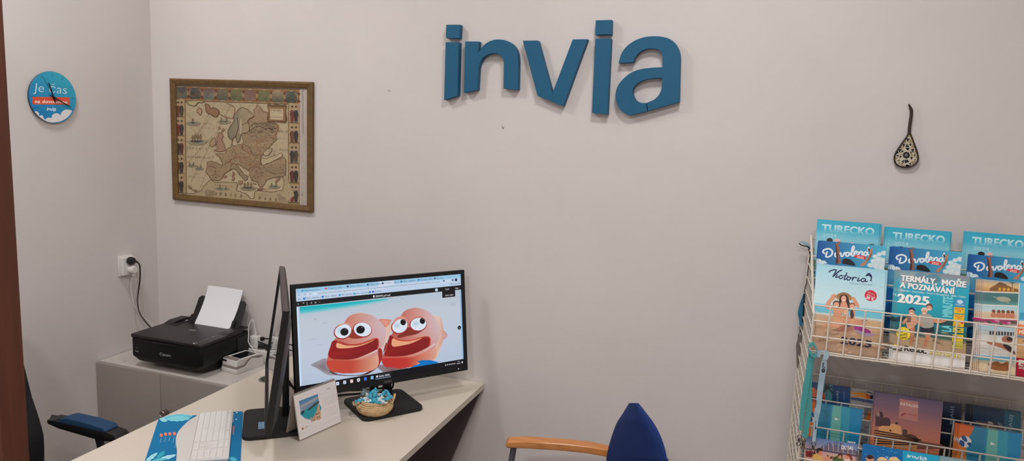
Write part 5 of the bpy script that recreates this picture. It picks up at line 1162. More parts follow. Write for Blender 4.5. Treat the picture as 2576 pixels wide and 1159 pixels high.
# ================================================================== hanging mosaic spoon
ms = thing('mosaic_spoon', (.505, WALL, 1.78), 'dark wooden spoon with black and beige mosaic bowl hanging high above the brochure rack', 'wall ornament')
k4 = crop(2200, 240, 5.794); spn = Plane((0, WALL-.016, 0), (1, 0, 0), (0, 0, 1), (0, -1, 0))
m_dark = mat('dark_carved_wood', (46, 28, 20), .45, bump=.4, bscale=300, var=.3, vscale=60)
S_ = lambda X, Y, n=0: tuple(spn.pt(*spn.uv(*k4(X, Y)), n))
hp = [(500, 125), (512, 150), (530, 185), (541, 225), (538, 280), (530, 340), (520, 410), (512, 470), (506, 565)]
MB().tube(cr([S_(X, Y, -.003) for i, (X, Y) in enumerate(hp)], 4), [(.0022+.0030*min(1, i/10)) for i in range(33)], 14).build('handle', m_dark, ms)
tear = cr([(505, 535), (470, 592), (400, 690), (325, 800), (290, 872), (284, 935), (302, 992), (352, 1034), (440, 1054), (530, 1042), (596, 1000), (634, 950), (640, 890), (618, 800), (580, 700), (545, 605)], 4, True)
mb = MB(); fr_ = [S_(X, Y) for X, Y in tear]; cx_, cz_ = sum(p[0] for p in fr_)/len(fr_), sum(p[2] for p in fr_)/len(fr_)
def sc(k_, y): return [(cx_+(p[0]-cx_)*k_, y, cz_+(p[2]-cz_)*k_) for p in fr_]
mb.loft([sc(.80, WALL-.001), sc(.97, WALL-.006), sc(1.0, WALL-.013), sc(.985, WALL-.017), sc(.93, WALL-.0165)]).build('bowl', m_dark, ms)
MB().tube(sc(.965, WALL-.0165), .0030, 8, closed=True).build('rim', m_dark, ms)
a = Art(Plane((0, WALL-.0167, 0), (1, 0, 0), (0, 0, 1), (0, -1, 0)), k4); ctr4 = (462, 850)
def tk(p, k_): return (ctr4[0]+(p[0]-ctr4[0])*k_, ctr4[1]+(p[1]-ctr4[1])*k_)
a.poly([tk(p, .93) for p in tear], (172, 164, 148))
BE, BK = (128, 110, 80), (18, 16, 20)
for pts, c_ in (([(505, 545), (468, 612), (530, 608)], (150, 136, 100)), ([(458, 624), (514, 626), (484, 684)], BK), ([(524, 622), (550, 690), (492, 692)], BE), ([(450, 630), (472, 690), (416, 694)], BE), ([(404, 702), (450, 700), (424, 766)], BK), ([(500, 704), (546, 698), (524, 748)], BK), ([(474, 696), (508, 756), (446, 752)], BK), ([(446, 762), (518, 766), (482, 802)], (40, 40, 60)), ([(396, 712), (416, 776), (356, 772)], BE), ([(556, 704), (596, 766), (530, 762)], BE), ([(344, 782), (408, 778), (360, 836)], BK), ([(412, 790), (424, 822), (372, 838)], BK), ([(526, 780), (580, 774), (562, 842)], BK), ([(520, 800), (552, 842), (524, 850)], BK), ([(590, 780), (618, 842), (572, 846)], BE), ([(336, 800), (352, 842), (306, 852)], BE), ([(306, 864), (352, 866), (350, 902)], BK), ([(364, 876), (402, 884), (366, 922)], BK), ([(574, 858), (610, 854), (578, 896)], BK), ([(518, 892), (564, 896), (536, 944)], BK), ([(296, 880), (344, 914), (318, 940)], BE), ([(626, 860), (630, 920), (582, 908)], BE), ([(318, 950), (370, 934), (366, 956)], BK), ([(554, 944), (610, 926), (604, 940)], BK), ([(390, 966), (428, 930), (428, 990)], BK), ([(434, 934), (486, 936), (508, 972), (440, 988)], BK), ([(340, 968), (386, 974), (352, 1012)], BE), ([(530, 962), (612, 948), (554, 1012)], BE), ([(362, 1012), (400, 984), (428, 994)], BK), ([(494, 1000), (526, 976), (542, 1014)], BK), ([(376, 1026), (444, 1004), (440, 1038)], BE), ([(456, 1006), (540, 1022), (450, 1040)], BE), ([(430, 780), (450, 812), (420, 800)], BE), ([(500, 790), (514, 812), (490, 822)], BE), ([(368, 846), (408, 850), (400, 872), (366, 866)], BE), ([(528, 856), (566, 860), (566, 884), (524, 880)], BE)):
    a.hold = True; a.poly(pts, c_)
a.hold = False
for i in range(8): t = R(45*i); a.hold = i > 0; a.ell(464+34*math.cos(t), 870+32*math.sin(t), 22, 20, BK, n=12)
a.hold = False; a.ell(464, 870, 40, 40, BK, n=18); a.ell(463, 868, 18, 16, (150, 140, 136), n=14); a.ell(465, 870, 11, 9, (40, 36, 40), 40, n=12)
a.build('mosaic_inlay', m_cover_matt, ms)
# ================================================================== wire brochure rack
m_wire = mat('cream_wire', (222, 212, 198), rough=.4)
RX0, RX1, RYF, RYB = .224, 1.13, 2.372, 2.785
rk = thing('brochure_rack', (.56, 2.6, 0), 'cream wire brochure rack full of holiday catalogues standing against the back wall', 'brochure rack')
WR = .0026
def grid_xz(y, z0, z1, zs, x0=RX0, x1=RX1, xoff=.044, r=WR, zlow=None):
    mb = MB()
    for z in zs: mb.rod((x0, y, z), (x1, y, z), r)
    x = x0+xoff
    while x < x1-.01: mb.rod((x, y+(.0035 if y > 2.5 else -.0035), z0), (x, y+(.0035 if y > 2.5 else -.0035), z1), r); x += .0495
    return mb
def zr(a_, b_, n): return [a_+(b_-a_)*i/(n-1) for i in range(n)]
grid_xz(RYB, 1.205, 1.51, zr(1.508, 1.208, 7)).build('back_panel', m_wire, rk); grid_xz(RYB, .30, 1.002, zr(1.0, .30, 15)).build('back_panel', m_wire, rk)
for x in (RX0, RX1):
    mb = MB()
    zs = [1.318-.05*i for i in range(21)]
    for z in zs: mb.rod((x, RYB, z), (x, 2.390, z), WR)
    for z in (1.368, 1.418, 1.468): mb.rod((x, RYB, z), (x, 2.390+(z-1.318)/.2*.39, z), WR)
    for i in range(8):
        y = RYB-.006-.055*i; zt = 1.318+max(0, (y-2.39)/.39*.2); mb.rod((x+.004, y, .318), (x+.004, y, zt), WR)
    mb.rod((x, 2.390, 1.318), (x, RYB, 1.518), .0042, 8); mb.rod((x, 2.390, 1.318), (x, 2.390, .318), .0036, 8); mb.rod((x, RYB, 1.52), (x, RYB, .0), .0042, 8); mb.rod((x, 2.41, .318), (x, 2.41, .0), .0042, 8)
    mb.build('side_panel', m_wire, rk)
m_shade_liner = mat('grey_shade_liner', (128, 120, 114), .6)  # sheets added to block light and darken the wall and leaflets below
def tier(zt):
    g = grid_xz(RYF, zt-.155, zt, [zt, zt-.050, zt-.100, zt-.148, zt-.1545]); g.build('front_panel', m_wire, rk)
    grid_xz(2.502, zt-.14, zt+.063, [zt+.063, zt+.013, zt-.037, zt-.087, zt-.137]).build('divider_panel', m_wire, rk)
    grid_xz(2.632, zt-.09, zt+.115, [zt+.115, zt+.065, zt+.015, zt-.035, zt-.085]).build('divider_panel', m_wire, rk)
    mb = MB()
    for y, z in ((2.378, zt-.1535), (2.40, zt-.1535), (2.43, zt-.1535), (2.46, zt-.1535), (2.495, zt-.1535), (2.515, zt-.100), (2.55, zt-.100), (2.59, zt-.100), (2.62, zt-.100), (2.645, zt-.050), (2.68, zt-.050), (2.72, zt-.050), (2.76, zt-.050)): mb.rod((RX0, y, z), (RX1, y, z), WR)
    for i in range(18):
        x = RX0+.03+.05*i
        if x < RX1: mb.rod((x, RYF, zt-.157), (x, 2.502, zt-.157), WR).rod((x, 2.505, zt-.1035), (x, 2.632, zt-.1035), WR).rod((x, 2.635, zt-.0535), (x, RYB, zt-.0535), WR)
    mb.build('shelf', m_wire, rk)
    mb = MB()
    for y0, y1, z in ((RYF+.004, 2.500, zt-.1562), (2.505, 2.630, zt-.1028), (2.635, RYB-.004, zt-.0528)): mb.box(RX0+.003, RX1-.003, y0, y1, z-.0006, z+.0004)
    mb.build('shade_liner', m_shade_liner, rk)
tier(1.352); tier(.842)

# ================================================================== catalogues
FOOT = {1: -.0473, 2: -.0973, 3: -.1508}    # foot heights of the three rows below the tray's top wire
PAPERW = (214, 210, 206)
def page_plane(x0, yb, zb, yt, zt): return Plane((x0, yb, zb), (1, 0, 0), (0, yt-yb, zt-zb), (0, -(zt-zb), yt-yb))
def catalogue(name, px_tl, px_tr, yt, yb, zb, thick, draw, crp, label, cat, group, copies=(), edge=(120, 170, 190), mat_=None, height=None, width=None, gain=None, plane_top=None):
    A_ = at(*px_tl, 1, yt); B_ = at(*px_tr, 1, yt); w_ = width or (B_.x-A_.x); x0_ = A_.x; zt_ = (A_.z+B_.z)/2
    if height: 
        L_ = math.hypot(yt-yb, zt_-zb); yb = yt+(yb-yt)*height/L_; zb = zt_+(zb-zt_)*height/L_
    P = page_plane(x0_, yb, zb, yt, zt_); h_ = math.hypot(yt-yb, zt_-zb)
    blk = MB(Frame(P.O, X=P.U, Y=P.N, Z=P.V)); blk.box(0, w_, -thick, 0, 0, h_)
    a_ = Art(P, None, gain); a_.W, a_.H = w_, h_; a_.base = 1e-5; draw(a_, w_, h_, crp)
    o_ = a_.build(name, mat_ or m_cover, loc=tuple(P.O), block=blk, block_col=edge)
    tag(o_, label, cat, group)
    for k, (dx, dz, lab) in enumerate(copies):
        off = Vector((0, (thick+.0006)*(k+1)*h_/(zt_-zb), 0))+P.U*dx+Vector((0, 0, max(dz, -.010)*.3))
        c_ = o_.copy(); C.objects.link(c_); c_.location = Vector(o_.location)+off; c_['label'] = lab
    return o_
def bg(a_, w_, h_, stops):
    a_.cr = None; a_.grad([(0, h_), (w_, h_), (w_, 0), (0, 0)], stops)
k7 = crop(1960, 530, 3.133)
def turecko(dx, dy, full):
    def f(a_, w_, h_, c_):
        bg(a_, w_, h_, [(0, (38, 152, 178)), (.12, (56, 160, 182)), (.22, (118, 182, 196)), (.5, (126, 170, 180)), (.65, (40, 96, 112)), (1, (30, 70, 90))])
        u0, v0 = .017, h_-.0445
        a_.text('TURECKO', (u0, v0+.0025), (w_-.016, v0+.0025), .026, (188, 214, 220), bold=.045, col2=(80, 168, 188))
        a_.text('2024', (u0+.005, v0-.0155), (u0+.050, v0-.0155), .0125, (160, 204, 214), bold=.0)
        a_.ell(.046, v0-.027, .010, .008, (30, 26, 30)); a_.ell(.070, v0-.026, .009, .007, (210, 170, 160)); a_.ell(.118, v0-.033, .008, .006, (206, 170, 160))
        a_.poly([(.155, v0-.036), (.170, v0-.030), (.182, v0-.026), (.196, v0-.032), (w_, v0-.034), (w_, v0-.05), (.15, v0-.05)], (52, 80, 84))
        a_.poly([(0, h_*.5), (w_*.4, h_*.46), (w_, h_*.52), (w_, h_*.38), (0, h_*.36)], (88, 120, 90))
        for i in range(24): X, Y = (i*37 % 100)/100*w_, h_*(.30+.2*((i*53) % 100)/100); a_.hold = i > 0; a_.ell(X, Y, .006, .005, [(30, 70, 72), (196, 180, 160), (120, 140, 120), (150, 120, 100)][i % 4], n=7)
        a_.hold = False
    return f
rt = 1.352
GT, GD = 'teal catalogues in the back row of the upper tier', 'blue holiday catalogues in the middle row of the upper tier'
for j, (tl, tr_, lb, cps) in enumerate((((2056.4, 551), (2214, 562.6), 'front teal catalogue headed 2024 in the back row, behind the sky-blue family catalogue', ((.006, -.004, 'second teal catalogue of the back row, showing its edge beside the lanyard column'), (.008, -.006, 'rearmost teal catalogue of the back row in the lanyard column'))),
                                       ((2234, 570), (2392, 582.8), 'front teal catalogue headed 2024 in the back row, above the catalogue with the yellow coupons', ((-.005, -.002, 'second teal catalogue of the back row above the yellow coupons'), (.006, -.006, 'third teal catalogue of the back row above the yellow coupons'), (-.008, -.006, 'rearmost teal catalogue of the back row above the yellow coupons'))),
                                       ((2433, 582), (2591, 593.6), 'front teal catalogue headed 2024 in the back row, above the orange photo-strip catalogue', ((-.004, -.002, 'second teal catalogue of the back row above the orange catalogue'), (-.007, -.004, 'rearmost teal catalogue of the back row above the orange catalogue'))))):
    catalogue('catalogue', tl, tr_, 2.72, 2.668, rt+FOOT[1], .0045, turecko(0, 0, True), k7, lb, 'catalogue', GT, cps, edge=(96, 156, 174))

def dovolena(a_, w_, h_, c_):
    top = h_
    a_.cr = None
    a_.poly([(0, 0), (w_, 0), (w_, h_), (0, h_)], lambda X, Y: mixc((0, 74, 138), (72, 164, 190), max(0, min(1, (X/w_)*1.1-.15+(h_-Y)/h_*.25))))
    T_ = lambda X, Y: (w_*(X-330)/(848-330)+w_*.0, h_-(Y-240-(X-330)*.1)*w_/520)     # traced in crop space of the first copy
    cw = [(740, 370), (790, 345), (845, 340)]
    for X, Y, r_ in ((770, 380, 22), (800, 360, 20), (835, 350, 24), (800, 410, 36), (835, 420, 34), (760, 420, 24), (790, 455, 40), (830, 470, 40), (740, 455, 24), (330, 420, 26), (370, 440, 30)): u_, v_ = T_(X, Y); a_.fan(cr([(max(0.0005, min(w_-.0005, u_+r_*w_/520*math.cos(R(t)))), v_+r_*w_/520*.85*math.sin(R(t))) for t in range(0, 360, 30)], 2, True), (206, 208, 206), (176, 198, 204), ctr=(min(w_-.002, max(.002, u_)), v_))
    # brush-script word, stroke by stroke
    ink = (204, 210, 214)
    wd = lambda pts, k_=13, s_=5: a_.line([T_(*p) for p in pts], k_*w_/520, ink, s_)
    wd([(372, 352), (360, 340), (366, 322), (400, 312), (428, 326), (434, 352), (420, 376), (392, 384), (386, 372), (392, 340)], 14)
    wd([(478, 352), (462, 350), (456, 364), (464, 380), (480, 378), (486, 362), (478, 350), (492, 356)])
    wd([(492, 350), (502, 352), (508, 378), (520, 374), (530, 346), (544, 352)], 12)
    wd([(560, 346), (546, 346), (540, 360), (548, 376), (562, 372), (568, 356), (560, 344), (574, 352)])
    wd([(574, 366), (592, 340), (602, 302), (594, 290), (586, 312), (586, 360), (596, 376), (608, 364)], 12)
    wd([(604, 356), (626, 346), (622, 332), (608, 340), (606, 362), (620, 374), (638, 360)], 12)
    wd([(640, 340), (644, 372)], 12); wd([(642, 358), (656, 336), (668, 342), (668, 364), (680, 366)], 12)
    wd([(706, 344), (690, 340), (682, 356), (690, 372), (704, 364), (710, 340), (710, 362), (722, 366)], 12); wd([(716, 300), (708, 322)], 12)
    # raised arms, hair, red badge
    sk = (132, 84, 66); skd = (66, 38, 36)
    P_ = lambda pts, c__, s_=3: a_.poly([T_(*p) for p in pts], c__, s_)
    P_([(466, 438), (470, 400), (464, 350), (456, 300), (452, 272), (448, 268), (458, 262), (466, 268), (472, 262), (486, 250), (492, 254), (482, 268), (478, 284), (486, 310), (490, 350), (500, 400), (504, 440)], sk); P_([(466, 438), (470, 400), (464, 350), (456, 300), (454, 276), (464, 296), (476, 350), (484, 400), (484, 438)], skd); 
    P_([(448, 274), (450, 262), (460, 268)], skd, 0)
    P_([(660, 452), (690, 420), (716, 380), (726, 350), (720, 330), (712, 316), (722, 314), (730, 322), (738, 306), (746, 312), (744, 336), (746, 354), (730, 396), (704, 440), (690, 462)], (168, 118, 92)); P_([(706, 312), (716, 310), (726, 326), (722, 340)], (40, 30, 34), 0); P_([(738, 346), (745, 350), (728, 398), (704, 440), (716, 400)], (120, 74, 60), 0)
    P_([(518, 428), (520, 408), (538, 398), (566, 400), (594, 416), (616, 440), (616, 460), (520, 440)], (20, 17, 20))
    P_([(608, 372), (640, 366), (690, 376), (700, 392), (690, 404), (650, 398), (616, 388)], (190, 44, 54)); a_.text('2025', T_(628, 390), T_(682, 402), .0075, (226, 190, 180), bold=.03)
    P_([(330, 450), (400, 440), (480, 470), (700, 490), (848, 500), (848, 640), (330, 600)], (70, 130, 160), 0)
for j, (tl, tr_, lb, cps) in enumerate((((2063.7, 604), (2229.7, 620), 'front blue script-title catalogue with raised arms, behind the sky-blue family catalogue', ((-.0035, -.001, 'second blue script-title catalogue, just behind the front one in the lanyard column'), (-.006, -.010, 'rearmost blue script-title catalogue in the lanyard column'))),
                                       ((2248, 620), (2421, 634), 'front blue catalogue with script title and raised arms, behind the catalogue with yellow coupons', ((-.004, -.001, 'second blue script-title catalogue behind the yellow-coupon catalogue'), (-.006, -.007, 'third blue script-title catalogue behind the yellow-coupon catalogue'), (-.008, -.012, 'rearmost blue script-title catalogue behind the yellow-coupon catalogue'))),
                                       ((2444, 640), (2617, 654), 'front blue catalogue with script title and raised arms, behind the orange photo-strip catalogue', ((-.003, -.001, 'second blue script-title catalogue behind the orange catalogue'), (-.006, -.005, 'rearmost blue script-title catalogue behind the orange catalogue'))))):
    catalogue('catalogue', tl, tr_, 2.572, 2.528, rt+FOOT[2], .0045, dovolena, k7, lb, 'catalogue', GD, cps, edge=(40, 110, 150))

def person(P_, x, y, s_, hair, skin, shirt, face=True):
    """small printed figure: head at (x, y), s_ head radius, in crop units"""
    P_([(x-s_*2.0, y+s_*4.6), (x-s_*1.9, y+s_*2.0), (x-s_*.8, y+s_*1.2), (x+s_*.8, y+s_*1.2), (x+s_*1.9, y+s_*2.0), (x+s_*2.0, y+s_*4.6)], shirt, 3)
    P_([(x-s_*.5, y+s_*.6), (x+s_*.5, y+s_*.6), (x+s_*.6, y+s_*1.5), (x-s_*.6, y+s_*1.5)], mixc(skin, (80, 40, 30), .25), 0)
    P_([(x-s_*1.1, y+s_*.5), (x-s_*1.15, y-s_*.6), (x, y-s_*1.25), (x+s_*1.15, y-s_*.6), (x+s_*1.1, y+s_*.5)], hair, 3)
    P_([(x-s_*.8, y-s_*.35), (x, y-s_*.6), (x+s_*.8, y-s_*.35), (x+s_*.7, y+s_*.6), (x, y+s_*1.05), (x-s_*.7, y+s_*.6)], skin, 3)
    if face:
        for sx in (-.35, .35): P_([(x+s_*(sx-.15), y), (x+s_*(sx+.15), y), (x+s_*(sx+.1), y+s_*.14), (x+s_*(sx-.1), y+s_*.14)], (60, 40, 36), 0)
        P_([(x-s_*.4, y+s_*.5), (x+s_*.4, y+s_*.5), (x, y+s_*.76)], (230, 220, 214), 0)
def family(a_, w_, h_, c_):
    bg(a_, w_, h_, [(0, (138, 184, 198)), (.10, (152, 192, 203)), (.25, (164, 196, 204)), (.45, (176, 202, 208)), (.47, (116, 178, 192)), (.53, (84, 166, 188)), (.56, (120, 182, 194)), (.575, (190, 196, 190)), (.60, (180, 148, 116)), (.75, (168, 136, 108)), (1, (150, 120, 98))])
    a_.cr = c_
    P_ = lambda pts, c__, s_=3: a_.poly(pts, c__, s_)
    rd_ = random.Random(4)
    for _ in range(26): X, Y = rd_.uniform(300, 810), rd_.uniform(850, 1120); a_.hold = True; a_.ell(X, Y, rd_.uniform(20, 60), rd_.uniform(4, 9), rd_.choice([(176, 146, 118), (156, 124, 98), (184, 156, 128), (146, 114, 90)]), rd_.uniform(-15, 15), n=10)
    a_.hold = False
    navy = (16, 20, 70)
    for pts, w__ in (([(394, 488), (402, 478), (425, 470), (440, 472), (428, 500), (418, 524), (430, 510), (452, 484), (474, 470)], 9), ([(446, 506), (436, 528), (444, 528), (452, 520)], 8), ([(480, 516), (466, 512), (458, 528), (466, 538), (482, 528)], 8), ([(508, 490), (490, 540), (498, 542), (508, 532)], 8), ([(482, 514), (516, 514)], 6), ([(526, 522), (512, 526), (510, 544), (524, 544), (532, 530), (524, 522), (540, 530)], 8), ([(548, 522), (542, 548)], 8), ([(546, 536), (558, 522), (572, 526)], 8), ([(586, 526), (576, 548), (584, 550), (594, 542)], 8), ([(624, 530), (608, 530), (600, 546), (610, 556), (624, 546), (630, 530), (626, 552), (640, 550)], 8)): a_.line([(395+(X-394)*1.22, Y+(X-394)*.045-6) for X, Y in pts], w__*1.1, navy, 4)
    a_.ell(395+(452-394)*1.22, 490, 3.5, 3.5, navy, n=8); a_.ell(395+(590-394)*1.22, 512, 4, 4, navy, n=8)
    P_([(684, 508), (694, 494), (712, 490), (718, 496), (730, 508), (732, 530), (728, 546), (736, 556), (722, 552), (712, 554), (720, 542), (722, 526), (712, 514), (700, 512), (690, 516), (678, 512)], navy, 2); P_([(708, 492), (716, 486), (718, 497)], navy, 0)
    a_.text('Cestovní kancelář', (556, 574), (735, 590), 13, (92, 108, 132), bold=.004)
    a_.ell(722, 668, 49, 43, (176, 26, 48), 20); a_.text('DO 15. 2.', (698, 645), (752, 668), 10, (226, 196, 196), bold=.012); a_.text('SLEVA AŽ', (690, 664), (756, 690), 11, (226, 196, 196), bold=.012); a_.text('30 %', (684, 690), (742, 708), 21, (236, 214, 214), bold=.035)
    # the mother with a straw hat, three children
    sk, skd = (190, 136, 106), (150, 98, 78)
    P_([(446, 660), (420, 656), (400, 690), (368, 726), (366, 762), (400, 778), (440, 770), (440, 748), (404, 744), (420, 710), (448, 684)], sk, 2); P_([(580, 676), (600, 690), (632, 744), (626, 764), (600, 748), (576, 700)], sk, 2)
    P_([(446, 684), (452, 662), (490, 644), (524, 644), (560, 662), (576, 690), (560, 706), (520, 700), (480, 706)], (152, 112, 74), 3); P_([(470, 664), (490, 646), (520, 644), (548, 660), (544, 682), (476, 682)], (128, 90, 58), 3)
    P_([(478, 684), (486, 668), (510, 660), (536, 670), (548, 700), (562, 750), (550, 790), (474, 780), (470, 720)], (44, 28, 24), 3)
    a_.ell(509, 694, 20, 26, (206, 152, 124)); P_([(498, 702), (520, 702), (509, 711)], (232, 224, 216), 0); a_.ell(501, 690, 3, 2, (60, 40, 36), n=6); a_.ell(517, 690, 3, 2, (60, 40, 36), n=6)
    P_([(488, 720), (530, 720), (540, 790), (480, 800)], sk, 2)
    def kid(x, y, s_, body, hair):
        P_(body, sk, 3); a_.ell(x, y-s_*.25, s_*1.1, s_*1.05, hair, n=16); a_.ell(x+1, y+s_*.15, s_*.85, s_*.9, (204, 150, 120), n=16); P_([(x-s_*.4, y+s_*.5), (x+s_*.4, y+s_*.5), (x, y+s_*.75)], (232, 222, 214), 0); a_.ell(x-s_*.35, y+s_*.05, s_*.13, s_*.1, (70, 46, 40), n=6); a_.ell(x+s_*.35, y+s_*.05, s_*.13, s_*.1, (70, 46, 40), n=6)
    kid(450, 738, 25, [(430, 870), (428, 800), (424, 772), (446, 762), (474, 768), (494, 790), (496, 820), (470, 880)], (92, 58, 44))
    kid(575, 752, 23, [(556, 850), (562, 790), (590, 782), (600, 800), (596, 850), (640, 860), (672, 890), (650, 900), (580, 890)], (124, 84, 58))
    kid(520, 796, 22, [(470, 880), (496, 830), (520, 820), (548, 830), (566, 880), (560, 916), (486, 916)], (176, 132, 96))
    P_([(450, 930), (470, 906), (560, 900), (600, 912), (590, 938), (520, 950), (460, 948)], skd, 2); P_([(340, 906), (420, 880), (480, 900), (460, 924), (380, 918)], sk, 2); P_([(520, 896), (560, 898), (564, 912), (524, 914)], (30, 44, 90), 2)
    P_([(590, 910), (620, 906), (660, 920), (710, 940), (722, 964), (700, 978), (640, 964), (604, 944)], (132, 40, 110), 3); P_([(606, 934), (680, 962), (760, 970), (700, 990), (620, 966)], (150, 130, 160), 2); P_([(600, 870), (634, 862), (672, 884), (676, 910), (640, 912), (606, 900)], (182, 126, 100), 2)
    P_([(560, 790), (580, 780), (590, 830), (566, 850)], (60, 44, 40), 2)
    a_.text('32', (312, 1024), (350, 1030), 24, (120, 88, 62)); a_.text('LET', (352, 1018), (386, 1024), 12, (120, 88, 62), bold=.01); a_.text('2025', (482, 1042), (724, 1078), 54, (22, 18, 58), bold=.035)
    a_.line([(286, 420), (840, 468)], 2, (176, 200, 208))
catalogue('catalogue', (2054.8, 662.5), (2228, 679), 2.468, 2.395, rt+FOOT[3], .004, family, k7, 'sky-blue catalogue with a straw-hatted mother and children on a beach, front of the rack', 'catalogue', 'catalogues in the front tray of the upper tier', ((.005, -.004, 'second copy of the beach family catalogue, only its edge showing'), (.008, -.012, 'rearmost copy of the beach family catalogue, its edge beside the gap')), edge=(150, 190, 202))

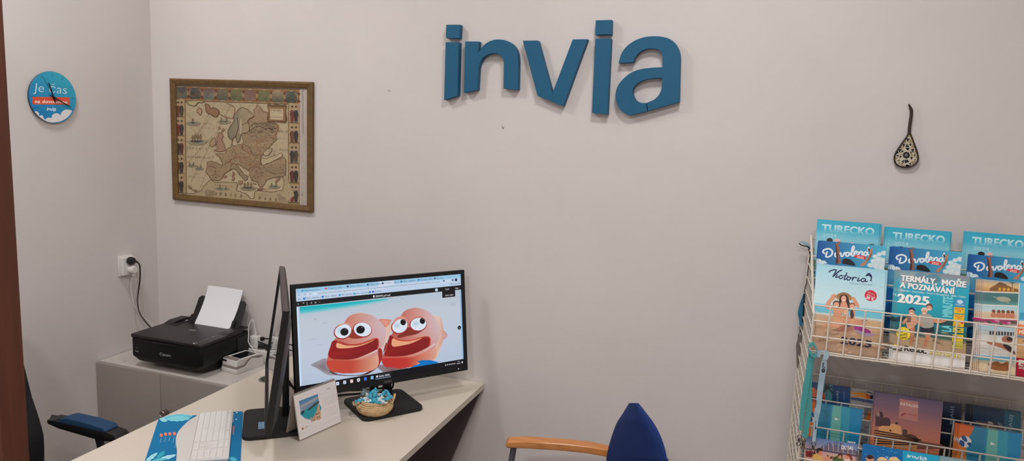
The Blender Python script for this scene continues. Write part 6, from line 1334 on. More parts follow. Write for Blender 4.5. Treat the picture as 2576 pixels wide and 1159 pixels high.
def termaly(a_, w_, h_, c_):
    bg(a_, w_, h_, [(0, (122, 124, 132)), (.06, (112, 140, 152)), (.12, (44, 148, 172)), (.3, (24, 146, 166)), (.52, (22, 130, 148)), (.60, (20, 96, 106)), (.66, (24, 78, 78)), (.70, (56, 84, 76)), (.73, (166, 140, 110)), (.9, (160, 132, 104)), (1, (196, 186, 176))])
    k_ = w_/(1503-945)
    T_ = lambda X, Y: ((X-945)*k_, h_-(Y-462-(X-945)*.118)*k_*1.02)
    P_ = lambda pts, c__, s_=3: a_.poly([T_(*p) for p in pts], c__, s_)
    for X, Y, r_, c__ in ((1000, 500, 60, (150, 142, 140)), (1060, 520, 70, (156, 146, 142)), (1000, 560, 50, (150, 150, 150)), (1120, 520, 50, (120, 122, 130)), (1220, 540, 60, (98, 110, 122)), (970, 640, 34, (134, 160, 164)), (1000, 720, 44, (146, 170, 172)), (1080, 590, 50, (84, 128, 140))):
        u_, v_ = T_(X, Y); a_.fan(cr([(max(.0004, u_+r_*k_*math.cos(R(t))), min(h_-.0004, v_+r_*k_*.7*math.sin(R(t)))) for t in range(0, 360, 30)], 2, True), c__, mixc(c__, (52, 140, 160), .6))
    tx = lambda s_, p, q_, h__, c__, **kw: a_.text(s_, T_(*p), T_(*q_), h__*k_, c__, **kw)
    for off, c__ in (((3, 4), (70, 74, 82)), ((0, 0), (212, 212, 210))):
        tx('TERMÁLY,', (966+off[0], 554+off[1]), (1250+off[0], 590+off[1]), 52, c__, bold=.055); tx('MOŘE', (1290+off[0], 596+off[1]), (1478+off[0], 618+off[1]), 52, c__, bold=.055); tx('A POZNÁVÁNÍ', (960+off[0], 612+off[1]), (1392+off[0], 676+off[1]), 50, c__, bold=.055); tx('2025', (950+off[0], 742+off[1]), (1200+off[0], 772+off[1]), 78, c__, bold=.06)
    tx('Slovinsko - Chorvatsko - Bosna a Hercegovina - Itálie - Polsko', (966, 644), (1480, 708), 15, (196, 210, 214), bold=.012)
    tx('LAST MINUTE', (1384, 1000), (1378, 700), 74, (104, 188, 196), bold=.04)
    P_([(945, 880), (1000, 870), (1060, 872), (1060, 905), (945, 915)], (20, 52, 56)); P_([(1240, 900), (1320, 896), (1503, 920), (1503, 960), (1240, 930)], (30, 64, 64)); 
    for i in range(40): u_, v_ = T_(950+(i*71) % 540, 1000+(i*43) % 110); a_.hold = i > 0; a_.ell(u_, v_, .006+.004*(i % 3), .0012, [(96, 82, 64), (186, 160, 130), (120, 100, 80)][i % 3], (i*17) % 40-20, n=8)
    a_.hold = False
    # running couple
    P_([(1066, 960), (1100, 960), (1100, 1040), (1090, 1110), (1068, 1110), (1072, 1040)], (166, 108, 80)); P_([(1160, 960), (1230, 960), (1226, 1040), (1200, 1120), (1176, 1116), (1190, 1040)], (172, 114, 86))
    P_([(1024, 900), (1040, 850), (1070, 840), (1112, 860), (1110, 940), (1060, 980), (1040, 960)], (190, 140, 112)); [P_([(1028, 872+14*i), (1064, 862+14*i), (1070, 870+14*i), (1030, 880+14*i)], (40, 40, 52), 0) for i in range(4)]
    P_([(1148, 980), (1150, 1000), (1240, 1008), (1250, 970), (1230, 940), (1150, 940)], (22, 28, 44)); P_([(1120, 870), (1150, 846), (1200, 846), (1238, 880), (1240, 960), (1150, 960)], (150, 144, 136)); P_([(1238, 880), (1290, 900), (1340, 892), (1344, 906), (1290, 926), (1240, 916)], (186, 124, 96)); P_([(1130, 900), (1160, 940), (1140, 950), (1112, 916)], (190, 130, 100)); P_([(1000, 920), (1030, 880), (1040, 900), (1012, 940)], (186, 130, 100))
    a_.hold = False
    for X, Y, hr, sk_ in ((1068, 830, (30, 46, 86), (196, 140, 112)), (1168, 830, (196, 180, 160), (200, 146, 118)), (1204, 796, (96, 62, 46), (206, 152, 124))):
        u_, v_ = T_(X, Y); a_.ell(u_, v_+.006, 26*k_, 24*k_, hr, n=14); a_.ell(u_, v_, 22*k_, 22*k_, sk_, n=14); a_.ell(u_, v_-.004, 10*k_, 4*k_, (232, 222, 214), n=8); a_.ell(u_-.003, v_+.001, 4*k_, 3*k_, (56, 40, 40), n=6); a_.ell(u_+.003, v_+.001, 4*k_, 3*k_, (56, 40, 40), n=6)
    # coupons
    for i, (Y0, Y1, c__) in enumerate(((716, 780, (60, 130, 170)), (786, 838, (206, 168, 40)), (846, 896, (206, 168, 40)), (904, 952, (206, 168, 40)), (960, 1002, (196, 178, 60)), (1018, 1076, (208, 178, 40)), (1080, 1136, (180, 170, 70)))):
        P_([(1396, Y0), (1478, Y0+8), (1476, Y1+8), (1394, Y1)], c__, 0)
        red = (186, 40, 44)
        if i == 0: u_, v_ = T_(1437, 742); a_.ell(u_, v_, 22*k_, 18*k_, (176, 200, 212)); tx('DĚTSKÝ SVĚT', (1406, 770), (1472, 777), 8, (200, 214, 220), bold=.02)
        elif i < 3: tx('SLEVY AŽ', (1402, Y0+20), (1470, Y0+27), 12, red, bold=.03); tx('25%' if i == 1 else '20%', (1420, Y0+38), (1450, Y0+42), 13, red, bold=.03)
        elif i == 3: tx('1 dítě', (1402, Y0+18), (1440, Y0+22), 11, red, bold=.02); tx('ZDARMA', (1402, Y0+40), (1452, Y0+46), 10, red, bold=.03); u_, v_ = T_(1462, Y0+18); a_.ell(u_, v_, 10*k_, 10*k_, (200, 40, 44))
        elif i == 4: P_([(1414, Y0+12), (1452, Y0+15), (1452, Y0+26), (1414, Y0+23)], (50, 50, 40), 0); tx('AUTOBUSEM', (1402, Y0+36), (1466, Y0+42), 7, (60, 56, 30), bold=.02)
        elif i == 5: tx('C', (1398, Y0+32), (1416, Y0+33), 26, (24, 22, 20), bold=.03); tx('TELEFONNÍ', (1422, Y0+18), (1468, Y0+22), 8, (60, 50, 30), bold=.02); tx('LINKA', (1424, Y0+30), (1460, Y0+34), 8, (60, 50, 30), bold=.02); tx('800 22 72 99', (1404, Y0+48), (1470, Y0+54), 9, (60, 50, 30), bold=.02)
        else: tx('C', (1398, Y0+32), (1416, Y0+33), 26, (24, 22, 20), bold=.03); tx('602 227 788', (1420, Y0+44), (1468, Y0+50), 8, (60, 50, 30), bold=.02)
    u_, v_ = T_(1014, 1018); a_.ell(u_, v_, 56*k_, 58*k_, (208, 186, 46), n=32)
    tx('Garance', (962, 1014), (1040, 1000), 20, (30, 28, 24), bold=.025); tx('nejnižší', (976, 1040), (1050, 1030), 19, (30, 28, 24), bold=.025); tx('ceny!', (996, 1064), (1046, 1056), 18, (30, 28, 24), bold=.025)
    u_, v_ = T_(958, 1120); a_.ell(u_, v_, 12*k_, 12*k_, (200, 176, 50))
    P_([(945, 1128), (1000, 1140), (1080, 1132), (1503, 1200), (1503, 1300), (945, 1300)], (204, 200, 196), 0)
    P_([(946, 1150), (966, 1148), (990, 1152), (1012, 1140), (1012, 1168), (980, 1172), (950, 1164)], (24, 22, 26), 3); a_.line([T_(952, 1160), T_(980, 1164), T_(1012, 1154)], .0014, (204, 200, 196), 4)
    tx('Relax.', (1030, 1166), (1206, 1188), 46, (18, 16, 18), bold=.05); tx('adriatic', (1224, 1192), (1470, 1224), 42, (186, 172, 60), bold=.018)
catalogue('catalogue', (2261.6, 677.5), (2440, 698.5), 2.468, 2.395, rt+FOOT[3], .0034, termaly, k7, 'teal catalogue with running couple and yellow coupon column at the front of the rack', 'catalogue', 'catalogues in the front tray of the upper tier', tuple((-.0017*(i+1)+.0008*(i % 2), -.0009*(i+1), '%s yellow-coupon catalogue of its stack, only its spine edge showing' % ('second', 'third', 'fourth', 'fifth', 'rearmost')[i]) for i in range(5)), edge=(140, 150, 148))

def egypt(a_, w_, h_, c_):
    bg(a_, w_, h_, [(0, (96, 168, 194)), (.35, (110, 172, 192)), (.5, (176, 156, 126)), (1, (190, 110, 60))])
    k_ = w_/330.; X0, Y0 = 680, 408
    T_ = lambda X, Y: (min(w_, max(0, (X-X0)*k_*.5613)), h_-(Y-Y0-(X-X0)*.06)*k_*.585)
    # the strip is traced in the 2.9x crop of the third column
    kx = w_/ (235*2.9/2.9*1.0)
    T_ = lambda X, Y: (min(w_-.0003, max(.0003, (X-655)*.00074)), min(h_-.0003, max(.0003, h_-(Y-405-(X-655)*.075)*.000385)))
    T_ = lambda X, Y: (min(w_-.0003, max(.0003, (X-655)*.000505)), min(h_-.0003, max(.0003, h_-(Y-405-(X-655)*.085)*.000405)))
    P_ = lambda pts, c__, s_=3: a_.poly([T_(*p) for p in pts], c__, s_)
    def photo(y0, y1, stops): a_.grad([T_(640, y0), T_(838, y0), T_(838, y1), T_(640, y1)], stops)
    P_([(640, 380), (842, 380), (842, 1160), (640, 1160)], (206, 200, 190), 0)
    photo(405, 492, [(0, (150, 146, 140)), (.4, (196, 166, 120)), (1, (170, 128, 76))]); P_([(690, 470), (720, 440), (770, 436), (800, 456), (836, 470), (836, 488), (690, 488)], (120, 84, 52), 0); P_([(720, 440), (740, 420), (776, 436)], (96, 70, 44), 0)
    for i in range(4): P_([(735+22*i, 462), (748+22*i, 462), (748+22*i, 484), (735+22*i, 484)], (196, 146, 60), 0)
    a_.line([T_(806, 480), T_(802, 420)], .0015, (60, 50, 36)); P_([(780, 412), (802, 420), (826, 410), (806, 428)], (50, 60, 40), 0)
    photo(500, 590, [(0, (70, 108, 112)), (.6, (60, 104, 100)), (1, (90, 140, 140))]); P_([(726, 540), (750, 528), (790, 536), (800, 556), (770, 566), (740, 560)], (150, 150, 130)); P_([(700, 524), (735, 536), (728, 546)], (130, 134, 116), 0); P_([(770, 562), (800, 566), (784, 576)], (130, 134, 116), 0)
    photo(598, 690, [(0, (150, 184, 190)), (.45, (170, 190, 190)), (.5, (190, 176, 150)), (1, (186, 160, 130))])
    for i, X in enumerate((716, 742, 764, 790, 812)): u_, v_ = T_(X, 640); a_.ell(u_, v_, .005, .0055, (110, 70, 52), n=10); P_([(X-10, 652), (X+10, 652), (X+12, 682), (X-12, 682)], (176, 110, 84), 2)
    photo(698, 740, [(0, (150, 60, 96)), (.5, (110, 60, 76)), (1, (150, 150, 140))])
    for i in range(16): u_, v_ = T_(650+(i*41) % 180, 704+(i*17) % 30); a_.hold = i > 0; a_.ell(u_, v_, .005, .003, [(170, 40, 100), (60, 80, 50), (190, 120, 150)][i % 3], n=7)
    a_.hold = False
    photo(748, 960, [(0, (140, 172, 186)), (.25, (170, 176, 174)), (.55, (192, 190, 182)), (1, (186, 182, 174))])
    for i in range(9): P_([(700+15*i, 786), (710+15*i, 788), (710+15*i, 816), (700+15*i, 814)], (48, 52, 56), 0)
    a_.hold = False; u_, v_ = T_(792, 845); a_.ell(u_, v_, .014, .011, (140, 96, 74)); a_.ell(u_+.006, v_+.003, .008, .006, (52, 36, 32)); P_([(690, 870), (720, 860), (780, 884), (830, 930), (836, 950), (770, 910), (700, 884)], (150, 96, 72)); P_([(770, 880), (810, 890), (836, 944), (800, 924)], (44, 28, 34))
    photo(968, 1160, [(0, (110, 150, 174)), (.18, (90, 150, 170)), (.24, (60, 136, 150)), (.34, (170, 170, 150)), (.5, (196, 178, 146)), (1, (190, 170, 140))])
    P_([(716, 1060), (722, 1020), (750, 1006), (770, 1024), (800, 1004), (806, 1050), (800, 1074), (740, 1072)], (130, 78, 36)); P_([(716, 1060), (712, 1030), (700, 1024), (706, 1044)], (120, 72, 36), 0)
    # right side of the cover
    P_([(848, 380), (1160, 380), (1160, 770), (848, 760)], lambda X, Y: (96, 168, 196), 0)
    P_([(848, 640), (1160, 650), (1160, 700), (848, 690)], (60, 140, 170), 0); P_([(848, 700), (1160, 710), (1160, 760), (848, 750)], (206, 196, 180), 0)
    P_([(880, 545), (905, 500), (940, 478), (985, 470), (1030, 500), (1030, 600), (990, 640), (960, 620), (920, 660), (905, 600), (912, 560)], (150, 66, 48)); P_([(945, 520), (985, 515), (1000, 560), (985, 610), (950, 600), (936, 556)], (196, 132, 98)); P_([(925, 530), (955, 526), (956, 552), (930, 556)], (150, 90, 30), 0); P_([(960, 528), (990, 526), (990, 548), (964, 552)], (150, 90, 30), 0); P_([(900, 700), (960, 620), (1040, 620), (1080, 760), (940, 760)], (200, 128, 92)); P_([(950, 582), (975, 580), (964, 592)], (236, 222, 214), 0)
    P_([(842, 726), (1160, 750), (1160, 840), (842, 800)], (206, 104, 52), 0); a_.text('VLASTNÍ LETY', T_(850, 756), T_(1090, 780), .0115, (214, 170, 140)); a_.text('PŘED ODLETEM', T_(850, 794), T_(1085, 826), .0095, (226, 206, 190), bold=.04)
    P_([(842, 806), (1160, 846), (1160, 980), (842, 972)], (178, 140, 96), 0); P_([(842, 806), (1160, 846), (1160, 860), (842, 822)], (96, 124, 150), 0); P_([(868, 850), (884, 834), (890, 856)], (110, 72, 44), 0); P_([(930, 880), (944, 866), (950, 884)], (96, 64, 42), 0)
    for i in range(12): P_([(850+(i*37) % 200, 880+(i*23) % 90), (880+(i*37) % 200, 878+(i*23) % 90), (876+(i*37) % 200, 884+(i*23) % 90)], (160, 118, 76), 0)
    P_([(842, 970), (1160, 1000), (1160, 1180), (842, 1180)], lambda X, Y: mixc((196, 84, 48), (206, 108, 50), (Y-970)/200), 0); a_.text('EGYPT', T_(856, 1026), T_(1010, 1044), .017, (222, 206, 196), bold=.055); a_.text('2025', T_(856, 1048), T_(892, 1053), .0065, (222, 206, 196), bold=.02)
catalogue('catalogue', (2474.5, 700.5), (2655, 722), 2.468, 2.395, rt+FOOT[3], .0036, egypt, k7, 'orange catalogue with a strip of small holiday photos, at the front by the picture edge', 'catalogue', 'catalogues in the front tray of the upper tier', tuple((-.0038*(i+1), -.001*(i+1)-.0008*i*i, '%s photo-strip catalogue of its stack, only its curved spine showing' % ('second', 'third', 'fourth', 'rearmost')[i]) for i in range(4)), edge=(160, 110, 116))

# ---- lower tier
lt_ = .842
GL = 'leaflets in the lower tier of the rack'
k9 = crop(1960, 800, 3.229); kb4 = crop(1960, 900, 4.473); kb5 = crop(2200, 940, 5.293)
DG = 1.9
def voucher(a_, w_, h_, c_):
    bg(a_, w_, h_, [(0, (34, 62, 104)), (.5, (40, 80, 120)), (1, (200, 110, 60))])
    a_.cr = c_; P_ = lambda pts, c__, s_=3: a_.poly(pts, c__, s_)
    P_([(360, 340), (395, 335), (425, 370), (420, 440), (360, 440)], (186, 108, 74)); P_([(360, 438), (410, 445), (410, 456), (360, 450)], (16, 16, 18), 0)
    P_([(360, 470), (420, 480), (470, 520), (360, 560)], (176, 82, 48)); P_([(470, 380), (530, 420), (540, 480), (480, 480)], (160, 74, 44))
    P_([(500, 296), (600, 304), (600, 500), (520, 490)], (60, 120, 130), 0)
    for q_ in ((500, 320), (520, 300), (560, 300), (590, 330), (596, 390), (515, 350), (505, 380)): a_.line([(548, 330), q_], 16, (22, 38, 34), taper=False)
    a_.line([(548, 330), (530, 430)], 8, (60, 40, 30))
    P_([(600, 305), (800, 330), (795, 512), (595, 488)], (22, 62, 110), 0); a_.text('Dárkový', (642, 372), (650, 520), 30, (148, 168, 190)); a_.text('poukaz', (724, 382), (728, 470), 14, (120, 144, 172))
catalogue('voucher', (2036, 959), (2139, 974), 2.742, 2.700, lt_+FOOT[1], .003, voucher, kb4, 'dark blue gift voucher with a palm tree, behind the hanging lanyards in the lower tier', 'voucher', GL, ((.004, -.006, 'gift voucher copy behind the palm tree voucher in the lower tier'),), edge=(30, 50, 80), height=.19, gain=DG)
def skier(a_, w_, h_, c_):
    bg(a_, w_, h_, [(0, (150, 144, 140)), (.4, (140, 140, 142)), (1, (110, 112, 120))])
    a_.cr = crop(2100, 900, 7.243); P_ = lambda pts, c__, s_=3: a_.poly(pts, c__, s_)
    P_([(290, 560), (400, 560), (560, 580), (700, 620), (690, 640), (560, 610), (400, 590)], (170, 164, 160), 0)
    P_([(290, 605), (380, 630), (480, 622), (560, 650), (640, 680), (660, 710), (600, 752), (480, 714), (360, 716), (290, 716), (290, 700), (420, 680), (300, 650)], (206, 120, 46)); P_([(560, 650), (640, 680), (660, 710), (600, 752), (570, 700)], (176, 84, 36)); P_([(640, 690), (690, 676), (700, 740), (650, 746)], (30, 32, 44))
    P_([(290, 726), (400, 722), (560, 756), (700, 780), (700, 830), (480, 790), (300, 760)], (58, 76, 112)); P_([(570, 600), (690, 640), (680, 654), (600, 626)], (40, 42, 40), 0); P_([(500, 790), (528, 798), (520, 812)], (30, 32, 40), 0)
    P_([(540, 900), (690, 920), (690, 1159), (530, 1140)], (96, 100, 112), 0); P_([(540, 1130), (640, 920), (660, 1150)], (176, 100, 44), 0)
catalogue('leaflet', (2139.6, 974), (2252, 990), 2.745, 2.703, lt_+FOOT[1], .003, skier, kb4, 'pale leaflet with a figure in orange trousers lying sideways, beside the palm tree voucher', 'leaflet', GL, (), edge=(120, 120, 124), height=.19, gain=DG)
def navy1(a_, w_, h_, c_):
    bg(a_, w_, h_, [(0, (14, 34, 58)), (.6, (10, 26, 46)), (.75, (16, 16, 20)), (1, (60, 54, 50))])
    a_.cr = c_; logo(a_, (1012, 432), (1000, 670), -72, (96, 112, 128)) if False else a_.text('invia', (1012, 432), (1006, 672), 62, (92, 108, 124), bold=.02); a_.line([(956, 430), (952, 560)], 10, (20, 44, 70)); a_.text('cestovní', (976, 430), (972, 560), 10, (40, 60, 84))
catalogue('leaflet', (2330, 1003), (2418, 1015), 2.742, 2.700, lt_+FOOT[1], .003, navy1, kb5, 'dark navy leaflet with sideways lettering half hidden by the cruise ship catalogue', 'leaflet', GL, ((.003, -.005, 'navy leaflet copy behind the sideways-lettered one by the cruise ship catalogue'),), edge=(14, 26, 44), height=.20, gain=DG)
def navy2(a_, w_, h_, c_):
    bg(a_, w_, h_, [(0, (12, 40, 66)), (.35, (14, 48, 76)), (.6, (20, 60, 80)), (1, (14, 30, 46))])
    a_.cr = c_; P_ = lambda pts, c__, s_=3: a_.poly(pts, c__, s_)
    P_([(1216, 400), (1310, 412), (1310, 640), (1216, 620)], (10, 18, 34), 0); P_([(1730, 480), (1940, 508), (1930, 800), (1720, 770)], (20, 78, 96), 0)
    P_([(1340, 620), (1420, 640), (1520, 650), (1600, 690), (1660, 740), (1500, 720), (1400, 680)], (104, 76, 66)); P_([(1506, 628), (1560, 640), (1590, 668), (1520, 670)], (150, 140, 136), 0); P_([(1590, 690), (1620, 660), (1660, 690), (1760, 760), (1660, 750)], (60, 44, 44)); P_([(1640, 640), (1690, 670), (1720, 720), (1660, 700)], (96, 100, 110))
    a_.text('invia', (1796, 545), (1780, 800), 66, (104, 132, 146), bold=.02); a_.text('letní dovolená', (1280, 440), (1276, 560), 8, (60, 84, 110)); a_.text('i', (1236, 440), (1234, 500), 8, (70, 90, 110))
catalogue('leaflet', (2429.6, 1015), (2566, 1034), 2.742, 2.700, lt_+FOOT[1], .003, navy2, kb5, 'dark blue leaflet with swimmer picture behind the beach ball leaflet near the frame edge', 'leaflet', GL, ((.004, -.004, 'navy leaflet copy behind the swimmer leaflet'),), edge=(14, 30, 50), height=.20, gain=DG)
def beach(tl):
    def f(a_, w_, h_, c_):
        a_.cr = None
        a_.poly([(0, 0), (w_, 0), (w_, h_), (0, h_)], lambda X, Y: (28, 124, 168) if X > .5*w_ else (50, 134, 154))
        s_ = w_
        G_ = lambda x, y: (x*w_, h_-y*w_)
        P_ = lambda pts, c__, sm=3: a_.poly([G_(*p) for p in pts], c__, sm)
        P_([(.0, .0), (.26, .0), (.22, .08), (.15, .25), (.14, .5), (.18, .8), (.2, 1.0), (0, 1.0)], lambda X, Y: mixc((196, 92, 44), (206, 140, 70), max(0, min(1, (h_-Y)/w_/1.0))), 0)
        P_([(.24, .0), (.42, .0), (.46, 1.0), (.22, 1.0), (.18, .7), (.16, .4), (.18, .2)], lambda X, Y: mixc((44, 120, 146), (34, 110, 150), X/w_), 0)
        P_([(.46, .0), (.62, .0), (.66, 1.0), (.46, 1.0)], (98, 164, 154), 0); P_([(.62, .0), (.78, .0), (.82, 1.0), (.66, 1.0)], (52, 142, 164), 0)
        bx_, by_ = .11, .30; a_.ell(*G_(bx_, by_), .105*w_, .105*w_, (206, 200, 198), n=28)
        for q_ in ([(.04, .22), (.10, .19), (.15, .28), (.10, .30)], [(.03, .28), (.02, .36), (.10, .40), (.10, .31)], [(.14, .32), (.21, .30), (.20, .38)], [(.10, .195), (.10, .19), (.15, .28)]): P_(q_, (44, 80, 128), 2)
        P_([(.52, .23), (.60, .265), (.52, .285)], (224, 222, 214), 0)
        a_.text('invia', G_(.80, .66), G_(.80, 1.10), .15*w_, (212, 220, 222), bold=.03)
        a_.text('léto', G_(.60, .70), G_(.60, .90), .04*w_, (190, 210, 216))
    return f
catalogue('leaflet', (2034, 1009), (2168, 1032), 2.566, 2.530, lt_+FOOT[2], .0035, beach(0), kb4, 'turquoise beach leaflet with ball and sail, behind the lanyards and the city leaflet', 'leaflet', GL, ((.003, .004, 'turquoise beach leaflet copy peeking over the front one behind the lanyards'), (-.002, -.004, 'rearmost turquoise beach leaflet behind the lanyards')), edge=(40, 110, 140), gain=1.55)
catalogue('leaflet', (2414, 1069), (2572, 1090), 2.545, 2.510, lt_+FOOT[2], .0035, beach(1), kb5, 'turquoise beach leaflet with ball and orange sand, in front of the swimmer leaflet', 'leaflet', GL, tuple((-.0035*(i+1), .0, '%s turquoise beach leaflet behind the one by the swimmer leaflet' % ('second', 'third', 'rearmost')[i]) for i in range(3)), edge=(150, 96, 60), gain=1.45)
def cruise(a_, w_, h_, c_):
    bg(a_, w_, h_, [(0, (92, 78, 104)), (.15, (110, 84, 100)), (.35, (160, 100, 92)), (.55, (190, 118, 88)), (.8, (176, 104, 76)), (1, (90, 62, 54))])
    a_.cr = c_; P_ = lambda pts, c__, s_=3: a_.poly(pts, c__, s_)
    P_([(0, 240), (320, 300), (300, 480), (0, 420)], (98, 84, 108), 0) if False else None
    P_([(336, 330), (582, 372), (578, 640), (318, 590)], (166, 112, 104), 0); a_.text('KATALOG', (345, 412), (578, 452), 36, (206, 186, 180), bold=.03); a_.text('PLAVBY 2025', (392, 456), (524, 478), 12, (180, 130, 122)); a_.text('PŘÍSTAVY', (430, 486), (496, 498), 10, (180, 130, 122))
    P_([(350, 545), (400, 520), (424, 530), (390, 540), (378, 552), (404, 566), (380, 560)], (150, 36, 44), 2); a_.text('ETRAVEL', (424, 545), (562, 562), 18, (160, 60, 60), bold=.02)
    dk = (40, 26, 28)
    P_([(10, 570), (18, 500), (40, 520), (44, 560), (70, 560), (64, 500), (100, 510), (118, 560), (110, 580), (150, 576), (200, 590), (214, 640), (210, 690), (10, 700)], (70, 48, 50), 0); P_([(20, 506), (62, 514), (62, 570), (24, 560)], (140, 110, 104), 0); P_([(64, 498), (104, 510), (118, 562), (78, 566)], (44, 28, 34), 0)
    P_([(55, 710), (100, 690), (200, 696), (214, 670), (250, 662), (350, 700), (362, 800), (360, 830), (55, 770)], (206, 150, 96), 0); P_([(200, 738), (222, 742), (222, 770), (200, 766)], (60, 40, 34), 0); a_.ell(294, 656, 20, 14, dk)
    P_([(370, 750), (390, 730), (440, 750), (436, 800), (480, 800), (540, 820), (560, 836), (590, 870), (370, 830)], (84, 58, 50), 0)
    P_([(0, 740), (60, 760), (360, 820), (600, 880), (600, 1000), (0, 1000)], (186, 128, 84), 0)
    for i in range(6): a_.line([(0, 752+34*i), (300, 806+26*i), (600, 880+12*i)], 15, dk, 3)
    P_([(590, 880), (640, 900), (912, 946), (912, 1000), (560, 1000)], (110, 70, 58), 0); a_.ell(604, 880, 14, 11, dk)
catalogue('catalogue', (2201.5, 985), (2373, 1009), 2.59, 2.535, lt_+FOOT[2], .005, cruise, kb5, 'sunset catalogue with a cruise ship standing in the shadow of the lower tier', 'catalogue', GL, ((-.003, -.001, 'second cruise ship catalogue, its dark spine edge showing'),), edge=(40, 38, 60), gain=1.6)
def dubai(a_, w_, h_, c_):
    bg(a_, w_, h_, [(0, (82, 110, 158)), (.10, (120, 130, 160)), (.22, (180, 140, 132)), (.40, (196, 148, 124)), (1, (120, 84, 70))])
    a_.cr = c_; P_ = lambda pts, c__, s_=3: a_.poly(pts, c__, s_)
    P_([(300, 1014), (420, 1022), (880, 1090), (880, 1112), (420, 1040), (300, 1030)], (74, 64, 84), 0)
    rd_ = random.Random(9); sk = (66, 60, 82); a_.hold = False
    for i in range(30):
        X = 470+i*13.6; h__ = [40, 54, 30, 70, 52, 90, 60, 104, 84, 60, 96, 112, 76, 120, 92, 70, 110, 96, 60, 40, 52, 66, 80, 44, 50, 60, 40, 54, 46, 36][i]; yb_ = 1030+(X-470)*.13; a_.hold = i > 0; P_([(X, yb_), (X, yb_-h__+8), (X+4, yb_-h__), (X+10, yb_-h__+6), (X+10, yb_+2)], (150, 120, 110) if i % 4 == 2 else sk, 0)
    a_.hold = False
    a_.text('DUBAI', (698, 1024), (828, 1036), 44, (214, 202, 192), bold=.03)
    P_([(300, 1040), (400, 1056), (420, 1080), (420, 1120), (300, 1110)], (120, 36, 38), 0); a_.line([(300, 1066), (400, 1082)], 4, (70, 20, 26)); a_.line([(300, 1086), (400, 1102)], 4, (70, 20, 26))
    P_([(370, 1140), (380, 1096), (420, 1076), (460, 1090), (486, 1130), (486, 1200), (370, 1200)], (206, 162, 92)); a_.ell(462, 1066, 26, 30, (190, 124, 92)); P_([(420, 1060), (424, 1024), (450, 1010), (484, 1024), (480, 1046), (446, 1046), (440, 1076)], (30, 20, 20)); P_([(500, 1150), (530, 1110), (556, 1096), (570, 1110), (560, 1140)], (196, 130, 96)); P_([(536, 1096), (552, 1090), (556, 1104), (540, 1108)], (20, 18, 20), 0)
    P_([(600, 1150), (620, 1110), (680, 1100), (720, 1140), (720, 1200), (600, 1200)], (74, 96, 54)); a_.ell(685, 1106, 22, 26, (192, 122, 92)); P_([(662, 1110), (664, 1080), (688, 1070), (712, 1086), (712, 1120), (720, 1140), (700, 1110), (690, 1090)], (70, 36, 30))
    P_([(730, 1160), (760, 1130), (820, 1130), (830, 1200), (730, 1200)], (206, 190, 180)); a_.ell(768, 1112, 24, 28, (196, 124, 92)); P_([(750, 1090), (780, 1076), (806, 1090), (826, 1150), (800, 1150), (790, 1110)], (110, 40, 34))
    P_([(570, 1120), (600, 1100), (604, 1112), (580, 1140)], (30, 26, 24), 0); a_.rect(600, 1120, 650, 1136, (60, 44, 40))
catalogue('leaflet', (2027, 1098), (2156, 1116), 2.408, 2.386, lt_+FOOT[3], .003, dubai, kb4, 'city skyline leaflet with people at a table, below the lanyards in the lowest visible tray', 'leaflet', GL, ((.003, -.004, 'city skyline leaflet copy behind the front one'),), edge=(90, 90, 110), gain=1.5)
def pool(a_, w_, h_, c_):
    bg(a_, w_, h_, [(0, (8, 92, 150)), (.5, (10, 80, 140)), (1, (20, 70, 110))])
    a_.cr = c_; P_ = lambda pts, c__, s_=3: a_.poly(pts, c__, s_)
    P_([(376, 1016), (860, 1092), (860, 1300), (376, 1300)], (26, 144, 178), 0)
    rd_ = random.Random(2)
    for i in range(40): X, Y = rd_.uniform(-150, 370), rd_.uniform(960, 1100); a_.hold = i > 0; a_.line([(X, Y), (X+rd_.uniform(8, 24), Y+rd_.uniform(-6, 10))], 4, rd_.choice([(60, 150, 190), (110, 180, 200), (20, 110, 160)]))
    a_.hold = False
    for X, Y in ((-60, 1130), (96, 1150), (250, 1158)): a_.ell(X, Y, 56, 46, (190, 126, 96)); 
    P_([(-110, 1110), (-90, 1084), (-40, 1080), (-16, 1100), (-10, 1126), (-60, 1118)], (60, 34, 28)); a_.ell(-60, 1118, 34, 16, (24, 32, 40)); P_([(40, 1140), (60, 1112), (130, 1110), (160, 1134), (186, 1150), (20, 1150)], (206, 176, 130)); P_([(186, 1146), (210, 1110), (290, 1106), (322, 1140), (340, 1158), (160, 1152)], (206, 176, 130)); P_([(150, 1090), (190, 1110), (160, 1130)], (120, 190, 206), 0)
    logo(a_, (432, 1122), (690, 1160), 56, (206, 220, 224))
catalogue('leaflet', (2170.6, 1116), (2362, 1146), 2.404, 2.386, lt_+FOOT[3], .003, pool, kb5, 'blue leaflet with bathers in straw hats and white lettering in the lowest visible tray', 'leaflet', GL, ((.002, -.004, 'bathers leaflet copy behind the front one'),), edge=(20, 90, 140), gain=1.6)
def pale(a_, w_, h_, c_):
    bg(a_, w_, h_, [(0, (110, 140, 146)), (.3, (130, 150, 150)), (1, (80, 110, 130))]); a_.poly([(w_*.55, 0), (w_, 0), (w_, h_), (w_*.55, h_)], (40, 136, 164)); a_.text('invia', (w_*.60, h_-.040), (w_*.92, h_-.040), .02, (200, 214, 218), bold=.03)
    a_.ell(w_*.2, h_-.02, .02, .012, (150, 160, 160))
catalogue('leaflet', (2364, 1149), (2545, 1172), 2.404, 2.386, lt_+FOOT[3], .003, pale, kb5, 'pale grey and teal leaflet cut by the lower picture edge, beside the bathers leaflet', 'leaflet', GL, (), edge=(90, 120, 130), gain=1.6)

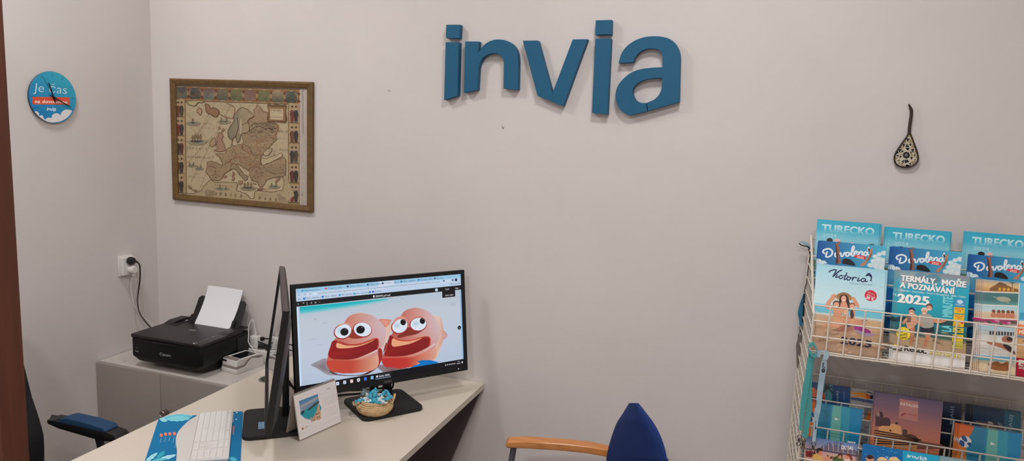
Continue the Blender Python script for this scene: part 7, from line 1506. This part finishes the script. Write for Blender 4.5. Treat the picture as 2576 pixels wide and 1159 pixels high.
# ================================================================== lanyards on the rack
def ribbon(pts, w_, n=6):
    """centre line (x, y, z) with the width along x; returns a thin closed strip"""
    P_ = cr(pts, n); mb = MB(); k_ = len(P_); fr_ = []
    ws_ = w_ if isinstance(w_, list) else [w_]*len(pts); wi = cr([(q_,) for q_ in ws_], n)
    rings = []
    for (x, y, z), (h,) in zip(P_, wi): rings.append([(x-h/2, y, z), (x+h/2, y-.0006, z), (x+h/2, y+.0006, z), (x-h/2, y+.0012, z)])
    mb.loft(rings); return mb
def hook(parent, p, ln=.045, name='metal_hook'):
    x, y, z = p; mb = MB()
    mb.tube([(x+.006*math.cos(R(t)), y, z-.006+.006*math.sin(R(t))) for t in range(0, 360, 30)], .0014, 6, closed=True); mb.lathe([(.003, z-.022), (.0045, z-.018), (.003, z-.011)], (x, y, 0), 10)
    mb.tube(cr([(x, y, z-.020), (x+.006, y, z-.028), (x+.005, y, z-ln+.004), (x, y, z-ln), (x-.005, y, z-ln+.004), (x-.006, y, z-.030), (x-.001, y, z-.024)], 4), .0016, 6); return mb.build(name, m_chrome, parent)
m_chrome = mat('dark_chrome', (120, 112, 106), .25, metal=1.); m_teal = mat('teal_ribbon', (70, 158, 160), rough=.55, bump=.3, bscale=1500); m_sky = mat('pale_blue_ribbon', (158, 184, 198), rough=.5, var=.18, vscale=30); m_lblue = mat('blue_ribbon', (40, 112, 148), rough=.5); m_blackcord = mat('black_cord', (22, 22, 26), .7); m_tag = mat('grey_tag', (120, 110, 104), .5)
k6 = crop(1960, 860, 3.876)
def lp(y, pts): return [tuple(at(*k6(*p), 1, y)) for p in pts]
ly = 2.358
l1 = thing('lanyard', lp(ly, [(300, 100)])[0], 'teal double lanyard knotted on the corner of the upper tray', 'lanyard', 'lanyards hanging on the rack')
A1 = lp(ly-.006, [(318, 110), (300, 200), (282, 320), (262, 440), (243, 560), (226, 680), (214, 780), (206, 860)]); B1 = lp(ly-.002, [(326, 120), (318, 240), (308, 360), (300, 480), (296, 580), (288, 680), (268, 800), (248, 930)])
ribbon(A1, [.018, .017, .017, .017, .017, .014, .010, .006]).build('strap', m_teal, l1); ribbon(B1, [.014, .008, .008, .010, .014, .017, .017, .016]).build('strap', m_teal, l1)
lo = cr(lp(ly-.012, [(300, 30), (330, 18), (352, 40), (366, 90), (360, 128), (330, 130), (296, 96), (286, 60)]), 5, True)
mb = MB(); mb.loft([[(x, y-.006, z-.005), (x, y+.012, z-.003), (x, y+.012, z+.004), (x, y-.006, z+.005)] for x, y, z in lo]+[[(x, y-.006, z-.005), (x, y+.012, z-.003), (x, y+.012, z+.004), (x, y-.006, z+.005)] for x, y, z in lo[:1]], cap=False).build('knot', m_teal, l1)
hook(l1, lp(ly-.006, [(200, 905)])[0], .036); hook(l1, lp(ly-.002, [(240, 945)])[0], .034)
l2 = thing('lanyard', lp(ly, [(430, 110)])[0], 'pale blue printed lanyard tied beside the teal one on the tray corner', 'lanyard', 'lanyards hanging on the rack')
A2 = lp(ly-.008, [(440, 170), (436, 230), (420, 330), (404, 440), (390, 560), (374, 660), (362, 740), (352, 830), (345, 900), (338, 968)])
ribbon(A2, [.012, .018, .017, .017, .016, .017, .014, .011, .010, .009]).build('strap', m_sky, l2)
lo = lp(ly-.010, [(372, 145), (385, 100), (420, 82), (455, 92), (462, 128), (446, 168), (432, 172), (420, 140), (400, 132), (384, 150)])
ribbon(lo[:5], .016).build('knot', m_sky, l2); ribbon([lo[4], lo[5], lo[6]], [.016, .014, .010]).build('knot', m_sky, l2)
a = Art(Plane((0, ly-.0095, 0), (1, 0, 0), (0, 0, 1), (0, -1, 0)), k6)
a.text('Skip', (424, 200), (424, 250), 15, (20, 22, 26), bold=.03); a.ell(444, 246, 5, 5, (20, 22, 26)); a.ell(431, 276, 19, 20, (22, 24, 28)); a.text('pay', (422, 270), (440, 282), 9, (150, 160, 168), bold=.01)
a.text('lastminute', (358, 572), (346, 640), 13, (30, 32, 38), bold=.02); a.text('invia', (352, 770), (350, 830), 12, (30, 32, 38), bold=.02); a.ell(357, 840, 8, 10, (26, 28, 32))
a.build('strap_print', m_cover_matt, l2)
hook(l2, lp(ly-.008, [(338, 975)])[0], .042)
# blue lanyard with a card tag, over the back corner of the rack
k1c = crop(1980, 580, 8.28)
def lq(y, pts, c_=None): return [tuple(at(*(c_ or k1c)(*p), 1, y)) for p in pts]
y3 = 2.775
l3 = thing('lanyard', lq(y3, [(480, 500)])[0], 'blue lanyard with black cord and grey card hanging on the back edge of the rack', 'lanyard', 'lanyards hanging on the rack')
ribbon([*lq(y3, [(250, 220), (290, 215), (350, 245), (420, 300), (490, 385)])], [.006, .014, .022, .020, .010]).build('loop', m_sky, l3)
MB().tube(cr(lq(y3-.004, [(250, 260), (290, 295), (360, 318), (430, 330), (470, 370), (450, 400), (490, 420), (470, 450), (492, 505)]), 5), .0022, 6).build('black_trim', m_blackcord, l3)
MB().tube(cr(lq(y3-.004, [(492, 505), (468, 600), (448, 720), (430, 850), (412, 1000), (400, 1100)])+lq(y3-.004, [(380, 0), (360, 130)], crop(1980, 720, 8.28)), 5), .0016, 6).build('cord', m_blackcord, l3)
k2c = crop(1980, 720, 8.28)
ribbon(lq(y3-.008, [(355, 145), (325, 300), (300, 450), (285, 580), (292, 700), (292, 820)], k2c), [.003, .012, .019, .020, .014, .011]).build('strap', m_lblue, l3)
MB().tube(cr(lq(y3-.010, [(362, 150), (350, 320), (344, 480), (332, 620), (322, 740)], k2c), 5), .0028, 6).build('strap_edge', m_blackcord, l3)
a = Art(Plane((0, y3-.0096, 0), (1, 0, 0), (0, 0, 1), (0, -1, 0)), k2c)
for X, Y in ((308, 330), (300, 372), (268, 570), (262, 600), (330, 590), (322, 620)): a.line([(X-8, Y+12), (X, Y-10), (X+10, Y+4)], 7, (18, 40, 60))
a.build('strap_print', m_cover_matt, l3)
hook(l3, lq(y3-.008, [(290, 835)], k2c)[0], .050)
tg = lq(y3-.010, [(240, 1010), (318, 1010), (330, 1130), (232, 1130)], k2c); k3c = crop(1980, 860, 7.73); b_ = lq(y3-.010, [(250, 230), (190, 520)], k3c)
mb = MB(); mb.prism([(tg[0][0], tg[0][2]), (tg[1][0], tg[1][2]), (tg[2][0], tg[2][2]), (b_[0][0]+.006, b_[0][2]), (b_[1][0], b_[1][2]), (tg[3][0]-.006, tg[3][2]-.02)], y3-.012, y3-.009, 'xzy').build('card_tag', m_tag, l3)

# ================================================================== camera and view
cd = bpy.data.cameras.new('camera'); cam = bpy.data.objects.new('camera', cd); C.objects.link(cam)
cam.matrix_world = Matrix(((CR_.x, CU_.x, -_f.x, 0), (CR_.y, CU_.y, -_f.y, 0), (CR_.z, CU_.z, -_f.z, HC), (0, 0, 0, 1)))
cd.sensor_fit = 'HORIZONTAL'; cd.sensor_width = 36; cd.lens = 36*F_PX/2576; cd.clip_start = .05
sc = bpy.context.scene; sc.camera = cam
sc.view_settings.view_transform = 'Standard'; sc.view_settings.look = 'None'; sc.view_settings.gamma = 1; sc.view_settings.use_curve_mapping = False
sc.view_settings.exposure = 0.0
sc.cycles.transparent_max_bounces = 12
